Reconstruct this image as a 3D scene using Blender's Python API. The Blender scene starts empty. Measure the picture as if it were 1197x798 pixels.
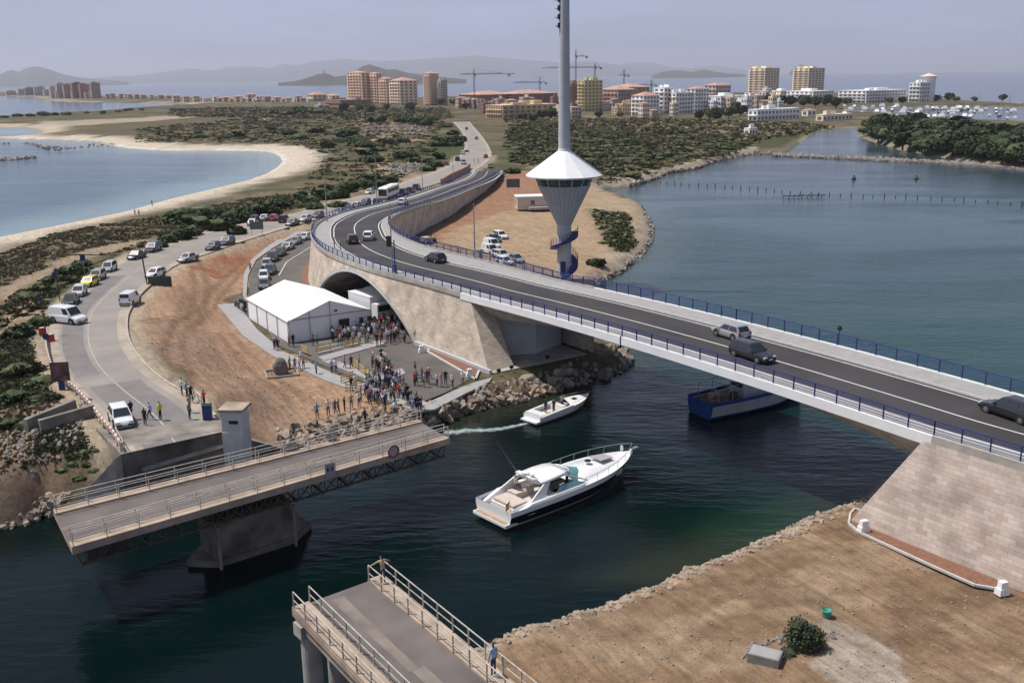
import bpy, bmesh, math, random
import numpy as np
from mathutils import Vector, Matrix, noise as mnoise
from mathutils.geometry import tessellate_polygon
random.seed(7); rng = np.random.default_rng(7)
R = math.radians
SC = bpy.context.scene
COL = SC.collection

# ------------------------------------------------------------------ camera
PW, PH, FPX, CH = 1197, 798, 1164.0, 33.5
HORC, ROLL = 90.0, 0.0135
PITCH = math.atan((399-HORC)/FPX)
cR, sR, cP, sP = math.cos(ROLL), math.sin(ROLL), math.cos(PITCH), math.sin(PITCH)
def ray(px, py):
    u = (px-598.5)/FPX; v = -(py-399)/FPX
    x = cR*u + sR*v; y = -sR*u + cR*v
    return Vector((x, cP + sP*y, -sP + cP*y))
def at(px, py, z=0.0):
    """point of the place, at height z, seen at photograph pixel px,py"""
    d = ray(px, py); t = (z-CH)/d.z
    return Vector((d.x*t, d.y*t, z))
def proj(P):
    x, y, z = P[0], P[1], P[2]-CH
    dep = y*cP - z*sP; up = y*sP + z*cP
    a = x/dep; b = up/dep
    return (598.5+FPX*(cR*a - sR*b), 399-FPX*(sR*a + cR*b))
def top_z(P, py):
    """height above P at which the pixel row is py"""
    lo, hi = P[2], P[2]+400.0
    for _ in range(40):
        m = (lo+hi)/2
        if proj((P[0], P[1], m))[1] > py: lo = m
        else: hi = m
    return lo
cam = bpy.data.cameras.new('camera'); camo = bpy.data.objects.new('camera', cam); COL.objects.link(camo)
cam.sensor_width = 36; cam.lens = 36*FPX/PW; cam.clip_start = .5; cam.clip_end = 120000
X, U, F = Vector((1,0,0)), Vector((0,sP,cP)), Vector((0,cP,-sP))
rt = cR*X - sR*U; upv = sR*X + cR*U
M = Matrix((rt, upv, -F)).transposed().to_4x4(); M.translation = Vector((0,0,CH))
camo.matrix_world = M
SC.camera = camo

# ------------------------------------------------------------------ world, sun, exposure
SUN_EL, SUN_AZ = R(62), R(-8)          # the light travels towards SUN_AZ, measured from +x
travel = Vector((math.cos(SUN_EL)*math.cos(SUN_AZ), math.cos(SUN_EL)*math.sin(SUN_AZ), -math.sin(SUN_EL)))
W = bpy.data.worlds.new('World'); SC.world = W; W.use_nodes = True
nt = W.node_tree; nt.nodes.clear()
def N(tree, t, **k):
    n = tree.nodes.new(t)
    for a, b in k.items():
        if hasattr(n, a): setattr(n, a, b)
    return n
sky = N(nt, 'ShaderNodeTexSky', sky_type='NISHITA', sun_disc=False, sun_elevation=SUN_EL, sun_rotation=math.atan2(-travel.x, -travel.y), air_density=1.0, dust_density=2.5, ozone_density=1.5)
bg = N(nt, 'ShaderNodeBackground'); bg.inputs[1].default_value = .085
out = N(nt, 'ShaderNodeOutputWorld')
tc = N(nt, 'ShaderNodeTexCoord'); mp = N(nt, 'ShaderNodeMapping'); mp.inputs['Scale'].default_value = (1.2, 1.2, 7)
cl = N(nt, 'ShaderNodeTexNoise'); cl.inputs['Scale'].default_value = 3.2; cl.inputs['Detail'].default_value = 7; cl.inputs['Roughness'].default_value = .55
cr = N(nt, 'ShaderNodeValToRGB'); cr.color_ramp.elements[0].position = .30; cr.color_ramp.elements[0].color = (.55,.55,.55,1); cr.color_ramp.elements[1].position = .75; cr.color_ramp.elements[1].color = (.92,.92,.92,1)
mx = N(nt, 'ShaderNodeMixRGB'); mx.inputs[2].default_value = (5.6, 6.35, 9.3, 1)      # thin veil of high cloud
nt.links.new(tc.outputs['Generated'], mp.inputs[0]); nt.links.new(mp.outputs[0], cl.inputs['Vector']); nt.links.new(cl.outputs['Fac'], cr.inputs[0])
sxyz = N(nt, 'ShaderNodeSeparateXYZ'); nt.links.new(tc.outputs['Generated'], sxyz.inputs[0])
el_ = N(nt, 'ShaderNodeMapRange', interpolation_type='SMOOTHSTEP'); el_.inputs[1].default_value = .12; el_.inputs[2].default_value = .55; el_.inputs[3].default_value = 1.0; el_.inputs[4].default_value = .12; nt.links.new(sxyz.outputs['Z'], el_.inputs[0])
vm = N(nt, 'ShaderNodeMath', operation='MULTIPLY'); nt.links.new(cr.outputs[0], vm.inputs[0]); nt.links.new(el_.outputs[0], vm.inputs[1]); nt.links.new(vm.outputs[0], mx.inputs[0]); nt.links.new(sky.outputs[0], mx.inputs[1]); nt.links.new(mx.outputs[0], bg.inputs[0]); nt.links.new(bg.outputs[0], out.inputs[0])
sun = bpy.data.lights.new('sun', 'SUN'); sun.energy = 4.7; sun.angle = R(.53); sun.color = (1, .955, .89)
suno = bpy.data.objects.new('sun', sun); COL.objects.link(suno); suno.rotation_euler = travel.to_track_quat('-Z', 'Y').to_euler()
SC.view_settings.view_transform = 'Standard'; SC.view_settings.look = 'None'
SC.view_settings.exposure = 0.0; SC.view_settings.gamma = 1.0; SC.view_settings.use_curve_mapping = False

# ------------------------------------------------------------------ materials
MATS = {}
def mat(name, col, rough=.8, amt=.25, scale=2.0, bump=0.0, metal=0.0, spec=.4, objcol=False, detail=4, coat=0.0):
    if name in MATS: return MATS[name]
    m = bpy.data.materials.new(name); m.use_nodes = True; t = m.node_tree
    b = t.nodes['Principled BSDF']; b.inputs['Roughness'].default_value = rough; b.inputs['Metallic'].default_value = metal
    b.inputs['Specular IOR Level'].default_value = spec
    if coat: b.inputs['Coat Weight'].default_value = coat; b.inputs['Coat Roughness'].default_value = .05
    g = N(t, 'ShaderNodeNewGeometry'); n = N(t, 'ShaderNodeTexNoise'); n.inputs['Scale'].default_value = scale; n.inputs['Detail'].default_value = detail
    t.links.new(g.outputs['Position'], n.inputs['Vector'])
    mr = N(t, 'ShaderNodeMapRange'); mr.inputs[1].default_value = .3; mr.inputs[2].default_value = .7; mr.inputs[3].default_value = 1-amt; mr.inputs[4].default_value = 1+amt
    t.links.new(n.outputs['Fac'], mr.inputs[0])
    mu = N(t, 'ShaderNodeVectorMath', operation='SCALE')
    if objcol:
        oi = N(t, 'ShaderNodeObjectInfo'); t.links.new(oi.outputs['Color'], mu.inputs[0])
    else: mu.inputs[0].default_value = col[:3]
    t.links.new(mr.outputs[0], mu.inputs['Scale']); t.links.new(mu.outputs[0], b.inputs['Base Color'])
    if bump:
        bp = N(t, 'ShaderNodeBump'); bp.inputs['Strength'].default_value = bump; bp.inputs['Distance'].default_value = .05
        t.links.new(n.outputs['Fac'], bp.inputs['Height']); t.links.new(bp.outputs[0], b.inputs['Normal'])
    MATS[name] = m; return m
M_conc = mat('concrete', (.36,.335,.30), .9, .22, .9, .3)
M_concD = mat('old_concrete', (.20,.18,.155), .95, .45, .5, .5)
M_white = mat('white_paint', (.74,.74,.74), .55, .05, .8)
M_offw = mat('offwhite_paint', (.60,.58,.54), .7, .1, .8)
M_blue = mat('blue_paint', (.020,.038,.16), .45, .15, 3)
M_bluel = mat('light_blue_paint', (.10,.18,.33), .5, .1, 3)
M_asph = mat('new_asphalt', (.042,.038,.040), .85, .28, .16, .2)
M_asph2 = mat('grey_asphalt', (.25,.225,.20), .9, .13, .22, .2)
M_asph3 = mat('plaza_asphalt', (.105,.095,.088), .9, .22, .3, .2)
M_line = mat('road_paint', (.62,.62,.60), .7, .12, 2)
M_pave = mat('paving', (.30,.29,.285), .9, .1, 1.2, .1)
M_kerb = mat('kerb_stone', (.45,.44,.42), .9, .1, 2)
M_black = mat('black_plastic', (.012,.012,.014), .5, .1, 4)
M_glass = mat('dark_glass', (.02,.024,.028), .08, .1, 1, 0, 0, .8)
M_rub = mat('rubber', (.02,.02,.021), .85, .1, 4)
M_rim = mat('wheel_rim', (.32,.33,.34), .35, .1, 4, 0, .7)
M_car = mat('car_paint', (.5,.5,.5), .32, .03, 1, 0, .1, .5, True, 2, .6)
M_lamp = mat('headlight_glass', (.55,.56,.57), .15, .1, 4, 0, 0, .6)
M_tail = mat('tail_light', (.30,.012,.01), .25, .1, 4)
M_metal = mat('galvanised_steel', (.33,.34,.35), .5, .12, 4, 0, .5)
M_rail = mat('old_white_rail', (.44,.41,.37), .7, .25, 3)
M_rust = mat('rusted_steel', (.075,.055,.042), .85, .4, 2.5, .3)
M_tent = mat('tent_fabric', (.80,.80,.81), .6, .03, .3)
M_rock = mat('rock', (.25,.20,.165), .95, .4, .8, .6)
M_rockw = mat('wet_rock', (.09,.075,.06), .7, .4, .8, .6)
M_red = mat('red_brown_gravel', (.19,.095,.062), .95, .25, 4, .3)
M_terra = mat('terracotta', (.36,.16,.10), .9, .25, .5)
M_leaf = mat('leaf', (.040,.058,.022), .75, .5, 1.3, 0, 0, .2)
M_leafL = mat('pale_leaf', (.072,.085,.036), .75, .5, 1.3, 0, 0, .2)
M_bark = mat('bark', (.10,.075,.055), .9, .3, 3, .3)
M_red2 = mat('red_paint', (.42,.03,.025), .5, .1, 3)
M_skin = mat('skin', (.40,.235,.16), .6, .05, 5)
M_hair = mat('hair', (.022,.015,.011), .7, .2, 20)
M_shirt = mat('shirt', (.5,.5,.5), .85, .08, 6, 0, 0, .2, True)
M_grey = mat('light_grey_paint', (.46,.47,.49), .5, .07, .8)

def trouser_mat():
    m = bpy.data.materials.new('trousers'); m.use_nodes = True; t = m.node_tree; b = t.nodes['Principled BSDF']; b.inputs['Roughness'].default_value = .9
    oi = N(t, 'ShaderNodeObjectInfo'); r = N(t, 'ShaderNodeValToRGB'); e = r.color_ramp; e.interpolation = 'CONSTANT'
    cols = [(0,(.012,.013,.02)),(.3,(.03,.045,.09)),(.5,(.02,.018,.018)),(.62,(.22,.18,.13)),(.75,(.05,.07,.12)),(.88,(.10,.10,.10)),(.95,(.35,.34,.32))]
    e.elements[0].color = (*cols[0][1],1); e.elements[1].position = cols[1][0]; e.elements[1].color = (*cols[1][1],1)
    for p, c in cols[2:]:
        q = e.elements.new(p); q.color = (*c,1)
    t.links.new(oi.outputs['Random'], r.inputs[0]); t.links.new(r.outputs[0], b.inputs['Base Color']); return m
M_trous = trouser_mat()

def block_mat(name, base, lo, hi, bw, bh, mortar=.012, amt=.5):
    """coursed stone facing, laid along U (metres along the wall) and V (height)"""
    m = bpy.data.materials.new(name); m.use_nodes = True; t = m.node_tree; b = t.nodes['Principled BSDF']; b.inputs['Roughness'].default_value = .92; b.inputs['Specular IOR Level'].default_value = .2
    uv = N(t, 'ShaderNodeUVMap'); uv.uv_map = 'UVMap'
    br = N(t, 'ShaderNodeTexBrick'); br.inputs['Scale'].default_value = 1; br.inputs['Brick Width'].default_value = bw; br.inputs['Row Height'].default_value = bh
    br.inputs['Mortar Size'].default_value = mortar; br.inputs['Bias'].default_value = -.1
    br.inputs['Color1'].default_value = (*lo,1); br.inputs['Color2'].default_value = (*hi,1); br.inputs['Mortar'].default_value = (*[c*.62 for c in base],1)
    n = N(t, 'ShaderNodeTexNoise'); n.inputs['Scale'].default_value = .45; n.inputs['Detail'].default_value = 6
    ra = N(t, 'ShaderNodeMapRange'); ra.inputs[1].default_value = .35; ra.inputs[2].default_value = .65; ra.inputs[3].default_value = .78; ra.inputs[4].default_value = 1.18
    mu = N(t, 'ShaderNodeVectorMath', operation='SCALE')
    t.links.new(uv.outputs[0], br.inputs['Vector']); t.links.new(uv.outputs[0], n.inputs['Vector']); t.links.new(n.outputs['Fac'], ra.inputs[0])
    t.links.new(br.outputs['Color'], mu.inputs[0]); t.links.new(ra.outputs[0], mu.inputs['Scale']); t.links.new(mu.outputs[0], b.inputs['Base Color'])
    bp = N(t, 'ShaderNodeBump'); bp.inputs['Strength'].default_value = .4; bp.inputs['Distance'].default_value = .03
    t.links.new(br.outputs['Fac'], bp.inputs['Height']); bp.invert = True; t.links.new(bp.outputs[0], b.inputs['Normal'])
    return m
M_stone = block_mat('cream_stone_facing', (.55,.46,.36), (.49,.405,.32), (.61,.53,.44), .7, .32, .012)
M_stoneR = block_mat('pinkish_stone_facing', (.52,.44,.38), (.47,.38,.325), (.59,.52,.455), .8, .32, .010)

# ------------------------------------------------------------------ mesh helpers
class MB:
    def __init__(s): s.v = []; s.f = []; s.m = []; s.uv = {}
    def add(s, vs, fs, m=0):
        o = len(s.v); s.v += [tuple(p) for p in vs]
        for f in fs: s.f.append(tuple(i+o for i in f)); s.m.append(m)
        return s
    def quad(s, a, b, c, d, m=0, uv=None):
        if uv: s.uv[len(s.f)] = uv
        return s.add([a,b,c,d], [(0,1,2,3)], m)
    def box(s, c, size, rz=0.0, m=0, taper=1.0):
        hx, hy, hz = size[0]/2, size[1]/2, size[2]/2; ca, sa = math.cos(rz), math.sin(rz); vs = []
        for z in (-1,1):
            k = taper if z > 0 else 1
            for x, y in ((-1,-1),(1,-1),(1,1),(-1,1)):
                X_, Y_ = x*hx*k, y*hy*k
                vs.append((c[0]+X_*ca-Y_*sa, c[1]+X_*sa+Y_*ca, c[2]+z*hz))
        return s.add(vs, [(3,2,1,0),(4,5,6,7),(0,1,5,4),(1,2,6,5),(2,3,7,6),(3,0,4,7)], m)
    def cyl(s, p0, p1, r0, r1=None, n=8, m=0, cap=True):
        r1 = r0 if r1 is None else r1
        p0, p1 = Vector(p0), Vector(p1); d = (p1-p0)
        if d.length < 1e-6: return s
        q = d.normalized(); a = q.orthogonal().normalized(); b = q.cross(a); vs = []
        for p, r in ((p0,r0),(p1,r1)):
            for i in range(n):
                t = 2*math.pi*i/n; vs.append(p + a*r*math.cos(t) + b*r*math.sin(t))
        fs = [(i,(i+1)%n,n+(i+1)%n,n+i) for i in range(n)]
        if cap: fs += [tuple(range(n-1,-1,-1)), tuple(range(n,2*n))]
        return s.add(vs, fs, m)
    def bar(s, p0, p1, w, h, m=0):
        p0, p1 = Vector(p0), Vector(p1); d = p1-p0
        if d.length < 1e-6: return s
        q = d.normalized(); up = Vector((0,0,1)) if abs(q.z) < .95 else Vector((1,0,0))
        a = q.cross(up).normalized()*w/2; b = a.normalized().cross(q).normalized()*h/2; vs = []
        for p in (p0,p1): vs += [p-a-b, p+a-b, p+a+b, p-a+b]
        return s.add(vs, [(3,2,1,0),(4,5,6,7),(0,1,5,4),(1,2,6,5),(2,3,7,6),(3,0,4,7)], m)
    def tube(s, pts, r, n=6, m=0):
        for a, b in zip(pts, pts[1:]): s.cyl(a, b, r, r, n, m, True)
        return s
    def lathe(s, prof, n=24, c=(0,0,0), m=0):
        vs = [(c[0]+r*math.cos(2*math.pi*i/n), c[1]+r*math.sin(2*math.pi*i/n), c[2]+z) for r, z in prof for i in range(n)]
        fs = [(j*n+i, j*n+(i+1)%n, (j+1)*n+(i+1)%n, (j+1)*n+i) for j in range(len(prof)-1) for i in range(n)]
        return s.add(vs, fs, m)
    def prism(s, poly, z0, z1, m=0, top=None):
        """poly: list of (x,y) ; closed solid"""
        n = len(poly); zt = top if top else [z1]*n
        area = sum(poly[i][0]*poly[(i+1)%n][1]-poly[(i+1)%n][0]*poly[i][1] for i in range(n))
        if area < 0:
            poly = list(poly)[::-1]; zt = list(zt)[::-1]
        vs = [(p[0],p[1],z0) for p in poly] + [(p[0],p[1],z) for p, z in zip(poly, zt)]
        tri = tessellate_polygon([[Vector((p[0],p[1],0)) for p in poly]])
        fs = [(i,(i+1)%n,n+(i+1)%n,n+i) for i in range(n)]
        for a, b, c in tri:
            A, B, C_ = poly[a], poly[b], poly[c]
            if (B[0]-A[0])*(C_[1]-A[1])-(C_[0]-A[0])*(B[1]-A[1]) < 0: b, c = c, b
            fs.append((n+a,n+b,n+c)); fs.append((c,b,a))
        return s.add(vs, fs, m)
    def loft(s, rings, m=0, close=True, caps=True):
        n = len(rings[0]); vs = [p for r in rings for p in r]; fs = []
        k = n if close else n-1
        for j in range(len(rings)-1):
            for i in range(k): fs.append((j*n+i, j*n+(i+1)%n, (j+1)*n+(i+1)%n, (j+1)*n+i))
        if caps: fs += [tuple(range(n-1,-1,-1)), tuple(range((len(rings)-1)*n, len(rings)*n))]
        return s.add(vs, fs, m)
    def build(s, name, mats, parent=None, smooth=False, recalc=False):
        me = bpy.data.meshes.new(name); me.from_pydata([tuple(v) for v in s.v], [], s.f)
        if not isinstance(mats, (list, tuple)): mats = [mats]
        for m in mats: me.materials.append(m)
        if len(mats) > 1: me.polygons.foreach_set('material_index', s.m)
        if s.uv:
            l = me.uv_layers.new(name='UVMap')
            for fi, uv in s.uv.items():
                for k, li in enumerate(me.polygons[fi].loop_indices): l.data[li].uv = uv[k]
        if recalc:
            bm = bmesh.new(); bm.from_mesh(me); bmesh.ops.recalc_face_normals(bm, faces=bm.faces); bm.to_mesh(me); bm.free()
        if smooth: me.polygons.foreach_set('use_smooth', [True]*len(me.polygons))
        me.update(); o = bpy.data.objects.new(name, me); COL.objects.link(o)
        if parent: o.parent = parent
        return o
def tag(o, label=None, cat=None, group=None, kind=None):
    if label: o['label'] = label
    if cat: o['category'] = cat
    if group: o['group'] = group
    if kind: o['kind'] = kind
    return o
def thing(name, label, cat, loc=(0,0,0), rz=0.0, group=None):
    o = bpy.data.objects.new(name, None); COL.objects.link(o); o.location = loc; o.rotation_euler = (0,0,rz); o.empty_display_size = .3
    return tag(o, label, cat, group)
def struct(o): o['kind'] = 'structure'; return o
KIDS = {}
def kids(o):
    return [c for c in bpy.data.objects if c.parent == o]
def snapshot(o):
    """tree (object, [children trees]) so that copies need no search"""
    return (o, [snapshot(c) for c in kids(o)])
def copy_tree(t, parent=None):
    o, ch = t; c = o.copy(); COL.objects.link(c)
    if parent: c.parent = parent
    cs = [copy_tree(x, c) for x in ch]
    KIDS[c.name] = cs
    return c
class Proto:
    def __init__(s, root): s.t = snapshot(root); s.root = root; s.used = False
    def place(s, loc, rz, label, group=None, color=None, scale=None, cat=None):
        if not s.used:
            s.used = True; o = s.root
            KIDS[o.name] = [c for c, _ in s.t[1]]
        else: o = copy_tree(s.t)
        o.location = loc; o.rotation_euler = (0,0,rz); o['label'] = label
        if 'group' in o: del o['group']
        if group: o['group'] = group
        if cat: o['category'] = cat
        if scale: o.scale = (scale,)*3 if not isinstance(scale, (tuple,list)) else scale
        if color:
            o.color = (*color,1)
            for c in KIDS[o.name]: c.color = (*color,1)
        return o

def resample(P, step):
    P = [Vector(p) for p in P]; out_ = []; Q = [P[0]*2-P[1]] + P + [P[-1]*2-P[-2]]
    for i in range(1, len(Q)-2):
        a, b, c, d = Q[i-1:i+3]; n = max(2, int((c-b).length/step*3))
        for k in range(n):
            t = k/n
            out_.append(.5*((2*b)+(c-a)*t+(2*a-5*b+4*c-d)*t*t+(3*b-a-3*c+d)*t**3))
    out_.append(P[-1]); res = [out_[0]]; acc = 0
    for a, b in zip(out_, out_[1:]):
        L = (b-a).length
        while acc+L >= step and L > 0:
            t = (step-acc)/L; a = a.lerp(b, t); L = (b-a).length; acc = 0; res.append(a.copy())
        acc += L
    res.append(out_[-1]); return res
def smooth_line(P, k):
    Q = []
    for i in range(len(P)):
        w = min(k, i, len(P)-1-i); seg = P[i-w:i+w+1]; s = Vector((0,0,0))
        for q in seg: s += q
        Q.append(s/len(seg))
    return Q
def normals(P):
    Nn = []
    for i in range(len(P)):
        d = P[min(i+1,len(P)-1)]-P[max(i-1,0)]; d.z = 0; d.normalize(); Nn.append(Vector((-d.y, d.x, 0)))
    return Nn
def dist_poly(p, L):
    best = 1e9; bp = None
    for a, b in zip(L, L[1:]):
        ab = (b-a).to_2d(); t = max(0, min(1, (p-a).to_2d().dot(ab)/max(ab.length_squared, 1e-9)))
        q = a.to_2d()+ab*t; d = (p.to_2d()-q).length
        if d < best: best = d; bp = q
    return best, bp
def pxl(l, z): return [at(x, y, z) for x, y in l]

# ================================================================== GROUND
# waterlines, traced where the photograph shows them and put at sea level
BAY = [(-90,300),(0,277),(50,267),(100,257),(150,246.5),(200,232.5),(250,220.5),(290,211),(312,203),(325,195),(330,189),(327,183),(318,178.5),(295,176.5),(250,176),(190,176),(150,173.5),(128,170),(118,166),(60,163.5),(0,162),(-40,161)]
BAY2 = [(-60,149),(0,149),(25,149),(42,151),(49,154),(44,158),(20,160),(0,160.5),(-60,160)]
UPPER = [(-60,141),(0,137),(100,131.5),(150,127),(205,124.2),(226,122.6),(200,121.2),(125,120.2),(80,119.6),(57,118),(40,114),(0,112.5),(-60,113)]
east = [(500,499),(545,481),(600,470),(640,459),(690,444),(722,436),(735,424),(728,411),(712,402),(700,394),(694,352),(700,332),(718,322),(738,311),(752,299),(763,279),(760,258),(752,241),(735,233),(710,227),(701,222),(712,219.5),(737,218),(757,213),(767,209),(780,203),(812,198),(837,189),(875,181.5),(899,179.5),(922,177.5),(944,160),(957,153),(987,149.5),(1004,149.5),(1000,157),(1017,165),(1047,174),(1085,181),(1105,185),(1137,191),(1197,197),(1330,211)]
east_w = [at(x,y,0) for x,y in east]
bay_w = pxl(BAY, 0); bay2_w = pxl(BAY2, 0); upp_w = pxl(UPPER, 0)
# closed outline of the main land
QW = [at(62,592,0), at(100,598,0)+Vector((.3,.6,0)), at(225,560,0), at(300,540,0)]
land = []
land += [Vector((-300,40,0)), Vector((-70,62,0)), at(-20,622,0), at(0,619,0), at(30,612,0), at(55,600,0)]
land += [at(75,600,0), at(146,600,0)+Vector((-.5,0,0)), at(262,550,0), at(335,534,0), at(400,518,0), at(455,506,0)]
land += east_w
land += [Vector((900,420,0)), Vector((1500,900,0))]
FARSHORE = [(1330,138),(1197,122),(1140,119),(1095,115),(1000,110),(960,108.5),(900,109),(820,110),(740,111.5),(660,113.5),(560,113),(480,115),(400,117),(330,117.5),(262,116),(200,113.5),(115,113),(60,111),(0,108),(-150,109)]
land += [at(x,y,0) for x,y in FARSHORE]
land += [Vector((-6000,2500,0)), Vector((-2500,600,0)), Vector((-300,232,0))]
LAND = np.array([(p.x,p.y) for p in land])
HOLES = [np.array([(p.x,p.y) for p in pxl(l,0)]) for l in (BAY2, UPPER)]
# the bay: closed far out to the left
BAYP = np.array([(p.x,p.y) for p in bay_w] + [(-1500,900),(-1500,500),(-1500,250),(-230,222)])
UPPP = HOLES[1]; B2P = HOLES[0]
MARINA = np.array([(p.x,p.y) for p in pxl([(1130,141),(1070,135),(1010,132),(990,129),(1000,126.5),(1060,125),(1130,124.5),(1197,126),(1330,140),(1330,150),(1197,143)],0)])
RB = [(540,770),(585,746),(625,735),(700,712),(760,690),(800,669),(850,649),(900,631),(950,606),(985,590),(1004,580)]
rb_w = pxl(RB, 0)
RIGHTP = np.array([(p.x,p.y) for p in rb_w] + [(33,80),(46,94),(70,96),(140,60),(140,-40),(-6,-40),(-6,38)])
def inside(px, py, poly):
    x0, y0 = poly[:,0], poly[:,1]; x1, y1 = np.roll(x0,-1), np.roll(y0,-1); r = np.zeros(px.shape, bool)
    for a, b, c, d in zip(x0, y0, x1, y1):
        cond = ((b > py) != (d > py))
        with np.errstate(divide='ignore', invalid='ignore'):
            xi = (c-a)*(py-b)/(d-b)+a
        r ^= cond & (px < xi)
    return r
def dseg(px, py, poly, closed=True):
    D = np.full(px.shape, 1e18); n = len(poly)
    for i in range(n if closed else n-1):
        a = poly[i]; b = poly[(i+1)%n]; ab = b-a; L = max(ab@ab, 1e-9)
        t = np.clip(((px-a[0])*ab[0]+(py-a[1])*ab[1])/L, 0, 1)
        D = np.minimum(D, (px-a[0]-t*ab[0])**2+(py-a[1]-t*ab[1])**2)
    return np.sqrt(D)
def sdf(px, py, poly):
    return np.where(inside(px,py,poly), 1, -1)*dseg(px,py,poly)
def vnoise(x, y, s, seed=0):
    """cheap smooth value noise, 0..1"""
    x = x/s+seed*17.3; y = y/s-seed*9.7; xi = np.floor(x); yi = np.floor(y); fx = x-xi; fy = y-yi
    h = lambda a, b: np.modf(np.abs(np.sin(a*127.1+b*311.7+seed)*43758.5453))[0]
    u = fx*fx*(3-2*fx); v = fy*fy*(3-2*fy)
    return (h(xi,yi)*(1-u)+h(xi+1,yi)*u)*(1-v)+(h(xi,yi+1)*(1-u)+h(xi+1,yi+1)*u)*v
def fnoise(x, y, s, seed=0): return .5*vnoise(x,y,s,seed)+.3*vnoise(x,y,s*.47,seed+1)+.2*vnoise(x,y,s*.21,seed+2)
def sstep(a, b, x): t = np.clip((x-a)/(b-a), 0, 1); return t*t*(3-2*t)

def water_sd(x, y):
    """>0 on land, <0 in water, metres from the shore"""
    s = sdf(x,y,LAND)
    s = np.minimum(s, -sdf(x,y,BAYP)); s = np.minimum(s, -sdf(x,y,B2P)); s = np.minimum(s, -sdf(x,y,UPPP)); s = np.minimum(s, -sdf(x,y,MARINA))
    s = np.maximum(s, sdf(x,y,RIGHTP))
    return s+(fnoise(x,y,3.2,51)-.5)*2.2*(y < 200)*(x > -12)*np.exp(-np.abs(s)/6)

# left road (its edges), with its falling height
LRZ = lambda y: float(np.interp(y, [70,92,130,170,230,300,600], [5.3,5.2,4.4,3.4,2.6,2.3,2.3]))
def at_road(px, py):
    z = 4.0
    for _ in range(12): z = .5*z+.5*LRZ(at(px,py,z).y)
    return at(px,py,z)
LR_W = [(144,530),(128,508),(111,487),(87,460),(66,436),(57,412),(56,392),(60,374),(66,362),(84,347),(108,327),(140,304),(160,294),(190,286),(240,271),(285,261),(342,250.5),(387,237),(440,225),(480,210),(512,199),(530,188),(541,177),(543,168),(540,155),(529,142.5)]
LR_E = [(262,504),(255,490),(228,466),(192,445),(168,424),(155,406),(149,388),(150,367),(163,346),(180,330),(198,315),(215,306),(250,294),(275,285),(300,277),(348,262.5),(400,247.5),(450,235),(490,222),(530,208),(553,200),(566,193),(574,184),(573,174),(564,160),(549,142.5)]
lrw = [at_road(*p) for p in LR_W]; lre = [at_road(*p) for p in LR_E]
LRP = np.array([(p.x,p.y) for p in lrw]+[(p.x,p.y) for p in lre[::-1]])

QUAY = np.array([(p.x,p.y) for p in pxl([(250,355),(276,350),(296,358),(286,345),(284,318),(300,292),(366,258),(420,330),(560,430),(575,446),(505,500),(420,520),(334,524),(322,505),(362,478),(360,446),(300,437),(300,415)],1.7)])
BZ = 1.6   # level of the quay and the square
def terr_z(x, y):
    sd = water_sd(x, y)
    west = (x < -60) & (y > 150)
    wid = np.where(west, 14.0, 3.2)
    wid = np.where(y > 500, 25.0, wid)
    top = BZ + .6*sstep(200,420,y)
    top = np.where(inside(x,y,RIGHTP), 1.45, top)
    # left road embankment
    d = sdf(x,y,LRP); rz = np.interp(y, [70,92,130,170,230,300,600], [5.3,5.2,4.4,3.4,2.6,2.3,2.3])
    wE = np.where(x > -31-(y-75)*.25, 19.0, 26.0)
    rise = sstep(-1,0,d/wE-.05)
    dq = -sdf(x,y,QUAY); rise = rise*sstep(0,7,dq)
    top = top + np.maximum(rz-.14-top, 0)*np.where(d > -1.5, 1, rise)*(y < 420)
    top = np.where((d > -1.5) & (y < 420), rz-.14, top)
    n = (fnoise(x,y,9,3)-.5)*.5*(sstep(-1.5,-6,d))*sstep(0,6,sd)
    n = n*np.where((x > -50) & (x < 40) & (y > 90) & (y < 190), .0, 1)
    # dunes
    n = n + west*(fnoise(x,y,16,5)-.4)*1.6*sstep(14,30,sd)*sstep(-3,-12,d)
    z = -2.5 + (top+2.5+n)*sstep(-wid*1.2, wid, sd)
    # low at the very edge of the water: keep the waterline at sd = 0
    z0 = -2.5 + (top+2.5)*sstep(-wid*1.2, wid, np.zeros_like(sd))
    z = z - z0*np.exp(-np.abs(sd)/(wid*.55))
    return z, sd
def zat(x, y): return float(terr_z(np.array([x]), np.array([y]))[0][0])

def P2(l, z=1.7): return np.array([(p.x,p.y) for p in pxl(l, z)])
ORANGE = P2([(150,388),(170,350),(215,306),(300,279),(372,258),(372,345),(300,330),(258,355),(300,400),(420,450),(500,492),(420,515),(330,530),(262,510),(196,447),(158,410)])
TOWERLOT = P2([(470,300),(560,240),(590,205),(640,196),(700,222),(760,240),(765,300),(700,345),(600,330)])
SPIT = P2([(690,230),(740,236),(766,255),(766,300),(735,320),(700,300),(712,270),(690,250)])
REDC = P2([(225,300),(300,279),(330,275),(320,300),(250,330),(215,318)], 2)
CUT = P2([(588,206),(630,196),(650,230),(610,240),(540,262),(500,285),(480,290)], 2)
GREENS = [P2(l,2.5) for l in ([(-40,400),(30,330),(110,318),(62,360),(50,400),(60,436),(78,455),(70,470),(0,470),(-40,470)],
          [(470,175),(500,160),(540,150),(543,180),(500,200),(470,205)],[(897,150),(985,146),(940,160),(925,175),(870,182),(870,165)],
          [(690,240),(735,245),(745,285),(720,290),(700,262)],[(20,575),(60,520),(115,510),(125,540),(90,580)])]
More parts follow.
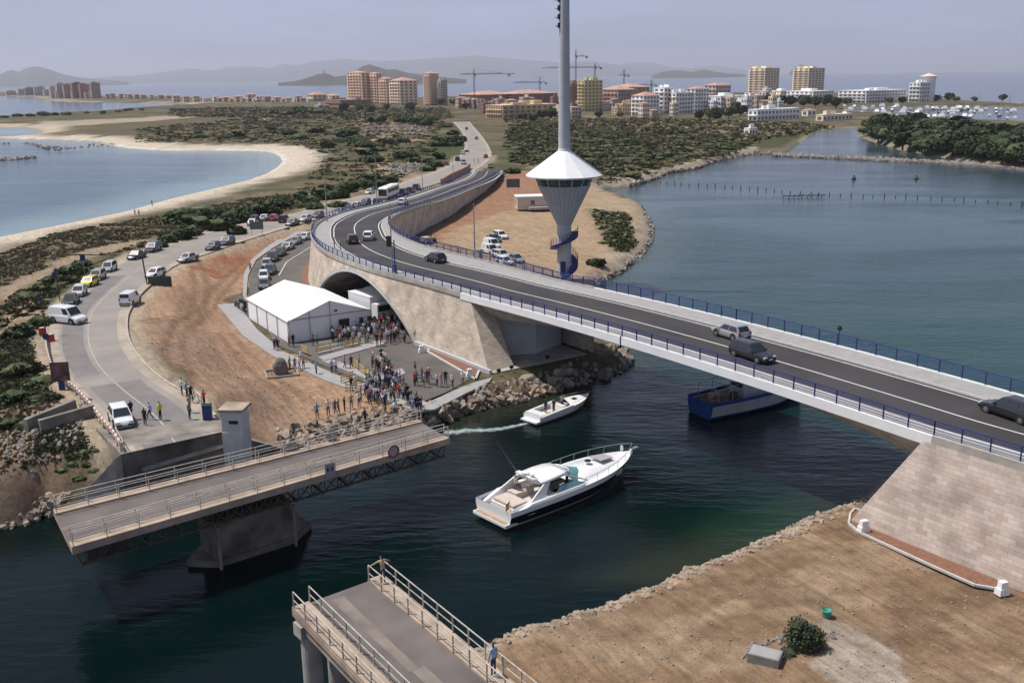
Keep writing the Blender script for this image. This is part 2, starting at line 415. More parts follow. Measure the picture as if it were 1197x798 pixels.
RUBBLE = [P2(l,2.5) for l in ([(415,140),(500,145),(495,165),(430,168)],[(430,190),(490,190),(495,208),(460,210)],[(0,345),(60,352),(45,395),(0,420)],[(60,455),(110,475),(75,520),(0,560),(0,500)],[(240,260),(262,255),(270,266),(245,275)])]
PALE = [P2(l,2.0) for l in ([(45,143),(150,139),(260,131),(255,135),(180,142),(60,149)],[(300,140),(320,138),(318,143),(302,143)],[(0,128),(20,127),(10,132)],[(800,195),(860,175),(885,172),(880,178),(840,190)],[(690,215),(760,200),(820,185),(830,190),(760,212),(700,222)])]
DARKV = [P2(l,2.0) for l in ([(70,160),(150,142),(250,138),(400,138),(400,165),(250,170),(130,165)],[(590,150),(760,140),(870,150),(860,170),(780,195),(700,205),(640,180)])]
PATH = np.array([(p.x,p.y) for p in pxl([(0,345),(40,325),(70,312),(110,297),(160,283)],2.5)])
LPATH = np.array([(p.x,p.y) for p in pxl([(420,170),(450,190),(430,215),(380,235)],2.5)])

def trk(l, z=1.7):
    a = resample(pxl(l, z), 1.5); n = normals(a); return [np.array([(p.x+q.x*o, p.y+q.y*o) for p, q in zip(a, n)]) for o in (-.85,.85)]
TRACKS = sum([trk(l) for l in ([(213,490),(216,465),(206,430),(212,400),(226,380),(235,340),(225,310)],[(225,385),(250,350),(275,320),(296,300)],[(170,400),(200,392),(232,384)],[(262,390),(300,430),(350,470)])], [])
TRACKS2 = sum([trk(l, 1.5) for l in ([(700,740),(800,700),(900,690),(1000,740),(1120,800)],[(820,700),(900,660),(980,650),(1080,700),(1197,760)],[(760,800),(840,745),(940,712),(1060,750)])], [])
def colour(x, y, z, sd):
    n1 = fnoise(x,y,22,11); n2 = fnoise(x,y,6,12); n3 = vnoise(x,y,1.7,13); n5 = fnoise(x,y,90,14)
    wx = x+(fnoise(x,y,5,15)-.5)*5; wy = y+(fnoise(x,y,5,16)-.5)*5*(1+np.clip(y-200,0,900)/120)
    C = np.zeros(x.shape+(3,))
    def put(mask, col):
        m = mask[...,None]; C[:] = C*(1-m)+np.array(col)*m
    base1 = np.array([.125,.100,.062]); base2 = np.array([.072,.070,.036]); base3 = np.array([.20,.165,.115])
    t = sstep(.38,.62,n1)[...,None]; C[:] = base1*(1-t)+base2*t
    t = sstep(.60,.72,n2*.6+n5*.4)[...,None]; C[:] = C*(1-t)+base3*t
    C *= (.75+.5*n3)[...,None]
    for p in DARKV: put(inside(wx,wy,p)*(.45+.5*sstep(.35,.55,n2)), (.105,.088,.055))
    for p in GREENS: put(inside(wx,wy,p)*(.55+.4*n2), (.048,.062,.022))
    for p in RUBBLE: put(inside(wx,wy,p)*(.5+.5*sstep(.4,.6,n2)), (.25,.18,.125))
    for p in PALE: put(inside(wx,wy,p)*.85, (.33,.28,.215))
    for pth in (PATH, LPATH): put(sstep(4.2,2.2,dseg(wx,wy,pth,False))*.9, (.27,.205,.145))
    o = inside(wx,wy,ORANGE); put(o*1.0, (.268,.172,.112)); C *= np.where(o, .84+.32*n2+.10*n3, 1)[...,None]
    put(inside(wx,wy,REDC)*(.3+.7*sstep(.4,.55,n2)), (.25,.115,.062))
    d = sdf(x,y,LRP); e = (x > -52) & (x < -20) & (y < 150); put(e*sstep(-13,-7,d)*sstep(.2,-.5,d)*(.25+.5*sstep(.4,.6,n2))*(y<125), (.21,.145,.105))
    o = inside(wx,wy,TOWERLOT); put(o*.97, (.30,.215,.14)); C *= np.where(o, .86+.3*n2, 1)[...,None]
    put(inside(wx,wy,SPIT)*sstep(.35,.6,n2)*.8, (.30,.25,.18)); put(inside(wx,wy,CUT)*.75, (.24,.12,.075))
    put(inside(wx,wy,GREENS[3])*(.4+.5*n2), (.075,.078,.038))
    # verge of the left road
    put(sstep(-2.6,-1.2,d)*(y<420)*(y>60)*.8, (.33,.27,.20))
    for tr_ in TRACKS: put(sstep(.75,.2,dseg(x,y,tr_,False))*.5, (.135,.082,.052))
    # right bank
    r = inside(x,y,RIGHTP); put(r*1.0, (.185,.122,.076)); C *= np.where(r, .80+.38*fnoise(x+.6*y,y*.35,4,21)+.14*n3, 1)[...,None]
    put(r*sstep(.52,.62,fnoise(x*.5-y*.3,y,2.6,22))*.4, (.32,.24,.165))
    put(r*sstep(.55,.68,fnoise(x*.6,y,3.5,23))*.6, (.125,.082,.052))
    put(r*sstep(2.8,.8,sd)*.8, (.34,.265,.185))
    sl = P2([(985,735),(1010,728),(1060,760),(1105,800),(1000,810),(970,770)],1.5); put(inside(wx,wy,sl)*r*.85, (.30,.26,.215))
    for tr_ in TRACKS2: put(sstep(.7,.2,dseg(x,y,tr_,False))*.45*(.4+.6*n2), (.105,.07,.045))
    # sand by the sea
    ws = (x < -25) & (y > 170); dS = dseg(wx,wy,BAYP)
    put(ws*sstep(22,11,dS+(n2-.5)*10)*1.0, (.46,.39,.315))
    put((y > 300)*(x < -10)*sstep(24,10,np.minimum(dseg(wx,wy,B2P),dseg(wx,wy,UPPP)))*.8, (.46,.385,.30))
    put(ws*sstep(2.5,.3,dS), (.60,.56,.50))
    put((~ws)*(~r)*sstep(3.5,.8,sd)*(y > 120)*.7, (.30,.25,.19))
    put(sstep(.15,-.5,z), (.07,.075,.055))
    return C

def grid_mesh(name, xs, ys):
    Xg, Yg = np.meshgrid(xs, ys); Z, sd = terr_z(Xg, Yg); C = colour(Xg, Yg, Z, sd)
    return Xg, Yg, Z, C
def merge_grids(name, grids, material):
    V = []; Fc = []; Cc = []; off = 0
    for (Xg, Yg, Z, C) in grids:
        ny, nx = Xg.shape; V.append(np.stack([Xg,Yg,Z],-1).reshape(-1,3)); Cc.append(C.reshape(-1,3))
        i = np.arange(nx-1)[None,:]+np.arange(ny-1)[:,None]*nx+off
        q = np.stack([i,i+1,i+1+nx,i+nx],-1)
        keep = ~((Z[:-1,:-1] < -2.3)&(Z[1:,1:] < -2.3)&(Z[:-1,1:] < -2.3)&(Z[1:,:-1] < -2.3)) if name == 'ground' else np.ones(q.shape[:2],bool)
        Fc.append(q[keep].reshape(-1,4)); off += nx*ny
    V = np.concatenate(V); Fc = np.concatenate(Fc); Cc = np.concatenate(Cc)
    me = bpy.data.meshes.new(name); me.vertices.add(len(V)); me.vertices.foreach_set('co', V.ravel())
    me.loops.add(len(Fc)*4); me.polygons.add(len(Fc)); me.loops.foreach_set('vertex_index', Fc.ravel().astype(np.int32))
    me.polygons.foreach_set('loop_start', np.arange(0,len(Fc)*4,4,dtype=np.int32)); me.polygons.foreach_set('loop_total', np.full(len(Fc),4,np.int32))
    me.update(calc_edges=True); a = me.color_attributes.new('tint','FLOAT_COLOR','POINT')
    a.data.foreach_set('color', np.concatenate([Cc,np.ones((len(Cc),1))],1).ravel().astype(np.float32))
    me.polygons.foreach_set('use_smooth', [True]*len(Fc)); me.materials.append(material)
    o = bpy.data.objects.new(name, me); COL.objects.link(o); return o
def ground_mat():
    m = bpy.data.materials.new('earth'); m.use_nodes = True; t = m.node_tree; b = t.nodes['Principled BSDF']; b.inputs['Roughness'].default_value = .97; b.inputs['Specular IOR Level'].default_value = .1
    a = N(t, 'ShaderNodeAttribute'); a.attribute_name = 'tint'; g = N(t, 'ShaderNodeNewGeometry')
    n1 = N(t, 'ShaderNodeTexNoise'); n1.inputs['Scale'].default_value = 1.1; n1.inputs['Detail'].default_value = 8; n1.inputs['Roughness'].default_value = .7
    t.links.new(g.outputs['Position'], n1.inputs['Vector'])
    mr = N(t, 'ShaderNodeMapRange'); mr.inputs[1].default_value = .3; mr.inputs[2].default_value = .7; mr.inputs[3].default_value = .72; mr.inputs[4].default_value = 1.28; t.links.new(n1.outputs['Fac'], mr.inputs[0])
    mu = N(t, 'ShaderNodeVectorMath', operation='SCALE'); t.links.new(a.outputs['Color'], mu.inputs[0]); t.links.new(mr.outputs[0], mu.inputs['Scale'])
    mp2 = N(t, 'ShaderNodeMapping', vector_type='TEXTURE'); mp2.inputs['Rotation'].default_value = (0,0,R(-62)); mp2.inputs['Scale'].default_value = (7,.75,1); t.links.new(g.outputs['Position'], mp2.inputs[0])
    n4 = N(t, 'ShaderNodeTexNoise'); n4.inputs['Scale'].default_value = 1.0; n4.inputs['Detail'].default_value = 5; n4.inputs['Distortion'].default_value = 1.6; t.links.new(mp2.outputs[0], n4.inputs['Vector'])
    m4 = N(t, 'ShaderNodeMapRange'); m4.inputs[1].default_value = .38; m4.inputs[2].default_value = .62; m4.inputs[3].default_value = .84; m4.inputs[4].default_value = 1.13; t.links.new(n4.outputs['Fac'], m4.inputs[0])
    n5 = N(t, 'ShaderNodeTexNoise'); n5.inputs['Scale'].default_value = 7; n5.inputs['Detail'].default_value = 3; t.links.new(g.outputs['Position'], n5.inputs['Vector'])
    m5 = N(t, 'ShaderNodeMapRange'); m5.inputs[1].default_value = .3; m5.inputs[2].default_value = .75; m5.inputs[3].default_value = .84; m5.inputs[4].default_value = 1.22; t.links.new(n5.outputs['Fac'], m5.inputs[0])
    m6 = N(t, 'ShaderNodeMath', operation='MULTIPLY'); t.links.new(m4.outputs[0], m6.inputs[0]); t.links.new(m5.outputs[0], m6.inputs[1])
    mu2 = N(t, 'ShaderNodeVectorMath', operation='SCALE'); t.links.new(mu.outputs[0], mu2.inputs[0]); t.links.new(m6.outputs[0], mu2.inputs['Scale']); t.links.new(mu2.outputs[0], b.inputs['Base Color'])
    bp = N(t, 'ShaderNodeBump'); bp.inputs['Strength'].default_value = .6; bp.inputs['Distance'].default_value = .15; t.links.new(n1.outputs['Fac'], bp.inputs['Height']); t.links.new(bp.outputs[0], b.inputs['Normal'])
    return m
gm = ground_mat()
g1 = grid_mesh('g', np.arange(-72,72,.45), np.arange(34,182,.45))
g2 = grid_mesh('g', np.concatenate([np.arange(-260,-72,2.4),[-72.3]]), np.arange(34,182.1,2.4))
g2b = grid_mesh('g', np.concatenate([[71.2],np.arange(73,150,2.4)]), np.arange(-20,182.1,2.4))
g3 = grid_mesh('g', np.arange(-330,330,2.2), np.concatenate([[181.2],np.arange(183,560,2.2)]))
g4 = grid_mesh('g', np.arange(-900,1300,7.0), np.concatenate([[559],np.arange(565,1500,7.0)]))
g5 = grid_mesh('g', np.concatenate([[329],np.arange(333,1200,6.0)]), np.concatenate([[181.2],np.arange(186,560,6.0)]))
g6 = grid_mesh('g', np.concatenate([np.arange(-1500,-331,8.0),[-329]]), np.concatenate([[181.2],np.arange(186,566,8.0)]))
g7 = grid_mesh('g', np.arange(-6500,4500,35.0), np.concatenate([[1494],np.arange(1500,7500,35.0)]))
struct(merge_grids('ground', [g1,g2,g2b,g3,g4,g5,g6,g7], gm))

# ------------------------------------------------------------------ water
def water_mat():
    m = bpy.data.materials.new('sea_water'); m.use_nodes = True; t = m.node_tree; b = t.nodes['Principled BSDF']
    b.inputs['Roughness'].default_value = .12; b.inputs['IOR'].default_value = 1.33; b.inputs['Specular IOR Level'].default_value = .24
    a = N(t, 'ShaderNodeAttribute'); a.attribute_name = 'tint'; g = N(t, 'ShaderNodeNewGeometry')
    t.links.new(a.outputs['Color'], b.inputs['Base Color'])
    mp_ = N(t, 'ShaderNodeMapping'); mp_.inputs['Rotation'].default_value = (0,0,.35); mp_.inputs['Scale'].default_value = (.55,1.5,1); t.links.new(g.outputs['Position'], mp_.inputs[0])
    n1 = N(t, 'ShaderNodeTexNoise'); n1.inputs['Scale'].default_value = .8; n1.inputs['Detail'].default_value = 5; n1.inputs['Roughness'].default_value = .55; t.links.new(mp_.outputs[0], n1.inputs['Vector'])
    n2 = N(t, 'ShaderNodeTexNoise'); n2.inputs['Scale'].default_value = .12; n2.inputs['Detail'].default_value = 4; t.links.new(mp_.outputs[0], n2.inputs['Vector'])
    ad = N(t, 'ShaderNodeMath', operation='MULTIPLY_ADD'); ad.inputs[1].default_value = 2.2; t.links.new(n2.outputs['Fac'], ad.inputs[0]); t.links.new(n1.outputs['Fac'], ad.inputs[2])
    bp = N(t, 'ShaderNodeBump'); bp.inputs['Distance'].default_value = .30
    n3_ = N(t, 'ShaderNodeTexNoise'); n3_.inputs['Scale'].default_value = .022; n3_.inputs['Detail'].default_value = 3; n3_.inputs['Distortion'].default_value = 1.2; t.links.new(mp_.outputs[0], n3_.inputs['Vector'])
    ms_ = N(t, 'ShaderNodeMapRange'); ms_.inputs[1].default_value = .4; ms_.inputs[2].default_value = .6; ms_.inputs[3].default_value = .14; ms_.inputs[4].default_value = .42; t.links.new(n3_.outputs['Fac'], ms_.inputs[0]); t.links.new(ms_.outputs[0], bp.inputs['Strength'])
    t.links.new(ad.outputs[0], bp.inputs['Height']); t.links.new(bp.outputs[0], b.inputs['Normal'])
    return m
def wcol(x, y):
    sd = -water_sd(x, y)      # metres out from the shore
    C = np.zeros(x.shape+(3,)); C[:] = (.0012,.0062,.0062)          # deep canal
    def put(mask, col): m = mask[...,None]; C[:] = C*(1-m)+np.array(col)*m
    n = fnoise(x,y,14,31); nn = fnoise(x*.4+y*.1,y,60,33)
    u = (x-10)*.832+(y-90)*.555
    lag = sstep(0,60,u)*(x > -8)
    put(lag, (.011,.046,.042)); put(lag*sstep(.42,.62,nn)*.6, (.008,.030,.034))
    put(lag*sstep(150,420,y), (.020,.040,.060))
    west = (x < -40) & (y > 150)
    put(west*1.0, (.030,.075,.110)); put(west*sstep(.42,.58,nn)*.5, (.024,.052,.085))
    put(west*sstep(34,2,sd)*.7, (.20,.28,.27))
    put((~west)*(y > 60)*sstep(5.5,.3,sd+(n-.5)*4)*.6*(x > -12)*(y < 140), (.030,.036,.020))
    put((~west)*sstep(14,1,sd)*.5*(y >= 140)*(x > -8), (.06,.085,.075))
    g = np.exp(-(((x-19)/7.0)**2+((y-71.0)/5.0)**2)); put(g*.35*sstep(12,3,sd), (.008,.050,.030))
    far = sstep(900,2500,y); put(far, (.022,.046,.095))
    return C
def wgrid(xs, ys):
    Xg, Yg = np.meshgrid(xs, ys); return Xg, Yg, np.zeros_like(Xg), wcol(Xg, Yg)
xs = np.concatenate([-np.geomspace(60000,160,40), np.arange(-150,150,2.5), np.geomspace(155,60000,60)])
ys = np.concatenate([[-3000,-500,-100,0], np.arange(20,200,2.5), np.geomspace(202,60000,150)])
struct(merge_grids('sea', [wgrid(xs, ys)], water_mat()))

# ------------------------------------------------------------------ far hills
def hill(name, prof, D, deep, colr, seed):
    """ridge traced as a skyline, standing D metres away with a real depth of slopes"""
    m = mat(name+'_scrub', colr, .95, .3, .002, 0); top = []
    xs_ = np.linspace(prof[0][0], prof[-1][0], max(30, int((prof[-1][0]-prof[0][0])/3)))
    ys_ = np.interp(xs_, [p[0] for p in prof], [p[1] for p in prof])
    rows = 14; V = []
    for k in range(rows+1):
        t = k/rows
        for i, (a, b) in enumerate(zip(xs_, ys_)):
            d = ray(a, b); h = math.hypot(d.x, d.y); zz = max(CH+D*d.z/h, 0)
            dd = D+(t-.5)*2*deep; s = 1-abs(t-.5)*2
            nz = mnoise.fractal(Vector((i*.22, k*.5, seed)), 1, 2, 4)
            z = zz*(s**.85)*(1+.16*nz*(1-s)*2)*(1 if k != rows//2 else 1) - (3 if k in (0,rows) else 0)
            V.append((d.x/h*dd, d.y/h*dd, z))
    n = len(xs_); Fs = [(k*n+i, k*n+i+1, (k+1)*n+i+1, (k+1)*n+i) for k in range(rows) for i in range(n-1)]
    mb = MB(); mb.add(V, Fs); return struct(mb.build(name, m, None, True))
hill('hills', [(-160,96),(-80,90),(-20,88),(0,87),(12,81.5),(22,84),(32,79),(45,77.5),(60,82),(75,87.5),(95,91),(120,93),(150,96)], 15000, 2500, (.075,.07,.075), 1)  # grey violet of the hills puts some distance haze into their greenish colour
hill('hills', [(60,97),(110,91.5),(135,89),(165,88),(185,85),(200,83),(215,81),(228,80),(245,83),(262,79.5),(280,77.5),(300,78.5),(318,80),(333,74.5),(348,76.5),(365,72),(385,71),(400,68.5),(415,70),(440,71.5),(470,71),(500,68.5),(530,67),(555,65),(580,67.5),(610,70),(650,73),(690,71.5),(720,76),(760,79),(800,82),(840,84),(870,86)], 26000, 4000, (.075,.07,.078), 2)
hill('hills', [(660,84),(700,80),(725,76),(745,72.5),(765,74),(785,79),(810,80),(835,77),(860,81),(890,84.5)], 30000, 4000, (.075,.07,.078), 6)
hill('island', [(325,97),(345,95),(360,91),(372,86.5),(382,86),(392,90),(405,88),(415,83),(425,77),(432,75.5),(440,78),(452,81.5),(462,81),(475,85),(500,88.5),(520,90.5),(545,93)], 6800, 600, (.055,.045,.030), 3)
hill('island', [(762,88.5),(775,84),(792,82),(808,84.5),(822,81),(835,84),(850,86),(872,87.5)], 11500, 600, (.07,.065,.05), 4)
hill('island', [(922,86),(928,79),(936,75.5),(943,77),(949,82),(956,86)], 16000, 900, (.12,.08,.06), 5)
bL = at(379,96.6,0)
lt = thing('lighthouse', 'tiny lighthouse on the low knoll of the dark island', 'lighthouse', ray(379,86).normalized()*6800+Vector((0,0,CH)))
MB().cyl((0,0,-30),(0,0,18),4.5,3.2,10).build('tower', M_conc, lt); MB().cyl((0,0,18),(0,0,23),3.8,2,10).build('lantern', M_glass, lt)

# ================================================================== ROADS
def ribbon(name, A, B, m, thick=0, parent=None, z=0.0):
    mb = MB(); n = len(A)
    for i in range(n-1):
        a, b, c, d = A[i]+Vector((0,0,z)), A[i+1]+Vector((0,0,z)), B[i+1]+Vector((0,0,z)), B[i]+Vector((0,0,z))
        mb.quad(a, b, c, d)
    return mb.build(name, m, parent, False, False)
def pair(A, B, n=160):
    def rs(P):
        P = resample(P, 1.0); L = [0]
        for a, b in zip(P, P[1:]): L.append(L[-1]+(b-a).length)
        out_ = []; j = 0
        for k in range(n+1):
            s = L[-1]*k/n
            while j < len(L)-2 and L[j+1] < s: j += 1
            t = (s-L[j])/max(L[j+1]-L[j], 1e-6); out_.append(P[j].lerp(P[j+1], min(max(t,0),1)))
        return out_
    return rs(A), rs(B)
def fix_up(o):
    bm = bmesh.new(); bm.from_mesh(o.data)
    for f in bm.faces:
        if f.normal.z < 0: f.normal_flip()
    bm.to_mesh(o.data); bm.free(); return o
def lerp_line(A, B, t): return [a.lerp(b, t) for a, b in zip(A, B)]
# pieces matched section by section so that the bends stay crisp
ia, ib = [], []
for (p, q) in zip(lrw, lre): ia.append(p); ib.append(q)
A_, B_ = [], []
Ra, Rb = resample(ia, 1e9) if False else ia, ib
def dens(P, k=6):
    Q = [P[0]*2-P[1]]+P+[P[-1]*2-P[-2]]; o = []
    for i in range(1, len(Q)-2):
        a, b, c, d = Q[i-1:i+3]
        for j in range(k):
            t = j/k; o.append(.5*((2*b)+(c-a)*t+(2*a-5*b+4*c-d)*t*t+(3*b-a-3*c+d)*t**3))
    o.append(P[-1]); return o
# both edges have 26 points that face each other
def match(P, Q):
    P = dens(P); Qd = dens(Q, 24); out_ = []; j = 0
    for k, p in enumerate(P):
        w = Qd[j:j+90]; ds = [(q-p).length for q in w]; jj = j+ds.index(min(ds)); out_.append(Qd[jj]); j = jj
    out_[-1] = Qd[-1]; return P, out_
RA, RBe = match(lrw, lre)
for a, b in zip(RA, RBe): a.z = LRZ(a.y); b.z = LRZ(b.y)
road = struct(fix_up(ribbon('coast_road', RA, RBe, M_asph2)))
def strip(line, w, z, name, m, parent, dash=None):
    Nn = normals(line); mb = MB(); s = 0
    for i in range(len(line)-1):
        L = (line[i+1]-line[i]).length; s += L
        if dash and (s % (dash[0]+dash[1])) > dash[0]: continue
        a, b = line[i], line[i+1]; na, nb = Nn[i]*w/2, Nn[i+1]*w/2; zz = Vector((0,0,z))
        mb.quad(a-na+zz, b-nb+zz, b+nb+zz, a+na+zz)
    return fix_up(mb.build(name, m, parent))
M_lineF = mat('faded_road_paint', (.34,.32,.30), .8, .2, 2)
strip(lerp_line(RA, RBe, .5)[:110], .14, .006, 'lane_marking', M_lineF, road)
M_shoul = mat('sandy_shoulder', (.33,.28,.225), .95, .2, .5)
fix_up(ribbon('shoulder', lerp_line(RA,RBe,.005), lerp_line(RA,RBe,.13), M_shoul, parent=road, z=.004))
fix_up(ribbon('shoulder', lerp_line(RA,RBe,.995), lerp_line(RA,RBe,.87), M_shoul, parent=road, z=.004))
M_patch = mat('patched_asphalt', (.175,.158,.155), .9, .15, .4)
fix_up(ribbon('asphalt_patch', lerp_line(RA,RBe,.17)[22:62], lerp_line(RA,RBe,.44)[22:62], M_patch, parent=road, z=.005))
fix_up(ribbon('asphalt_patch', lerp_line(RA,RBe,.20)[0:20], lerp_line(RA,RBe,.78)[0:20], M_patch, parent=road, z=.005))
kb = MB()
for a, b in zip(RBe[6:60], RBe[7:61]): kb.bar(a+Vector((0,0,.05)), b+Vector((0,0,.05)), .22, .22)
kb.build('kerb', M_conc, road)

# ---- the new bridge: outer (front) edge line, heights and inner (back) edge
u0 = at(550,347.5,9.2); u1 = at(1197,547,9.1); udir = (u1-u0).to_2d().normalized(); u3 = Vector((udir.x,udir.y,0)); n3 = Vector((-udir.y,udir.x,0))
if n3.x < 0: n3 = -n3
LSPAN = (at(1073,513,9.2)-u0).to_2d().length
def camber(s):   # s metres along the span from the left abutment
    t = s/LSPAN; return 9.2+.45*max(0, 1-(2*t-1)**2) if -0.0 <= t <= 1 else 9.2
OUTP = [((500,332.5),9.2),((460,322.5),9.2),((420,311),9.1),((382,296),9.0),((367.5,283.5),8.8),((364,277),8.65),((366.5,267),8.4),((375,259.5),8.1),((400,249),7.6),((435,241),7.0),((475,231),6.2),((512,219),5.1),((530,213.5),4.5),((545,207),3.8),((552,200),3.2)]
path = [u0+u3*s for s in np.arange(110, -.1, -2.0)]
for i, p in enumerate(path): p.z = camber(110-2.0*i)
cur = [u0]+[at(*p, z) for p, z in OUTP]
cur = smooth_line(resample(cur, 1.0), 6)
OUTL = path[:-1]+cur[1:]
IDX0 = len(path)-1          # index of the left abutment's corner
INNP = [((620,319.5),9.3),((555,302),9.2),((517,295),9.1),((490,287),8.9),((470,280),8.6),((457,272),8.2),((454.5,265),7.8),((457,259),7.5),((470,252.5),7.1),((490,245),6.5),((525,233.5),5.5),((560,218),4.3),((580,206),3.4),((586,198),2.9)]
Wd = 0
for p in [(669,329),(747,350),(911,390),(982,408)]:
    q = at(*p, 9.55); Wd += (q-u0).to_2d().dot(n3.to_2d())/4
innc = [at(*p, z) for p, z in INNP]
innl = [u0+u3*110+n3*Wd, u0+u3*4+n3*Wd]+innc[1:]
innl = smooth_line(resample(innl, 1.0), 4)
ON = normals(OUTL); ON = [n if n.dot(n3) > 0 or i > IDX0 else -n for i, n in enumerate(ON)]
if ON[5].dot(n3) < 0: ON = [-n for n in ON]
for i in range(1, len(ON)):
    if ON[i].dot(ON[i-1]) < 0: ON[i] = -ON[i]
widths = []
for i, p in enumerate(OUTL):
    widths.append(Wd if i <= IDX0-4 else min(17, max(8, dist_poly(p, innl)[0])))
ww = widths[:]
for i in range(len(ww)):
    k = min(8, i, len(ww)-1-i); ww[i] = sum(widths[i-k:i+k+1])/(2*k+1)
slen = [0]
for a, b in zip(OUTL, OUTL[1:]): slen.append(slen[-1]+(b-a).length)
def off(i, d): return OUTL[i]+ON[i]*d
def owalk(i):
    s = slen[i]-slen[IDX0]; return float(np.interp(s, [-5,25,60,110,170,230], [1.75,1.9,3.2,2.4,1.6,1.4]))
ALL = range(len(OUTL))
INNL = [off(i, ww[i]) for i in ALL]
bridge = thing('road_bridge', 'long new concrete road bridge with blue railings curving over the canal', 'bridge', (u0.x,u0.y,0))
BO = Vector((u0.x,u0.y,0))
def bb(mb, name, m, **k):
    mb.v = [(x-BO.x, y-BO.y, z) for x, y, z in mb.v]; return mb.build(name, m, bridge, **k)
def rib(i0, i1, fa, fb, za, zb, name, m):
    mb = MB()
    for i in range(i0, i1):
        a, b = off(i, fa(i)), off(i+1, fa(i+1)); c, d = off(i+1, fb(i+1)), off(i, fb(i))
        a.z += za; b.z += za; c.z += zb; d.z += zb
        mb.quad(a,b,c,d)
    return fix_up(bb(mb, name, m))
NL = len(OUTL)-1
AW = 8.6
ae = lambda i: owalk(i)+AW
rib(0, NL, lambda i: owalk(i)-.02, lambda i: ae(i)+.02, 0, 0, 'carriageway', M_asph)
rib(0, NL, lambda i: .25, lambda i: owalk(i)-.15, .14, .14, 'footpath', M_pave)
rib(0, NL, lambda i: ae(i)+.15, lambda i: max(ww[i]-.25, ae(i)+.3), .14, .14, 'footpath', M_pave)
def kerbm(fa):
    mb = MB()
    for i in range(NL):
        a, b = off(i, fa(i)), off(i+1, fa(i+1)); mb.bar(a+Vector((0,0,.07)), b+Vector((0,0,.07)), .17, .17)
    return bb(mb, 'kerb', M_kerb)
kerbm(lambda i: owalk(i)-.08); kerbm(lambda i: ae(i)+.08)
for fr in (.45, AW/2-.35, AW-.45):
    f = (lambda fr: (lambda i: owalk(i)+fr))(fr)
    rib(0, NL, lambda i: f(i)-.075, lambda i: f(i)+.075, .005, .005, 'lane_marking', M_line)
# edge beams along the span (white) and coping on the walls
iS = 0
i_r = int((110-LSPAN)/2)             # index near the right abutment corner
def beam(i0, i1, fa, depth, w, m, name, up=.30):
    mb = MB()
    rings = []
    for i in range(i0, i1+1):
        p = off(i, fa(i)); n = ON[i]*w/2
        rings.append([p-n+Vector((0,0,up)), p+n+Vector((0,0,up)), p+n-Vector((0,0,depth)), p-n-Vector((0,0,depth))])
    mb.loft(rings); return bb(mb, name, m, recalc=True)
beam(i_r, IDX0+1, lambda i: 0, .52, .34, M_white, 'edge_beam', .24); beam(i_r-3, IDX0-3, lambda i: ww[i], .55, .34, M_white, 'edge_beam', .24)
beam(0, i_r, lambda i: 0, .35, .5, M_conc, 'coping'); beam(IDX0+1, NL-8, lambda i: 0, .25, .42, M_conc, 'coping')
beam(IDX0-3, NL-8, lambda i: ww[i], .25, .42, M_conc, 'coping'); beam(0, i_r-3, lambda i: ww[i], .35, .5, M_conc, 'coping')
# deck girder: haunched underside, deep at the abutments
mb = MB(); rings = []
for i in range(i_r-4, IDX0+5):
    s = (110-2.0*i) if i <= IDX0 else 0; t = max(0, min(1, s/LSPAN)); h = 1.1+1.7*(2*t-1)**2
    p = off(i, .2); q = off(i, ww[i]-.2); p.z = min(p.z, 9.7)-.12; q.z = p.z
    pi_ = off(i, 2.6); qi = off(i, ww[i]-2.6); pi_.z = p.z-h; qi.z = q.z-h
    pj = p-Vector((0,0,.45)); qj = q-Vector((0,0,.45))
    rings.append([p, q, qj, qi, pi_, pj])
mb.loft(rings); bb(mb, 'girder', M_conc, recalc=True)
mb = MB()
pm = off((i_r+IDX0)//2+2, 0)
mb.bar(pm-n3*.19-Vector((0,0,.88)), pm-n3*.19+Vector((0,0,.32)), .05, .12); bb(mb, 'expansion_joint', M_black)

# railings --------------------------------------------------------------
def railing(label, pts, spacing, h=1.05, m=M_blue, post=.11, bars=(.25,.45,.65,.85), toph=.07, rb=.018, group='blue steel railings of the new bridge', name='blue_railing', pname='post', cat='railing', mpost=None, barm=None):
    """a railing along pts; every post a part of it"""
    base = pts[0].copy(); t = thing(name, label, cat, base, 0, group)
    L = [0]
    for a, b in zip(pts, pts[1:]): L.append(L[-1]+(b-a).length)
    def P(s):
        s = min(max(s,0), L[-1]-1e-6)
        for j in range(len(L)-1):
            if L[j+1] >= s: return pts[j].lerp(pts[j+1], (s-L[j])/max(L[j+1]-L[j],1e-6))
        return pts[-1]
    n = max(1, round(L[-1]/spacing)); n = min(n, 99)
    me = None
    for k in range(n+1):
        p = P(L[-1]*k/n)-base; q = P(min(L[-1]*k/n+.5, L[-1]))-P(max(L[-1]*k/n-.5,0)); rz = math.atan2(q.y,q.x)
        if me is None:
            o = MB().box((0,0,h/2),(post*.55,post,h)).build(pname, mpost or m, t); me = o
        else:
            o = me.copy(); COL.objects.link(o); o.parent = t
        o.location = p; o.rotation_euler = (0,0,rz)
    step = max(1, len(pts)//240)
    pp = pts[::step]
    if pp[-1] is not pts[-1]: pp = pp+[pts[-1]]
    tr = MB()
    for a, b in zip(pp, pp[1:]): tr.bar(a-base+Vector((0,0,h)), b-base+Vector((0,0,h)), toph*1.2, toph)
    tr.build('handrail', m, t)
    for z in bars:
        br = MB()
        for a, b in zip(pp, pp[1:]): br.bar(a-base+Vector((0,0,z)), b-base+Vector((0,0,z)), rb*2, rb*2)
        br.build('rail_bar', barm or m, t)
    return t
def rl(i0, i1, d, up): return [off(i, d(i))+Vector((0,0,up)) for i in range(i0, i1+1)]
z0 = lambda i: 0.0; zw = lambda i: ww[i]
ij = (i_r+IDX0)//2
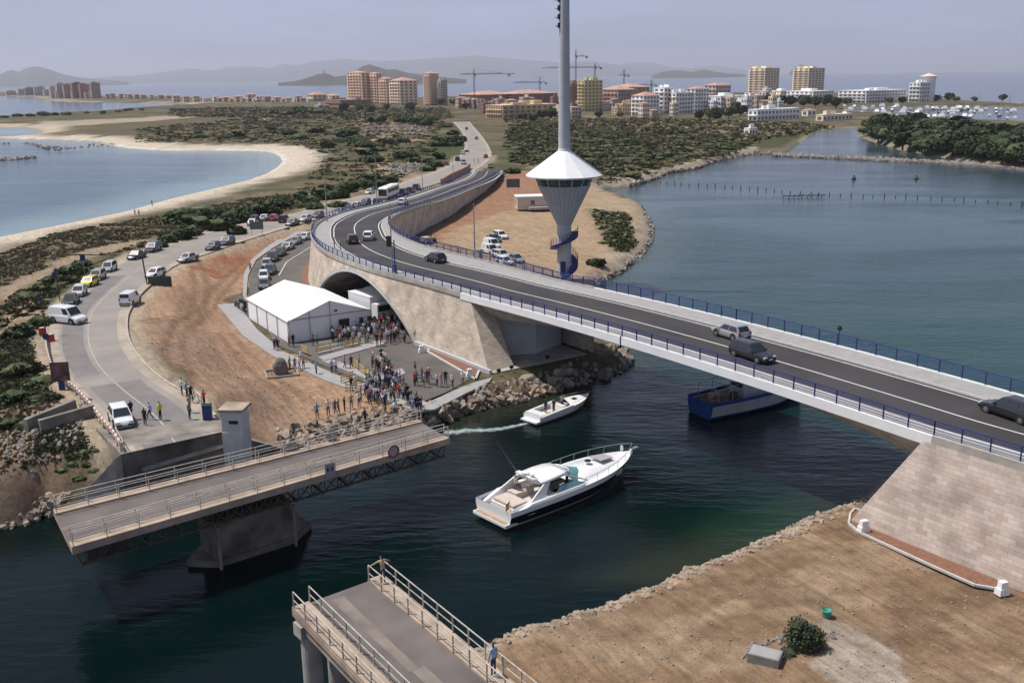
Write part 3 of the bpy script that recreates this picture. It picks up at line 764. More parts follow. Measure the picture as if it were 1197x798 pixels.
railing('blue railing on the front edge of the span, right half nearer the paved slope', rl(i_r, ij, z0, .24), 2.0)
railing('blue railing on the front edge of the span, half nearer the arch wall', rl(ij, IDX0+1, z0, .24), 2.0)
railing('blue railing above the paved stone abutment at the right edge', rl(0, i_r, z0, .24), 2.0)
i5 = IDX0+1; i6 = IDX0+62; i7 = NL-10
railing('blue railing on top of the stone wall over the arch', rl(i5, i6, z0, .1), 2.0)
railing('blue railing along the outer side of the ramp, beside the row of parked cars', rl(i6, i7, z0, .1), 2.2)
railing('blue railing on the far edge of the span against the lagoon', rl(i_r-4, IDX0-14, zw, .24), 2.0)
railing('blue railing on the far edge beside the control tower', rl(IDX0-14, IDX0-2, zw, .24), 2.0)
railing('blue railing on the far edge, right end of the bridge over the water', rl(0, i_r-4, zw, .24), 2.0)
railing('blue railing on the inner bend above the parked white vans', rl(IDX0-2, IDX0+46, zw, .1), 2.0)
railing('blue railing on the inner wall of the ramp above the dirt lot', rl(IDX0+46, NL-22, zw, .1), 2.2)
railing('light blue railing at the foot of the ramp, inner side', rl(NL-22, NL-8, zw, .1), 1.6, m=M_bluel)

# walls ------------------------------------------------------------------
SI0 = slen[IDX0]
ARC_C, ARC_A, ARC_H = 26.8, 17.3, 6.6        # arch along the outer wall, metres from the corner
def arch_z(s):
    u = (s-ARC_C)/ARC_A
    return BZ-.3+ARC_H*(1-u*u) if abs(u) < 1 else None
BAT = 1.2
def wall_pt(s, z, o=0.0, zt=9.0):
    """point of the battered outer wall, s from the corner (negative = towards the channel)"""
    if s <= 0: p = u0+u3*(-s); n = n3; zt = 9.2
    else:
        j = IDX0
        while j < len(slen)-2 and slen[j+1]-SI0 < s: j += 1
        t = (s-(slen[j]-SI0))/max(slen[j+1]-slen[j],1e-6); p = OUTL[j].lerp(OUTL[j+1], t); n = ON[j].lerp(ON[j+1], t).normalized(); zt = p.z
    b = BAT*max(0, (zt-z)/8.0)
    q = p-n*(b-o); q.z = z; return q, zt
mb = MB(); ss = [0.0]+list(np.arange(.75, slen[NL-6]-SI0, .75)); EDGE = 5.6
def wz(s, k, nz, zb, zt): return zb+(zt-zb)*k/nz
def ztop(s): return wall_pt(s, 5)[1]-.22
for a, b in zip(ss, ss[1:]):
    za, zb_ = arch_z(a), arch_z(b); za = BZ-.5 if za is None else za; zb_ = BZ-.5 if zb_ is None else zb_
    ta, tb = ztop(a), ztop(b)
    if ta-za < .1 or tb-zb_ < .1: continue
    for k in range(6):
        A1, A2 = za+(ta-za)*k/6, za+(ta-za)*(k+1)/6; B1, B2 = zb_+(tb-zb_)*k/6, zb_+(tb-zb_)*(k+1)/6
        mb.quad(wall_pt(a,A1)[0], wall_pt(b,B1)[0], wall_pt(b,B2)[0], wall_pt(a,A2)[0], 0, [(a,A1),(b,B1),(b,B2),(a,A2)])
# triangular end, leaning out into the channel
for k in range(8):
    z1, z2 = 1.0+(8.9-1.0)*k/8, 1.0+(8.9-1.0)*(k+1)/8
    e1, e2 = -EDGE*(1-(z1-1)/7.9), -EDGE*(1-(z2-1)/7.9)
    mb.quad(wall_pt(e1,z1)[0], wall_pt(0,z1)[0], wall_pt(0,z2)[0], wall_pt(e2,z2)[0], 0, [(e1,z1),(0,z1),(0,z2),(e2,z2)])
bb(mb, 'stone_wall', M_stone)
# sloping end face in shade, and the recessed grey bearing wall
mb = MB(); T = 2.4
for k in range(8):
    z1, z2 = 1.0+(8.9-1.0)*k/8, 1.0+(8.9-1.0)*(k+1)/8
    e1, e2 = -EDGE*(1-(z1-1)/7.9), -EDGE*(1-(z2-1)/7.9)
    p1, p2 = wall_pt(e1,z1)[0], wall_pt(e2,z2)[0]; q1, q2 = p1+n3*(T+BAT*(9-z1)/8), p2+n3*(T+BAT*(9-z2)/8)
    mb.quad(p1, p2, q2, q1, 0, [(0,z1),(0,z2),(T,z2),(T,z1)])
    r1, r2 = q1-u3*(-1.0-e1+EDGE*0), q2
    mb.quad(q1, q2, q2-u3*max(0,(-e2)+1.0), q1-u3*max(0,(-e1)+1.0), 0, [(0,z1),(0,z2),(3,z2),(3,z1)])
bb(mb, 'wall_end', M_stone)
mb = MB(); c0 = u0+n3*T
mb.prism([tuple((u0-u3*1.0+n3*T*.9).to_2d()), tuple((u0-u3*1.0+n3*(Wd-.6)).to_2d()), tuple((u0+u3*.6+n3*(Wd-.6)).to_2d()), tuple((u0+u3*2.4+n3*7.5).to_2d()), tuple((u0-u3*.2+n3*T*.9).to_2d())], .2, 8.0)
bb(mb, 'bearing_wall', M_grey)
mb = MB(); mb.prism([tuple((u0+n3*-.6+u3*EDGE*.98-n3*.9).to_2d()), tuple((u0+u3*(EDGE+.35)-n3*.9).to_2d()), tuple((u0+u3*(EDGE+.35)+n3*(Wd-1)).to_2d()), tuple((u0+u3*(-1)+n3*(Wd-1)).to_2d()), tuple((u0-u3*1+n3*2).to_2d())], -1, 1.75)
bb(mb, 'footing', M_conc)
# arch ring, vault and dark end wall of the underpass
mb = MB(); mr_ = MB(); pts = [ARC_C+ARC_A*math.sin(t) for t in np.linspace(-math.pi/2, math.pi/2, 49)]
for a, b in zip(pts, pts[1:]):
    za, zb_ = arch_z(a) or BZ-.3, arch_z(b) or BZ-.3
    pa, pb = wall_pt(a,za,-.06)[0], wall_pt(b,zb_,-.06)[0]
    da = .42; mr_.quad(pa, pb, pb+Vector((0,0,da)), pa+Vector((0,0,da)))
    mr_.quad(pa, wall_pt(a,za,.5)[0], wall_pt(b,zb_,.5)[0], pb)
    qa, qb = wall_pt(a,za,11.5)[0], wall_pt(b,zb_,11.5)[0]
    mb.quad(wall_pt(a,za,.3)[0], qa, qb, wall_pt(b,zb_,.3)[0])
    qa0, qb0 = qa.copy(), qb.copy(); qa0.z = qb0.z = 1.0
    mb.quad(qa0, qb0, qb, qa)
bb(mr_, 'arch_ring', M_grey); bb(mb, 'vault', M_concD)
# plinth along the foot of the stone wall
mb = MB()
for a, b in zip(np.arange(-EDGE-.2, ARC_C-ARC_A-.5, .7), np.arange(-EDGE+.5, ARC_C-ARC_A+.3, .7)):
    p, q = wall_pt(a,1.85,-.2)[0], wall_pt(b,1.85,-.2)[0]; mb.bar(p, q, .35, .5)
bb(mb, 'plinth', M_grey)
# inner wall of the ramp
mb = MB()
for i in range(IDX0-3, NL-8):
    a, b = off(i, ww[i]+.05), off(i+1, ww[i+1]+.05); a.z -= .22; b.z -= .22; c, d = a.copy(), b.copy(); c.z = d.z = 1.2
    if a.z > 1.25: mb.quad(a, b, d, c, 0, [(slen[i],a.z),(slen[i+1],b.z),(slen[i+1],1.2),(slen[i],1.2)])
bb(mb, 'inner_wall', M_stone)
# right abutment: paved stone face, slanting end
mb = MB(); R0 = LSPAN; EDR = 4.9
def rwall(s, z):
    q = u0+u3*s-n3*(.9*(9.0-z)/7.6+.25); q.z = z; return q
for k in range(8):
    z1, z2 = 1.0+(8.95-1.0)*k/8, 1.0+(8.95-1.0)*(k+1)/8
    e1, e2 = R0-EDR*(1-(z1-1)/7.95), R0-EDR*(1-(z2-1)/7.95)
    for a in range(12):
        s1, s2 = a/12, (a+1)/12
        A1, A2, B1, B2 = e1+(110-e1)*s1, e1+(110-e1)*s2, e2+(110-e2)*s1, e2+(110-e2)*s2
        mb.quad(rwall(A1,z1), rwall(A2,z1), rwall(B2,z2), rwall(B1,z2), 0, [(A1,z1),(A2,z1),(B2,z2),(B1,z2)])
    mb.quad(rwall(e1,z1), rwall(e2,z2), rwall(e2,z2)+n3*(Wd+.9), rwall(e1,z1)+n3*(Wd+1.5), 0, [(0,z1),(0,z2),(12,z2),(12,z1)])
bb(mb, 'stone_wall', M_stoneR)

# planted strips at the foot of the stone walls, with kerbs
def slab(name, pts, z, m, parent=None, thick=.0, tagk='structure'):
    mb = MB(); w = [(p.x,p.y) for p in pts]
    if thick: mb.prism(w, z-thick, z)
    else:
        tri = tessellate_polygon([[Vector((a,b,0)) for a,b in w]]); mb.add([(a,b,z) for a,b in w], tri)
    o = mb.build(name, m, parent)
    if not thick: fix_up(o)
    if tagk and parent is None: o['kind'] = tagk
    return o
def kerb(name, pts, z, m=M_kerb, w=.25, h=.15, parent=None):
    mb = MB()
    for a, b in zip(pts, pts[1:]): mb.bar(Vector((a.x,a.y,z)), Vector((b.x,b.y,z)), w, h)
    return mb.build(name, m, parent)
# ---- the square in front of the arch
Q = 1.68
sq = slab('square', pxl([(300,306),(322,291),(345,277),(366,268),(364,300),(366,330),(380,340),(395,335),(430,330),(460,350),(503,405),(515,412),(553,441),(520,459),(492,470),(472,464),(390,432),(322,402),(292,350),(291,325)],Q), Q, M_asph3)
fp = [(254,356),(276,354),(300,384),(330,410),(392,437),(436,452),(474,461),(500,470),(540,452),(556,446),(575,441),(572,446),(545,459),(508,478),(486,481),(462,470),(420,458),(380,444),(318,415),(284,392)]
slab('footpath', pxl(fp,Q+.11), Q+.11, M_pave, None, .2)
fp2 = [(299,304),(290,322),(288,345),(300,368),(292,366),(284,344),(285,320),(294,303),(315,286),(338,273),(366,262),(366,266),(342,277),(318,290)]
slab('footpath', pxl(fp2,Q+.12), Q+.12, M_pave, None, .2)
slab('gravel_strip', pxl([(365,300),(353,315),(352,328),(372,345),(380,341),(370,325),(366,310)],Q+.05), Q+.05, M_red)
bed = pxl([(504,404),(520,410),(560,433),(556,443),(500,411)],Q+.08)
slab('gravel_strip', bed, Q+.08, M_red); kerb('kerb', [bed[2],bed[3],bed[4],bed[0]], Q+.1).__setitem__('kind','structure')
island = pxl([(378,419),(448,402),(470,412),(430,436)],Q+.1)
slab('footpath', pxl([(372,417),(440,398),(452,398),(448,402),(380,421)],Q+.1), Q+.1, M_pave, None, .12)
slab('footpath', pxl([(376,421),(386,419),(440,437),(470,430),(474,436),(455,444),(430,443)],Q+.1), Q+.1, M_pave, None, .12)
for a, b in (((364,288),(335,306)),((335,306),(326,322))):
    o = strip([at(*a,Q), at(*b,Q)], .13, .01, 'lane_marking', M_line, sq)
for i in range(3):
    strip([at(372+0*i,412-i*6,Q), at(425+8*i,399-i*5,Q)], .12, .011, 'lane_marking', M_line, sq)
# strip beside the right abutment
bedR = pxl([(1000,594),(994,600),(992,612),(1004,622),(1095,664),(1140,684),(1170,689),(1176,684),(1160,672),(1090,638)],1.56)
slab('gravel_strip', bedR, 1.56, M_red)
kerb('kerb', bedR+[bedR[0]], 1.58, M_kerb, .16, .16).__setitem__('kind','structure')

# ================================================================== OLD SWING BRIDGE
ZD = 5.3
def old_bridge(name, label, A, B, C_, D, gaps, walk=.95):
    """A-B far/near corners of one end, D-C of the other: deck between two pavements with rails"""
    O = A.copy(); O.z = 0; t = thing(name, label, 'bridge', (O.x,O.y,0), 0)
    A, B, C_, D = [Vector((p.x-O.x,p.y-O.y,ZD)) for p in (A,B,C_,D)]
    def pt(s, w, z=0): return (A.lerp(B,w)).lerp(D.lerp(C_,w), s)+Vector((0,0,z))
    wd = (B-A).length; k = walk/wd
    def plate(w0, w1, z0_, z1_, name_, m, n=1):
        mb = MB()
        vs = [pt(s,w,z) for z in (z0_,z1_) for s, w in ((0,w0),(1,w0),(1,w1),(0,w1))]
        mb.add(vs, [(3,2,1,0),(4,5,6,7),(0,1,5,4),(1,2,6,5),(2,3,7,6),(3,0,4,7)]); return mb.build(name_, m, t, recalc=True)
    plate(0, 1, -.42, -.06, 'deck', M_deckc); plate(k, 1-k, -.058, -.03, 'carriageway', M_oldas)
    plate(0.003, k, -.058, .10, 'footpath', M_deckc); plate(1-k, .997, -.058, .10, 'footpath', M_deckc)
    return t, pt, k, O
M_deckc = mat('stained_deck_concrete', (.34,.265,.205), .92, .28, .8, .3)
M_oldas = mat('worn_asphalt', (.125,.108,.10), .9, .25, .35, .3)
M_dust = mat('dust_band', (.18,.15,.13), .95, .3, .6)
sb, spt, kk, SO = old_bridge('swing_bridge', 'old swing bridge deck turned open on its pier beside the left bank', at(62,596,ZD), at(84,641,ZD), at(526,513,ZD), at(489,491,ZD), 0)
mb = MB()
for s0, s1, w in ((.0,.28,.52),(.3,.62,.5),(.625,1,.55)):
    a, b = spt(s0,w,-.02), spt(s1,w-.02,-.02); mb.quad(spt(s0,w-.05,-.022), spt(s1,w-.07,-.022), spt(s1,w+.04,-.022), spt(s0,w+.05,-.022))
fix_up(mb.build('dust_band', M_dust, sb))
# lattice girders under the deck
def truss(parent, pt, w, s0, s1, n, d, name='lattice_girder'):
    mb = MB(); T_, B_ = -.42, -.42-d
    mb.bar(pt(s0,w,T_-.06), pt(s1,w,T_-.06), .16, .12); mb.bar(pt(s0,w,B_), pt(s1,w,B_), .16, .12)
    for i in range(n):
        a, b = s0+(s1-s0)*i/n, s0+(s1-s0)*(i+1)/n
        mb.bar(pt(a,w,T_-.1), pt(b,w,B_), .08, .08); mb.bar(pt(a,w,B_), pt(b,w,T_-.1), .08, .08); mb.bar(pt(b,w,T_-.1), pt(b,w,B_), .07, .07)
    return mb.build(name, M_rust, parent)
truss(sb, spt, .90, .02, .99, 26, 1.15); truss(sb, spt, .12, .02, .99, 26, 1.15)
mb = MB()
for i in range(14): mb.bar(spt(.02+i*.074,.12,-1.7), spt(.02+i*.074,.9,-1.7), .12, .12)
mb.build('cross_beams', M_rust, sb)
mb = MB(); c = spt(.075,.5,-1.25); d_ = (spt(1,.5)-spt(0,.5)); mb.box((c.x,c.y,c.z), (2.6,4.2,1.35), math.atan2(d_.y,d_.x)); mb.build('counterweight', M_rust, sb)
def old_rails(pt, O, k, sides, group, thing_n, s0=0.004, s1=.996, step=2.05):
    for w, lab in sides:
        P = [Vector((0,0,0))+pt(s0+(s1-s0)*i/24, w, .0)+O for i in range(25)]
        for p in P: p.z = ZD+.08
        railing(lab, P, step, h=1.0, m=M_rail, post=.08, bars=(.5,), toph=.045, rb=.020, group=group, name='old_railing', mpost=M_railp)
M_railp = mat('rust_footed_rail', (.40,.36,.32), .8, .35, 2.2)
old_rails(spt, SO, kk, ((.012,'rusty white railing on the bank side edge of the open swing bridge'),(kk,'rusty white railing between road and bank side footway of the swing bridge'),(1-kk,'rusty white railing between road and canal side footway of the swing bridge'),(.988,'rusty white railing on the canal side edge of the open swing bridge')), 'railings of the old swing bridge', sb)
# pier of the swing bridge with pointed cutwaters
pc = (at(225,655,0)+at(330,632,0))/2; pd = (spt(1,.5)-spt(0,.5)); pa = math.atan2(pd.y,pd.x)
pcen = spt(.425,.52)+SO
M_concP = mat('shaded_pier_concrete', (.15,.125,.10), .9, .5, .6, .5)  # dark brown has the shade under the deck put into its colour
pier = thing('bridge_pier', 'stained concrete pier with pointed ends carrying the open swing bridge', 'pier', (pcen.x,pcen.y,0), pa)
MB().box((0,0,1.45), (6.0,2.8,3.9), 0).build('shaft', M_concP, pier)
MB().prism([(-3.0,-1.6),(3.0,-1.6),(5.2,0),(3.0,1.6),(-3.0,1.6),(-4.6,0)], -2, .5, top=None).build('cutwater', M_concP, pier)
MB().loft([[(3.0,-1.4,.5),(3.0,1.4,.5),(3.0,1.3,2.6),(3.0,-1.3,2.6)],[(5.0,-.1,.5),(5.0,.1,.5),(3.3,.1,2.5),(3.3,-.1,2.5)]]).build('cutwater', M_concP, pier)
MB().box((0,0,3.55), (4.6,3.0,.35), 0).build('turntable', M_rust, pier)
mb = MB()
for q in (-2.9,2.9): mb.cyl((q,-2.0,-.5),(q,-2.0,3.3),.12,.12,8)
mb.build('fender_post', M_concD, pier)
# signs fixed on the swing bridge
def disc_sign(name, label, s, w, h, r, mats, ptf, O, ring=True, grp=None):
    p = ptf(s, w, 0)+O; t = thing(name, label, 'sign', (p.x,p.y,ZD+h), pa+math.pi, grp)
    MB().cyl((0,.0,0),(0,.06,0), r, r, 24).build('face', mats[0], t)
    if ring:
        mb = MB(); n = 24
        for i in range(n):
            a, b = 2*math.pi*i/n, 2*math.pi*(i+1)/n
            mb.bar((r*.92*math.cos(a),.075,r*.92*math.sin(a)), (r*.92*math.cos(b),.075,r*.92*math.sin(b)), .05, r*.22)
        mb.build('ring', mats[1], t)
    MB().cyl((0,-.04,-.0),(0,-.04,-.9), .035, .035, 6).build('bracket', M_rail, t)
    return t
M_dred = mat('faded_red', (.20,.055,.05), .6, .15, 4)
disc_sign('round_sign', 'round grey navigation sign with dark red rim on the canal side of the swing bridge', .815, 1.0, .35, .5, (M_metal, M_dred), spt, SO)
t = disc_sign('round_sign', 'round plain grey sign on the bank side railing, left one of two', .60, .0, .35, .55, (M_metal, M_metal), spt, SO, False)
t = disc_sign('round_sign', 'round plain grey sign on the bank side railing, right one of two', .72, .0, .55, .50, (M_metal, M_metal), spt, SO, False)
p = spt(.625, 1.0)+SO; t = thing('notice_board', 'small grey rectangular panel hung on the canal side railing', 'sign', (p.x,p.y,ZD+.1), pa)
MB().box((0,-.05,.15),(.8,.05,1.2)).build('panel', M_metal, t); MB().box((-.18,-.08,.3),(.12,.02,.3)).box((.18,-.08,.3),(.12,.02,.3)).build('lights', M_black, t)

# near stub of the old bridge
st, tpt, tk, TO = old_bridge('bridge_stub', 'cut off stub of the old road bridge in the foreground', at(448,672,ZD), at(341,711,ZD), at(341,711,ZD)+(at(601,798,ZD)-at(448,672,ZD))*2.1, at(448,672,ZD)+(at(601,798,ZD)-at(448,672,ZD))*2.1, 0, 1.05)
mb = MB()
for s0, s1, w in ((.02,.33,.56),(.331,.8,.52)): mb.quad(tpt(s0,w-.06,-.022), tpt(s1,w-.04,-.022), tpt(s1,w+.05,-.022), tpt(s0,w+.07,-.022))
fix_up(mb.build('dust_band', M_dust, st))
for w in (.06,.94):
    mb = MB(); a, b = tpt(.0,w,-.8), tpt(1,w,-.8); mb.bar(a, b, .35, .55); mb.build('side_beam', M_deckc, st)
mb = MB(); mb.bar(tpt(.03,-.02,-.95), tpt(.03,1.02,-.95), .9, .75); mb.build('cap_beam', M_conc, st)
for s in (.035,.62):
    for w in (.10,.36,.64,.90):
        p = tpt(s,w); MB().cyl((p.x,p.y,-3),(p.x,p.y,4.0),.55,.55,20).build('column', M_conc, st)
old_rails(tpt, TO, tk, ((.012,'white railing on the outer right edge of the foreground bridge stub'),(tk,'rusty low railing between road and right footway of the foreground stub'),(1-tk,'rusty railing between road and left footway of the foreground stub'),(.988,'white railing on the outer left edge of the foreground stub')), 'railings of the foreground bridge stub', st, 0.006, .996, 1.55)

# ---- abutment of the old bridge at the end of the coast road
aw = [at(x,y,ZD-.02) for x,y in ((142,531),(158,524),(180,517),(205,510),(230,506),(258,503.5),(264,504))]
ab = thing('bridge_abutment', 'dark curved concrete abutment where the coast road ends above the canal', 'abutment', (aw[0].x,aw[0].y,0))
ao = Vector((aw[0].x,aw[0].y,0))
poly = [(p.x-ao.x,p.y-ao.y) for p in aw]+[(p.x-ao.x,p.y-ao.y) for p in (at(262,490,ZD),at(150,500,ZD),at(112,500,ZD))]
MB().prism(poly, -1.5, ZD-.02).build('wall', M_concD, ab)
def wing(a, b, za, zb, w, name, m, zb0=-1.2):
    mb = MB(); a = a-ao; b = b-ao; d = (b-a); d.z = 0; d.normalize(); n = Vector((-d.y,d.x,0))*w/2
    vs = [Vector((p.x,p.y,z)) for p, z in ((a-n,zb0),(a+n,zb0),(b+n,zb0),(b-n,zb0),(a-n,za),(a+n,za),(b+n,zb),(b-n,zb))]
    mb.add(vs, [(3,2,1,0),(4,5,6,7),(0,1,5,4),(1,2,6,5),(2,3,7,6),(3,0,4,7)]); return mb.build(name, m, ab, recalc=True)
wing(at(139,533,ZD), at(86,590,1.2), ZD, 1.2, 2.0, 'wing_wall', mat('pale_coping', (.43,.38,.31), .9, .25, 1.2, .3))
wing(at(264,506,ZD-.1), at(290,511,3.0), 4.2, 2.9, .6, 'wing_wall', M_concD); wing(at(290,511,3.0), at(330,524,1.6), 2.9, 1.7, .5, 'wing_wall', M_concD)
a, b = aw[1]-ao, aw[5]-ao; mb = MB(); mb.bar(a+Vector((.5,-.35,-1.7)), b+Vector((.1,-.3,-1.2)), .5, .18); mb.build('ledge', M_conc, ab)
# old channel walls on the bank to the left
cw = thing('retaining_wall', 'pair of low old concrete walls running up the left bank', 'retaining wall', tuple(at(84,520,3)))
co = at(84,520,3); 
for (p0, z0_), (p1, z1_), nm in ((((36,532),2.4),((90,486),4.6),'side_wall'),(((52,534),2.4),((112,490),4.8),'side_wall')):
    a, b = at(*p0,z0_), at(*p1,z1_); a.z = zat(a.x,a.y)+.9; b.z = zat(b.x,b.y)+.9; a -= co; b -= co; mb = MB(); mb.bar(a+Vector((0,0,-.6)), b+Vector((0,0,-.6)), .45, 1.6); mb.build(nm, M_concD, cw)
MB().box(tuple(at(98,484,4.9)-co+Vector((0,0,-.2))), (4.5,3.2,.5), .7).build('cover_slab', M_conc, cw)
# hut
hc = at(268,492,ZD-1.0); hr = 0.20+R(5)
hz = 1.6
h1 = at(271,478.5,7.9)
hut = thing('control_hut', 'small white flat roofed control hut at the end of the coast road', 'hut', (h1.x-.15,h1.y+1.2,hz), R(-4))
MB().box((0,0,3.0),(1.7,1.75,6.0)).build('wall', M_offw, hut)
MB().box((0,0,6.10),(2.1,2.15,.2)).build('roof', M_deckc, hut)
o = MB().box((-.87,.15,4.65),(.06,.8,1.9)).build('door', M_blue, hut)
o = MB().box((.15,-.90,5.1),(.75,.06,.28)).build('window', M_glass, hut)
MB().box((0,-.02,2.1),(1.76,1.8,4.2)).build('base', M_offw, hut)
bn = thing('container', 'dark blue cube shaped container beside the control hut', 'container', tuple(at(243,489,ZD)), R(10))
MB().box((0,0,.6),(.75,.75,1.2)).build('body', M_blue, bn); MB().box((0,0,1.23),(.8,.8,.07)).build('lid', M_black, bn)

# red and white barrier along the seaward edge of the coast road
bar_pts = [at_road(*p) for p in ((62,440),(74,450),(88,460),(100,473),(112,487),(121,500),(132,512),(142,528))]
M_rw = bpy.data.materials.new('red_white_band'); M_rw.use_nodes = True
_t = M_rw.node_tree; _g = N(_t,'ShaderNodeNewGeometry'); _w = N(_t,'ShaderNodeTexWave'); _w.inputs['Scale'].default_value = .55; _w.inputs['Distortion'].default_value = 1.5
_r = N(_t,'ShaderNodeValToRGB'); _r.color_ramp.interpolation = 'CONSTANT'; _r.color_ramp.elements[0].color = (.55,.50,.46,1); _r.color_ramp.elements[1].position = .6; _r.color_ramp.elements[1].color = (.33,.13,.10,1)
_t.links.new(_g.outputs['Position'],_w.inputs['Vector']); _t.links.new(_w.outputs['Fac'],_r.inputs[0]); _t.links.new(_r.outputs[0],_t.nodes['Principled BSDF'].inputs['Base Color'])
railing('faded red and white guard rail along the seaward edge of the road end', bar_pts, 1.7, h=.75, m=M_rw, post=.14, bars=(.45,), toph=.16, rb=.05, group=None, name='guard_rail', cat='guard rail')
railing('faded red and white guard rail beside the billboard, further up the road', [at_road(*p) for p in ((54,400),(55,412),(58,425),(62,438))], 2.2, h=.7, m=M_rw, post=.14, bars=(.4,), toph=.14, rb=.05, group=None, name='guard_rail', cat='guard rail')
railing('short plain handrail at the corner of the road end above the water', [at(146,530,ZD), at(140,520,ZD), at(136,512,ZD)], 1.2, h=1.0, m=M_rail, post=.07, bars=(.5,), toph=.05, group=None, name='handrail')
railing('short wooden fence beside the people at the control hut', [at(210,455,5.0), at(230,468,5.1), at(236,474,5.2)], 1.4, h=.9, m=M_rail, post=.08, bars=(.45,), group=None, name='fence', cat='fence')

# ================================================================== TOWER
tb = at(659.5,327,BZ); tw = thing('control_tower', 'tall white control tower with conical roof, windowed cabin, spiral stair and mast', 'tower', (tb.x,tb.y,BZ))
zc = lambda py: top_z(Vector((tb.x,tb.y,BZ)), py)-BZ
z_cone0, z_w0, z_w1, z_ap = zc(262), zc(219.5)+.3, zc(207)+.3, zc(176)
sc = 1/7.15
MB().lathe([(1.15,0),(1.15,z_cone0)], 28).build('shaft', M_grey, tw, True)
# fluted funnel under the cabin
def flute(rz, n=28, amp=.025):
    mb = MB(); m2 = n*2; vs = []
    for r, z in rz:
        for i in range(m2):
            rr = r*(1+(amp if i%2 else -amp)); a = math.pi*2*i/m2; vs.append((rr*math.cos(a), rr*math.sin(a), z))
    fs = [(j*m2+i, j*m2+(i+1)%m2, (j+1)*m2+(i+1)%m2, (j+1)*m2+i) for j in range(len(rz)-1) for i in range(m2)]
    mb.add(vs, fs); return mb
rw0, rw1 = 4.05, 4.75
flute([(1.16,z_cone0-.05),(2.6,z_cone0+(z_w0-z_cone0)*.5),(rw0,z_w0)]).build('funnel', M_grey, tw)
MB().lathe([(rw0-.05,z_w0),(rw0+.12,z_w0),(rw0+.14,z_w0+.18),(rw0,z_w0+.18)], 28).build('sill', M_grey, tw)
MB().lathe([(rw0-.1,z_w0+.15),(rw1-.1,z_w1)], 28).build('glazing', mat('tower_glass', (.07,.09,.085), .06, .3, .8, 0, 0, .8), tw)
for i in range(14):
    a = 2*math.pi*i/14; MB().bar(((rw0-.04)*math.cos(a),(rw0-.04)*math.sin(a),z_w0+.15), ((rw1-.04)*math.cos(a),(rw1-.04)*math.sin(a),z_w1), .16, .16).build('mullion', M_grey, tw)
flute([(5.6,z_w1-.25),(6.05,z_w1-.15),(6.08,z_w1+.05),(.95,z_ap)], 14, .012).build('roof', M_white, tw)
MB().lathe([(5.6,z_w1-.25),(0.3,z_w1+.1)], 28).build('soffit', M_grey, tw)
MB().lathe([(.95,z_ap-.6),(.92,z_ap+.1),(.86,z_ap+12),(.66,z_ap+40)], 24).build('mast', M_grey, tw, True)
MB().lathe([(.99,z_ap-.05),(.99,z_ap+.25),(.9,z_ap+.3)], 24).build('collar', M_white, tw)
for k in range(7):
    zz = zc(30)-.0+k*1.25; x0 = -.82
    q = MB().box((x0,-.25,zz),(.42,.5,.75)).build('antenna', mat('antenna_brown', (.055,.03,.04), .6, .1, 3), tw)
    MB().box((x0-.38,-.25,zz-.1),(.45,.14,.14)).build('antenna_arm', M_grey, q)
MB().box((-1.02,-.2,z_ap+7.2-.0),(.35,.2,.2)).build('lamp', M_black, tw)
o = MB().box((-.25,-1.13,zc(311)-.1),(.85,.12,2.1)).build('door', M_blue, tw)
# spiral stair: two flights round the shaft
def helix(a0, a1, z0_, z1_, r0, r1, n):
    st_ = MB(); hr_ = MB(); po = MB(); prev = None
    for i in range(n):
        t0, t1 = i/n, (i+1)/n; a, b = a0+(a1-a0)*t0, a0+(a1-a0)*t1; za, zb = z0_+(z1_-z0_)*t0, z0_+(z1_-z0_)*t1
        P = lambda r, an, z: (r*math.cos(an), r*math.sin(an), z)
        vs = [P(r0,a,za-.42),P(r1,a,za-.42),P(r1,b,zb-.42),P(r0,b,zb-.42),P(r0,a,za),P(r1,a,za),P(r1,b,zb),P(r0,b,zb)]
        st_.add(vs, [(3,2,1,0),(4,5,6,7),(0,1,5,4),(1,2,6,5),(2,3,7,6),(3,0,4,7)])
        for h in (1.05,.7,.35): hr_.bar(P(r1-.04,a,za+h), P(r1-.04,b,zb+h), .05, .05)
        if i % 2 == 0: po.bar(P(r1-.04,a,za), P(r1-.04,a,za+1.05), .06, .06)
    st_.build('stair', M_blue, tw, recalc=True); hr_.build('stair_handrail', mat('stair_rail_red', (.13,.045,.06), .6, .2, 3), tw); po.build('stair_balusters', M_blue, tw)
zl0 = zc(322); zl1 = zc(268)
helix(R(-110), R(60), zl0-.1, zc(300)+.3, 1.2, 2.25, 22)
helix(R(-190), R(10), zc(289), zc(272)+.2, 1.2, 2.25, 26)
# gangway from the bridge to the stair
i_t = min(ALL, key=lambda i: (INNL[i]-Vector((tb.x,tb.y,0))).to_2d().length)
pg = off(i_t+2, ww[i_t+2]); pg.z = 0
gb = MB(); dd = Vector((pg.x-tb.x, pg.y-tb.y, 0)); zdk = OUTL[i_t].z-BZ-.0
gb.bar(dd.normalized()*1.3+Vector((0,0,zl0-.25)), dd+Vector((0,0,zdk+.05)), 1.5, .3); gb.build('gangway', M_blue, tw)
gb = MB(); nn_ = Vector((-dd.y,dd.x,0)).normalized()*.72
for sgn in (-1,1):
    for h in (.35,.7,1.05): gb.bar(dd.normalized()*1.6+nn_*sgn+Vector((0,0,zl0-.1+h)), dd+nn_*sgn+Vector((0,0,zdk+.2+h)), .05, .05)
    for k in range(5):
        t_ = k/4; q = (dd.normalized()*1.6).lerp(dd, t_)+nn_*sgn; z_ = (zl0-.1)*(1-t_)+(zdk+.2)*t_; gb.bar(q+Vector((0,0,z_)), q+Vector((0,0,z_+1.05)), .07, .07)
gb.build('gangway_railing', M_blue, tw)

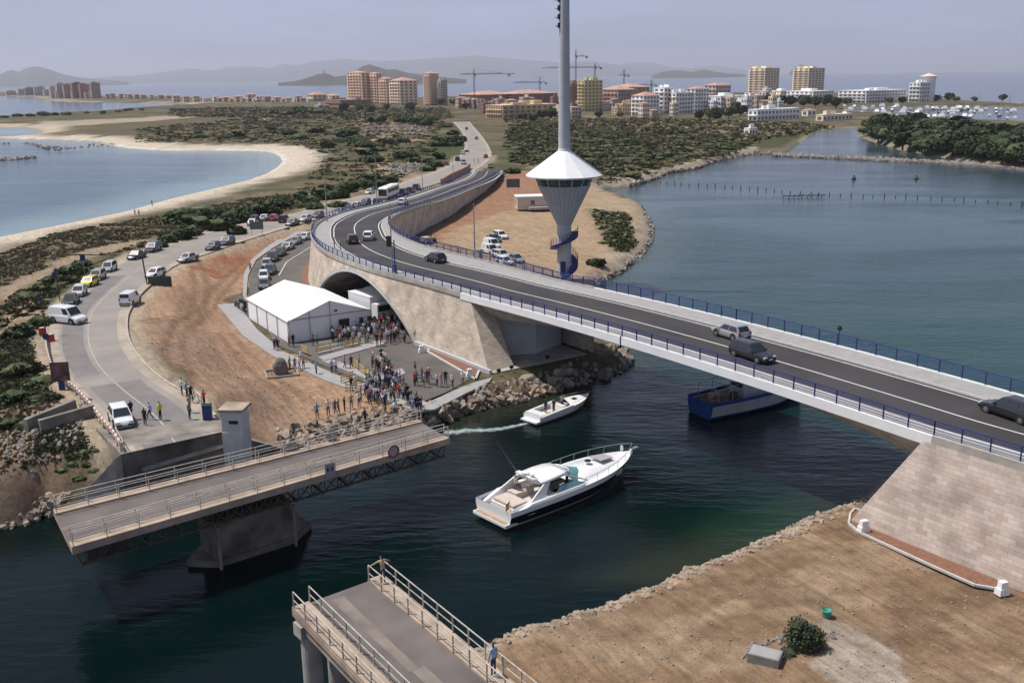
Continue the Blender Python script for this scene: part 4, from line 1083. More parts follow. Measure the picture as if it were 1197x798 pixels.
# ================================================================== TENT
tL, tC, tR = at(291,372,Q), at(338.5,401,Q), at(429,378,Q)   # foot corners: far left, near, right
ex = (tL-tC); ex.z = 0; Lx = ex.length; ex.normalize(); ey = Vector((ex.y,-ex.x,0))
if (tR-tC).dot(ey) < 0: ey = -ey
Wx = (tR-tC).dot(ey)*.90
tent = thing('marquee', 'large white gabled marquee tent in front of the arch', 'tent', (tC.x,tC.y,Q), math.atan2(ey.y,ey.x))
# local x along the gable (width), local y along the length
EH = top_z(tC, 375)-Q; RH = EH+1.9; sy = 1 if ex.dot(Vector((-ey.y,ey.x,0))) > 0 else -1
def tp(x, y, z): return (x*Wx, y*Lx*sy, z)
mb = MB(); mb.quad(tp(-.012,-.01,EH-.06), tp(-.012,1.01,EH-.06), tp(.5,1.01,RH), tp(.5,-.01,RH)); mb.quad(tp(.5,-.01,RH), tp(.5,1.01,RH), tp(1.012,1.01,EH-.06), tp(1.012,-.01,EH-.06))
mb.quad(tp(-.012,-.01,EH-.2), tp(-.012,1.01,EH-.2), tp(-.012,1.01,EH-.06), tp(-.012,-.01,EH-.06)); mb.build('roof', M_tent, tent)
mb = MB(); mb.quad(tp(0,0,0), tp(0,1,0), tp(0,1,EH), tp(0,0,EH)); mb.build('side_wall', M_tent, tent)
mb = MB(); mb.quad(tp(1,0,0), tp(1,1,0), tp(1,1,EH), tp(1,0,EH)); mb.build('side_wall', M_tent, tent)
mb = MB(); mb.quad(tp(0,0,0), tp(1,0,0), tp(1,0,EH), tp(0,0,EH)); mb.add([tp(0,0,EH), tp(1,0,EH), tp(.5,0,RH)], [(0,1,2)]); mb.build('gable', M_tent, tent)
mb = MB(); mb.quad(tp(0,1,0), tp(1,1,0), tp(1,1,EH), tp(0,1,EH)); mb.add([tp(0,1,EH), tp(1,1,EH), tp(.5,1,RH)], [(0,1,2)]); mb.build('gable', M_tent, tent)
for k in range(5):
    a, b = tp(-.008,k/4,0), tp(-.008,k/4,EH); MB().bar(a, b, .08, .08).build('frame_post', M_metal, tent)
for x in (0,.25,.5,1): MB().bar(tp(x,-.008,0), tp(x,-.008,EH+(1.9*2*x if x <= .5 else 1.9*2*(1-x))), .07, .07).build('frame_post', M_metal, tent)
MB().bar(tp(0,-.006,EH), tp(1,-.006,EH), .06, .10).build('tie_beam', M_metal, tent)
a = tp(.62,-.012,0); MB().quad(tp(.60,-.012,0), tp(.73,-.012,0), tp(.73,-.012,2.15), tp(.60,-.012,2.15)).build('doorway', M_black, tent)
MB().quad(tp(.50+.05,-.012,EH+.35), tp(.50+.09,-.012,EH+.35), tp(.50+.09,-.012,EH+.65), tp(.55,-.012,EH+.65)).build('vent', M_glass, tent)
for x, lb in ((.85,'left one of two'),(.95,'right one of two')):
    q = tent.matrix_basis @ Vector(tp(x,-.05,0)); q = Matrix.Translation(Vector((tC.x,tC.y,Q))) @ Matrix.Rotation(math.atan2(ey.y,ey.x),4,'Z') @ Vector(tp(x,-.06,0))
    s_ = thing('loudspeaker', 'black loudspeaker on a stand against the tent gable, '+lb, 'loudspeaker', tuple(q), math.atan2(ey.y,ey.x), 'loudspeakers at the tent')
    MB().box((0,0,1.9),(.42,.35,.65)).build('cabinet', M_black, s_); MB().cyl((0,0,0),(0,0,1.6),.03).build('pole', M_black, s_)
    MB().cyl((0,-.18,1.8),(0,-.19,1.8),.13,.13,12).build('cone', M_rub, s_)
# lorry with a white box body under the arch
lo = at(434,374,Q)
lr = math.atan2(ex.y,ex.x)+R(8)
lor = thing('outside_broadcast_lorry', 'white box lorry parked between the marquee and the arch', 'lorry', (lo.x,lo.y+1.0,Q), lr)
MB().box((1.2,0,2.05),(5.6,2.4,2.5)).build('box_body', M_white, lor); MB().prism([(-3.2,-1.1),(-1.7,-1.1),(-1.7,1.1),(-3.2,1.1)], .6, 2.6).build('cab', M_white, lor)
MB().box((-3.22,0,2.0),(.05,1.9,.8)).build('windscreen', M_glass, lor); MB().box((1.2,0,3.36),(5.7,2.5,.1)).build('roof', M_white, lor)
for x in (-2.5,2.6):
    for y in (-1.05,1.05): MB().cyl((x,y-.15,.48),(x,y+.15,.48),.48,.48,16).build('wheel', M_rub, lor)
awn = thing('awning', 'white rounded canopy roof beside the lorry under the arch', 'canopy', tuple(at(444,365,Q)+Vector((0,1.5,0))), lr)
mb = MB(); n = 8
for i in range(n):
    a, b = math.pi*i/n, math.pi*(i+1)/n; mb.quad((-2.6,-1.5*math.cos(a),2.6+.55*math.sin(a)), (2.6,-1.5*math.cos(a),2.6+.55*math.sin(a)), (2.6,-1.5*math.cos(b),2.6+.55*math.sin(b)), (-2.6,-1.5*math.cos(b),2.6+.55*math.sin(b)))
mb.build('canopy', M_tent, awn)
for x in (-2.5,2.5):
    for y in (-1.45,1.45): MB().bar((x,y,0),(x,y,2.6),.06,.06).build('pole', M_metal, awn)

# monument rock on its plinth
mr = thing('monument_rock', 'grey boulder set upright on a square kerbed plinth left of the square', 'monument', tuple(at(329,437,BZ)), R(20))
mb = MB(); 
bm = bmesh.new(); bmesh.ops.create_icosphere(bm, subdivisions=3, radius=1)
for v in bm.verts: v.co += v.co*(mnoise.fractal(v.co*1.3,1,2,3)*.22); v.co.x *= .85; v.co.y *= .7; v.co.z = max(v.co.z,-.6)*1.15
me = bpy.data.meshes.new('boulder'); bm.to_mesh(me); bm.free(); me.materials.append(mat('grey_boulder', (.17,.155,.14), .9, .3, 1.5, .5)); o = bpy.data.objects.new('boulder', me); COL.objects.link(o); o.parent = mr; o.location = (0,0,.75)
mb = MB()
for a, b in (((-1.7,-1.5),(1.7,-1.5)),((1.7,-1.5),(1.7,1.5)),((1.7,1.5),(-1.7,1.5)),((-1.7,1.5),(-1.7,-1.5))): mb.bar((*a,.12),(*b,.12),.16,.24)
mb.build('plinth_kerb', M_pave, mr)
# white block bollards
def bollard(px, py, z, label, rz=.3):
    t = thing('block_bollard', label, 'bollard', tuple(at(px,py,z)), rz, None)
    MB().box((0,0,.22),(.75,.55,.44),0,0,.92).build('base', M_white, t); MB().box((0,0,.66),(.55,.40,.45),0,0,.9).build('head', M_white, t)
bollard(493,412,Q,'white block bollard by the right foot of the arch'); bollard(549,440,Q+.05,'white block bollard at the end of the red gravel strip near the rocks')
bollard(1009,621,1.55,'white block bollard at the left end of the brown strip, right bank'); bollard(1171,694,1.45,'white block bollard at the right end of the brown strip, right bank')
for k, (x, y, l) in enumerate(((583,437,'left'),(598,433,'middle'),(640,421,'right'))):
    t = thing('floodlight', 'small dark floodlight on the rocks at the wall foot, %s one' % l, 'floodlight', tuple(at(x,y,1.85)), .5, 'floodlights at the foot of the stone wall')
    MB().box((0,0,.42),(.4,.25,.32)).build('lamp', M_black, t); MB().bar((0,0,0),(0,0,.3),.06,.06).build('stand', M_black, t)
t = thing('floodlight', 'small round floodlight on a post of the lagoon side railing', 'floodlight', (0,0,0)); t.location = tuple(at(980,405,9.6)); MB().cyl((0,0,0),(0,0,1.55),.04).build('stand', M_blue, t); MB().lathe([(0,0),(.2,.06),(.24,.2),(.16,.4),(0,.42)],10,(0,0,1.5)).build('lamp', M_black, t)
# things on the right bank
t = thing('concrete_block', 'grey hollow concrete slab block lying on the right bank dirt', 'block', tuple(at(894,772,1.45)), R(-28))
MB().box((0,0,.28),(1.75,1.15,.55)).build('body', mat('grey_block', (.19,.185,.18), .9, .2, 2, .3), t); MB().box((0,0,.56),(1.6,1.0,.03)).build('top', M_pave, t)
t = thing('waste_bin', 'green plastic bin behind the bush on the right bank', 'bin', tuple(at(966,723,1.45)), 0)
M_grn = mat('green_plastic', (.05,.24,.17), .6, .1, 3)
MB().lathe([(0,0),(.22,0),(.30,.6),(.31,.62),(.28,.60),(0,.3)],16).build('body', M_grn, t)
mb = MB(); mb.lathe([(.30,.58),(.34,.60),(.30,.64)],16); mb.build('rim', M_grn, t)

# ================================================================== ROCKS
def rock_mesh(k, m):
    bm = bmesh.new(); bmesh.ops.create_icosphere(bm, subdivisions=3, radius=1); rr = random.Random(k)
    cuts = [(Vector((rr.gauss(0,1),rr.gauss(0,1),rr.gauss(0,1))).normalized(), rr.uniform(.42,.78)) for _ in range(13)]
    for v in bm.verts:
        for n, d in cuts:
            h = v.co.dot(n)-d
            if h > 0: v.co -= n*h
        v.co *= 1+mnoise.noise(v.co*2+Vector((k,0,0)))*.12
    bmesh.ops.dissolve_limit(bm, angle_limit=R(9), verts=bm.verts, edges=bm.edges)
    me = bpy.data.meshes.new('rock'); bm.to_mesh(me); bm.free(); me.materials.append(m); return me
M_rockA = mat('boulder_tan', (.31,.25,.20), .95, .3, 1.1, .5); M_rockB = mat('boulder_grey', (.24,.215,.19), .95, .3, 1.1, .5); M_rockC = mat('boulder_brown', (.20,.145,.105), .95, .3, 1.1, .5)
ROCKS = [rock_mesh(k, (M_rockA,M_rockB,M_rockC)[k%3]) for k in range(12)]
def rock(p, s, label, group):
    o = bpy.data.objects.new('boulder', random.choice(ROCKS)); COL.objects.link(o); o.location = p
    o.rotation_euler = (random.uniform(0,6),random.uniform(0,6),random.uniform(0,6)); o.scale = (s*random.uniform(.8,1.25), s*random.uniform(.7,1.1), s*random.uniform(.6,.9))
    tag(o, label, 'boulder', group)
def band(low, high, n, s0, s1, label, group, zl=0.0, zh=1.5):
    low = resample(low, 1); high = resample(high, 1)
    for k in range(n):
        t = random.random(); a = low[min(int(t*len(low)),len(low)-1)]; b = high[min(int(t*len(high)),len(high)-1)]
        v = (k % 5+random.random())/5; p = a.lerp(b, v); p.z = zl+(zh-zl)*v+random.uniform(-.1,.2)
        p.x += random.uniform(-.3,.3); p.y += random.uniform(-.3,.3); rock(p, random.uniform(s0,s1)*(1.15-.3*v), label, group)
random.seed(3)
band([at(x,y,0) for x,y in ((522,492),(545,483),(600,472),(650,460))], [at(x,y,1.5) for x,y in ((512,478),(548,461),(575,450),(612,442))], 118, .45,.8, 'tan boulder in the sunlit rock bank below the stone bridge wall', 'boulders of the sunlit rock bank below the bridge wall')
band([at(x,y,0) for x,y in ((650,460),(690,447),(724,438),(737,424),(728,408))], [at(x,y,1.5) for x,y in ((612,442),(660,426),(695,408),(712,402),(706,398))], 75, .45,.85, 'boulder in the rock bank in the shade under the bridge span', 'boulders in the shade under the span')
band([at(x,y,0) for x,y in ((340,538),(400,520),(450,508),(505,498))], [at(x,y,1.6) for x,y in ((332,506),(385,492),(430,482),(470,475),(505,471))], 62, .45,.85, 'grey brown boulder between the sandy ground and the open swing bridge', 'boulders between the dirt and the swing bridge', .1, 1.75)
band([at(x,y,0) for x,y in ((-10,622),(25,615),(60,600))], [at(x,y,1.5) for x,y in ((-10,575),(30,572),(75,578))], 42, .35,.7, 'boulder on the rocky shore at the left edge near the swing bridge end', 'boulders on the left shore')
def rock_stuff(name, label, low, high, n, s0, s1, zl, zh, ground=False):
    low = resample(low, 1); high = resample(high, 1); V = []; Fs = []; o = 0; PP = []
    for k in range(n):
        t = random.random(); a = low[min(int(t*len(low)),len(low)-1)]; b = high[min(int(t*len(high)),len(high)-1)]
        v = random.random(); p = a.lerp(b, v); p.z = zl+(zh-zl)*v; PP.append(p)
    if ground:
        Z_ = terr_z(np.array([p.x for p in PP]), np.array([p.y for p in PP]))[0]
        for p, z in zip(PP, Z_): p.z = max(float(z)+.02, -.05)
    for k, p in enumerate(PP):
        me = ROCKS[(k%3)]; s = random.uniform(s0,s1)*random.uniform(.5,1); r = Matrix.Rotation(random.uniform(0,6),3,'Z') @ Matrix.Rotation(random.uniform(0,6),3,'X')
        V += [r @ (q.co*s)+p for q in me.vertices]; Fs += [tuple(i+o for i in f.vertices) for f in me.polygons]; o += len(me.vertices)
    for k in range(0):
        t = random.random(); a = low[min(int(t*len(low)),len(low)-1)]; b = high[min(int(t*len(high)),len(high)-1)]
        v = random.random(); p = a.lerp(b, v); p.z = zl+(zh-zl)*v; me = ROCKS[(k%3)]; s = random.uniform(s0,s1); r = Matrix.Rotation(random.uniform(0,6),3,'Z') @ Matrix.Rotation(random.uniform(0,6),3,'X')
        V += [r @ (q.co*s)+p for q in me.vertices]; Fs += [tuple(i+o for i in f.vertices) for f in me.polygons]; o += len(me.vertices)
    mb = MB(); mb.add(V, Fs); return tag(mb.build(name, random.choice((M_rockA,M_rockB))), label, 'rocks', None, 'stuff')
pp = rb_w
rock_stuff('rock_fill', 'smaller stones filling the sunlit rock bank below the bridge wall', pxl([(512,494),(545,483),(600,472),(650,460)],0), pxl([(508,476),(548,459),(575,447),(612,440)],1.6), 420, .2,.5, -.1,1.4)
rock_stuff('rock_fill', 'smaller stones in the rock bank under the shaded span', pxl([(650,460),(690,447),(724,438),(737,424),(728,408)],0), pxl([(612,440),(660,424),(695,406),(712,400),(706,396)],1.6), 330, .2,.55, -.1,1.4)
rock_stuff('rock_fill', 'smaller stones between the sandy ground and the swing bridge', pxl([(338,538),(400,520),(450,508),(505,498)],.2), pxl([(325,504),(385,490),(430,480),(470,473),(508,469)],1.75), 520, .2,.55, .1,1.8)
rock_stuff('rock_fill', 'smaller stones on the rocky shore at the left edge', pxl([(-20,624),(25,616),(60,601)],0), pxl([(-20,572),(30,570),(80,574)],1.6), 420, .12,.42, 0,1.5)
rock_stuff('shore_stones', 'small pale stones along the water edge of the right bank', [Vector(p) for p in rb_w], [p+Vector((1.6,-2.2,0)) for p in rb_w], 1500, .06,.34, -.05,.75, True)
rock_stuff('shore_stones', 'rocks along the point of land behind the control tower', pxl([(700,332),(738,311),(764,279),(760,256),(750,240)],0), pxl([(694,330),(730,309),(757,279),(754,258),(745,243)],.6), 300, .15,.7, 0,.7)
rock_stuff('shore_stones', 'rocks along the far lagoon shore below the scrub', pxl([(737,218),(767,209),(780,203),(812,198),(837,189),(875,181.5),(905,180)],0), pxl([(737,216),(767,207),(780,201),(812,196),(837,187),(875,179.5),(905,178)],.6), 420, .3,1.3, 0,.7)
bw = [at(x,y,0) for x,y in ((905,182.5),(920,182.8),(975,185),(1040,188.5),(1100,191.5),(1150,195),(1197,198.5),(1260,204))]
mb = MB()
for a, b in zip(bw, bw[1:]): mb.bar(a+Vector((0,0,.1)), b+Vector((0,0,.1)), 4.5, 1.2)
brk = tag(mb.build('breakwater', M_concD), 'long low rubble breakwater crossing the lagoon on the right', 'breakwater')
rock_stuff('breakwater_rocks', 'rubble heaped on the long low breakwater in the lagoon', [p+Vector((0,-3.2,0)) for p in bw], [p+Vector((0,3.2,0)) for p in bw], 1500, .5,1.3, .1,.7)
rock_stuff('reef_rocks', 'broken line of dark rocks in the left bay', pxl([(-10,188),(10,187.5),(40,184.5)],0), pxl([(-10,186.5),(10,186),(40,183.8)],.2), 70, .8,1.6, -.1,.5)
rock_stuff('reef_rocks', 'scattered reef rocks off the far beach of the left bay', pxl([(0,168.6),(30,168.4),(60,171),(90,173),(135,170.5)],0), pxl([(0,167.6),(35,167.2),(60,176),(95,170),(140,168)],.2), 90, .7,1.6, -.3,.3)
rock_stuff('rubble', 'heaps of tan rubble beside the scrub in front of the resort', pxl([(420,160),(455,163),(498,160)],2), pxl([(425,147),(460,146),(500,148)],3), 500, .5,1.5, 1.8,2.8)
rock_stuff('rubble', 'piles of reddish rubble beside the service road', pxl([(455,206),(490,203)],2), pxl([(455,193),(490,190)],3), 260, .5,1.3, 1.8,2.8)
rock_stuff('gravel_heap', 'loose stones around the bush on the right bank', pxl([(868,770),(905,752),(925,762),(985,745)],1.4), pxl([(880,752),(925,742),(945,748),(970,738)],1.45), 420, .05,.2, 1.42,1.5, True)

# ================================================================== PLANTS
def crown_mesh(name, k, n, mt, squash=.75, lobes=7, leaf=.16):
    """crown of leaf clumps spread through several uneven lobes, unit radius"""
    rr = np.random.default_rng(k); L = rr.normal(size=(lobes,3)); L /= np.linalg.norm(L,axis=1)[:,None]; L *= rr.uniform(.25,.6,(lobes,1)); L[:,2] = np.abs(L[:,2])*squash
    rad = rr.uniform(.32,.52,lobes); V = []; Fs = []
    idx = rr.integers(0,lobes,n); D = rr.normal(size=(n,3)); D /= np.linalg.norm(D,axis=1)[:,None]; r_ = rad[idx]*rr.uniform(.55,1.08,n)
    P = L[idx]+D*r_[:,None]*np.array([1,1,squash]); P[:,2] = np.maximum(P[:,2]+.35*squash, .02)
    for p, d in zip(P, D):
        a = Vector(rr.normal(size=3)).normalized(); b = a.orthogonal().normalized(); s = leaf*rr.uniform(.6,1.3); p = Vector(p); i = len(V)
        V += [p-a*s, p+b*s*.6, p+a*s, p-b*s*.6]; Fs.append((i,i+1,i+2,i+3))
    me = bpy.data.meshes.new(name); me.from_pydata(V, [], Fs); me.materials.append(mt); me.update(); return me
def core_mesh(k, squash=.7):
    bm = bmesh.new(); bmesh.ops.create_icosphere(bm, subdivisions=2, radius=.62)
    for v in bm.verts: v.co *= 1+mnoise.noise(v.co*2.2+Vector((k,0,0)))*.5; v.co.z = v.co.z*squash+.35
    me = bpy.data.meshes.new('foliage'); bm.to_mesh(me); bm.free(); me.materials.append(M_leaf); return me
def add_obj(name, me, parent): o = bpy.data.objects.new(name, me); COL.objects.link(o); o.parent = parent; return o
M_mang = mat('mangrove_leaf', (.038,.050,.020), .8, .55, .3, 0, 0, .2)
def make_bush(k, n, mt, trunk=.0, squash=.75, leaf=.13, name='shrub'):
    t = thing(name, 'x', 'shrub' if name == 'shrub' else 'tree'); me = crown_mesh('crown', k, n, mt, squash, 8, leaf); c = core_mesh(k, squash)
    bm = bmesh.new(); bm.from_mesh(me); bm.from_mesh(c); bm.to_mesh(me); bm.free()
    o = add_obj('crown' if trunk else 'foliage', me, t); o.location = (0,0,trunk)
    if trunk:
        mb = MB(); mb.cyl((0,0,-.2),(0,0,trunk+.3),.07,.045,7)
        for a in range(4): mb.cyl((0,0,trunk*.7),(.35*math.cos(a*1.7),.35*math.sin(a*1.7),trunk+.45),.035,.015,5)
        mb.build('trunk', M_bark, t)
    else:
        mb = MB()
        for a in range(4): mb.cyl((0,0,-.05),(.3*math.cos(a*1.6+k),.3*math.sin(a*1.6+k),.35),.03,.012,5)
        mb.build('stem', M_bark, t)
    return Proto(t)
BUSH = [make_bush(k, 1300, (M_leaf, M_leaf, M_leafL)[k%3], 0, (.7,.6,.55)[k%3]) for k in range(6)]
TREE = [make_bush(k+20, 1200, (M_mang, M_leaf, M_mang, M_leafL)[k%4], .35, .8, .13, 'tree') for k in range(4)]
random.seed(11)
def bush(px, py, wpx, label, group, zg=None, protos=BUSH, asp=1.0):
    z = 2.2 if zg is None else zg; p = at(px, py, z)
    if zg is None:
        for _ in range(3): z = zat(p.x, p.y); p = at(px, py, z)
    d = (p-Vector((0,0,CH))).length; r = wpx*d/FPX/2/.93
    pr = random.choice(protos); return pr.place((p.x,p.y+r*.3,z-.05), random.uniform(0,6.28), label, group, None, (r*random.uniform(.9,1.1), r, r*asp))
# clumps traced one by one (pixel of the foot, width)
G1 = 'dense dark shrubs between the beach and the coast road'
for x, y, w in [(196,284,24),(209,281,32),(212,262,44),(232,268,40),(246,257,36),(252,270,36),(268,262,36),(276,275,26),(286,258,34),(300,252,34),(310,246,30),(322,244,36),(334,240,22),(222,276,34),(318,252,26),(188,290,18)]:
    bush(x, y, w, 'dark green bush in the dense clump between the beach and the coast road', G1, asp=.95)
G2 = 'shrubs along the seaward verge of the service road'
for x, y, w in [(352,232,22),(362,238,30),(374,229,30),(388,233,34),(398,226,30),(408,222,30),(420,221,34),(432,213,30),(444,219,26),(456,213,22),(352,243,14),(394,243,26),(366,245,24)]:
    bush(x, y, w, 'round green bush on the seaward verge beside the parked cars', G2, asp=.8)
G3 = 'dark shrubs scattered on the scrubland'
for x, y, w in [(228,162,16),(239,161,10),(262,162,16),(276,161,22),(297,164,12),(315,152,16),(338,158,22),(350,163,26),(366,156,24),(382,173,24),(395,166,16),(402,160,30),(415,166,26),(425,173,30),(430,181,26),(437,190,30),(444,177,20),(452,168,24),(470,167,20),(424,139,14),(441,143,22),(470,143,26),(485,144,24),(497,147,22),(505,141,22),(522,149,18),(392,136,16),(372,134,22),(350,133,26),(336,135,18),(320,134,14),(470,186,28),(480,184,22),(500,178,22),(508,171,22),(516,166,24),(526,171,30),(534,166,22),(530,158,18),(512,186,24),(500,190,26),(486,190,20),(498,200,22),(510,195,22),(545,178,8)]:
    bush(x, y, w, 'low dark bush scattered on the sandy scrub between the beach and the ramp', G3, asp=.7)
G4 = 'dark shrubs along the sand spit by the far bay'
for x, y, w in [(4,138,8),(20,137,10),(50,135.5,14),(78,134.6,12),(101,133,7),(138,131,7),(152,129.5,9),(165,129,6),(146,130,8),(120,133,9),(35,136.5,10),(64,135,9)]:
    bush(x, y, w, 'small dark bush in the row along the sand spit by the far bay', G4, asp=.8)
bush(946,762,52, 'grey green bushy shrub beside the green bin on the right bank', None, 1.42, [make_bush(41, 3600, mat('grey_leaf',(.055,.068,.040),.8,.4,2.5,0,0,.2), 0, .95, .055)], 1.15)
bush(922,768,26, 'small sprawling shrub left of the taller shrub on the right bank', None, 1.42, [make_bush(42, 600, mat('grey_leaf',(.055,.068,.040)), 0, .8, .11)], .7)
bush(697,311,24, 'dark bush on the shore directly behind the control tower', None, None, asp=.9); bush(705,285,15, 'pale dry shrub on the sand spit right of the tower', None, None, [BUSH[2],BUSH[5]], asp=.5)
bush(722,273,11, 'low shrub in the middle of the sand spit beside the lagoon', None, None, asp=.5); bush(716,262,14, 'broad low shrub nearest the tip of the sand spit', None, None, asp=.4)
bush(598,203,20, 'dark bush beside the foot of the ramp, by the grey board', None, None, asp=1.0)
G5 = 'shrubs on the bank below the billboard'
for x, y, w in [(20,440,46),(44,452,36),(60,468,24),(12,470,40),(92,562,14),(70,552,16),(100,546,14),(108,552,12),(60,566,14),(84,545,16),(96,530,14),(110,528,12),(40,470,22),(30,500,26),(8,500,30),(50,495,18),(20,395,40),(45,380,30),(70,322,22),(80,318,26),(60,330,26),(45,342,26),(30,350,28),(95,312,22),(110,322,20),(85,330,22)]:
    bush(x, y, w, 'low green shrub on the seaward bank left of the coast road', G5, asp=.75)
# the wooded point on the right of the lagoon
WP = P2([(1008,156),(1020,163),(1050,172),(1090,178),(1140,186),(1197,192),(1300,204),(1300,160),(1197,158),(1100,150),(1020,146)], 2)
G6 = 'trees of the dense wooded point beyond the lagoon'; cnt = 0
while cnt < 240:
    x, y = random.uniform(WP[:,0].min(),WP[:,0].max()), random.uniform(WP[:,1].min(),WP[:,1].max())
    if not inside(np.array([x]),np.array([y]),WP)[0]: continue
    r = random.uniform(4,8.0); random.choice(TREE).place((x,y,1.6), random.uniform(0,6), 'dark green tree in the dense wood on the point beyond the lagoon breakwater', G6, None, (r,r,r*random.uniform(.6,.9))); cnt += 1
G7 = 'trees in front of the resort'
for x, y, w in [(612,141,12),(622,142,14),(634,140,16),(644,139,18),(700,138,12),(725,137,8),(818,140,14),(830,139,16),(838,141,20),(862,131,16),(872,128,18),(885,127,18),(899,126,20),(914,125,18),(925,124,16),(940,125,18),(954,125,16),(966,124,18),(978,126,16),(866,136,18),(852,138,18),(990,123,12),(420,131,14),(432,133,16),(452,129,10),(515,124,12),(530,123,10),(544,128,10),(402,131,14),(480,130,14),(1110,118,12),(1118,119,8),(1173,118,10),(1095,119,10),(1140,119,8),(1040,121,10),(1055,121,10)]:
    bush(x, y, w, 'small dark tree in the row in front of the resort blocks', G7, 2, TREE, asp=1.0)
G8 = 'shrubs over the scrub plain before the resort'; cnt = 0
SCR = P2([(592,158),(600,146),(700,142),(760,140),(830,143),(880,152),(895,165),(860,178),(800,190),(745,208),(700,215),(690,200),(640,195),(600,190)], 2)
while cnt < 120:
    px, py = random.uniform(592,895), random.uniform(143,213); p = at(px,py,2)
    if not inside(np.array([p.x]),np.array([p.y]),SCR)[0]: continue
    bush(px, py, random.uniform(7,16)*(1+(py-143)/70), 'low dark bush on the scrub plain between the tower and the resort', G8, 2.1, asp=.5); cnt += 1
# ground cover: one object of thousands of low tufts
def tufts(name, label, polys, n, r0, r1, mt, blades=14, zoff=0.0, hf=.6, avoid=True):
    V = []; Fs = []; rr = np.random.default_rng(len(name)+n)
    X_, Y_ = [], []
    per = n//len(polys)+1
    for p in polys:
        x0, x1, y0, y1 = p[:,0].min(), p[:,0].max(), p[:,1].min(), p[:,1].max(); m_ = 0; xs__, ys__ = [], []
        while m_ < per:
            x = rr.uniform(x0,x1,per*3); y = rr.uniform(y0,y1,per*3); k = inside(x,y,p) & (fnoise(x,y,18,41)+.5*fnoise(x,y,4,43)+rr.uniform(-.34,.34,x.shape) > .70)
            xs__.append(x[k]); ys__.append(y[k]); m_ += k.sum()
            if k.sum() == 0: break
        X_.append(np.concatenate(xs__)[:per]); Y_.append(np.concatenate(ys__)[:per])
    X_, Y_ = np.concatenate(X_), np.concatenate(Y_); Z_, sd = terr_z(X_, Y_); d = sdf(X_,Y_,LRP)
    ok = (sd > 2) & (d < -1.5) & (Z_ > .3); ok &= dseg(X_,Y_,PATH,False) > 3
    X_, Y_, Z_ = X_[ok], Y_[ok], Z_[ok]
    rads = rr.uniform(r0,r1,len(X_))
    for x, y, z, r in zip(X_,Y_,Z_,rads):
        for _ in range(blades):
            a = rr.uniform(0,6.28); q = rr.uniform(0,1)*r; cx, cy = x+q*math.cos(a), y+q*math.sin(a); h = r*hf*rr.uniform(.5,1.1)*(1-.5*q/r); w = r*rr.uniform(.25,.5); b = rr.uniform(0,6.28)
            dx, dy = math.cos(b)*w, math.sin(b)*w; tx, ty = rr.uniform(-.3,.3)*r, rr.uniform(-.3,.3)*r; i = len(V)
            V += [(cx-dx,cy-dy,z-.05),(cx+dx,cy+dy,z-.05),(cx+tx+dx*.6,cy+ty+dy*.6,z+h),(cx+tx-dx*.6,cy+ty-dy*.6,z+h)]; Fs.append((i,i+1,i+2,i+3))
    mb = MB(); mb.v = V; mb.f = Fs; mb.m = [0]*len(Fs); return tag(mb.build(name, mt), label, 'scrub', None, 'stuff')
M_dry = mat('dry_scrub', (.20,.17,.105), .95, .35, .15, 0, 0, .1); M_scr = mat('dark_scrub', (.088,.088,.046), .95, .45, .06, 0, 0, .1)
BEACHV = P2([(-20,300),(60,270),(180,250),(290,232),(350,225),(350,240),(280,262),(200,285),(140,298),(60,310),(-20,345)], 2.5)
MIDV = P2([(160,150),(400,128),(520,140),(500,195),(430,225),(350,222),(385,180),(340,168),(160,165)], 2.5)
tufts('dune_scrub', 'dry brown and green dune scrub above the left beach', [BEACHV], 2800, .3, 1.0, M_dry, 10)
tufts('dune_scrub', 'dark low scrub patches above the left beach', [BEACHV, GREENS[0]], 800, .3, .9, M_scr, 10)
tufts('scrub', 'brownish scrub on the plain between the bay and the ramp', [MIDV], 3000, .6, 1.8, M_dry, 8, 0, .4)
tufts('scrub', 'dark scrub patches on the plain between the bay and the ramp', [MIDV], 2000, 1.0, 3.0, M_scr, 9, 0, .35)
tufts('scrub', 'dark scrub plain between the tower and the resort', [SCR], 3400, 1.4, 3.8, M_scr, 9, 0, .28)
FARV = P2([(200,137),(200,128),(300,126),(400,127),(520,127),(528,140),(400,140)],2); FARR = P2([(600,148),(590,138),(640,141),(760,139),(880,143),(980,147),(930,156),(880,165),(700,150)],2)
tufts('far_scrub', 'brown scrub on the far plain before the big resort complex', [FARV, FARR], 3000, 2.0, 5.0, M_dry, 8, 0, .4); tufts('far_scrub', 'dark scrub on the far plain before the big resort complex', [FARV, FARR], 2200, 2.0, 5.5, M_scr, 8, 0, .3)
tufts('scrub', 'dry brown scrub in the plain between the tower and the resort', [SCR], 2200, 1.0, 2.6, M_dry, 8, 0, .25)
tufts('bank_scrub', 'brown dry weeds on the steep bank below the coast road', [P2([(-20,400),(55,420),(65,460),(112,480),(130,530),(80,575),(-20,560)],3.5)], 900, .15, .5, M_dry, 9); tufts('bank_scrub', 'dark weeds on the steep bank below the coast road', [P2([(-20,400),(55,420),(65,460),(112,480),(130,530),(80,575),(-20,560)],3.5)], 350, .15, .5, M_scr, 9)
tufts('scrub', 'green grass and weeds on the sand spit behind the tower', [GREENS[3]], 500, .3, .9, M_leafL, 9)
tufts('weeds', 'green weeds on the bank at the left end of the swing bridge', [GREENS[4], P2([(-10,400),(50,405),(62,450),(70,475),(20,490),(-10,490)],3.5)], 1500, .15, .5, M_leafL, 9)

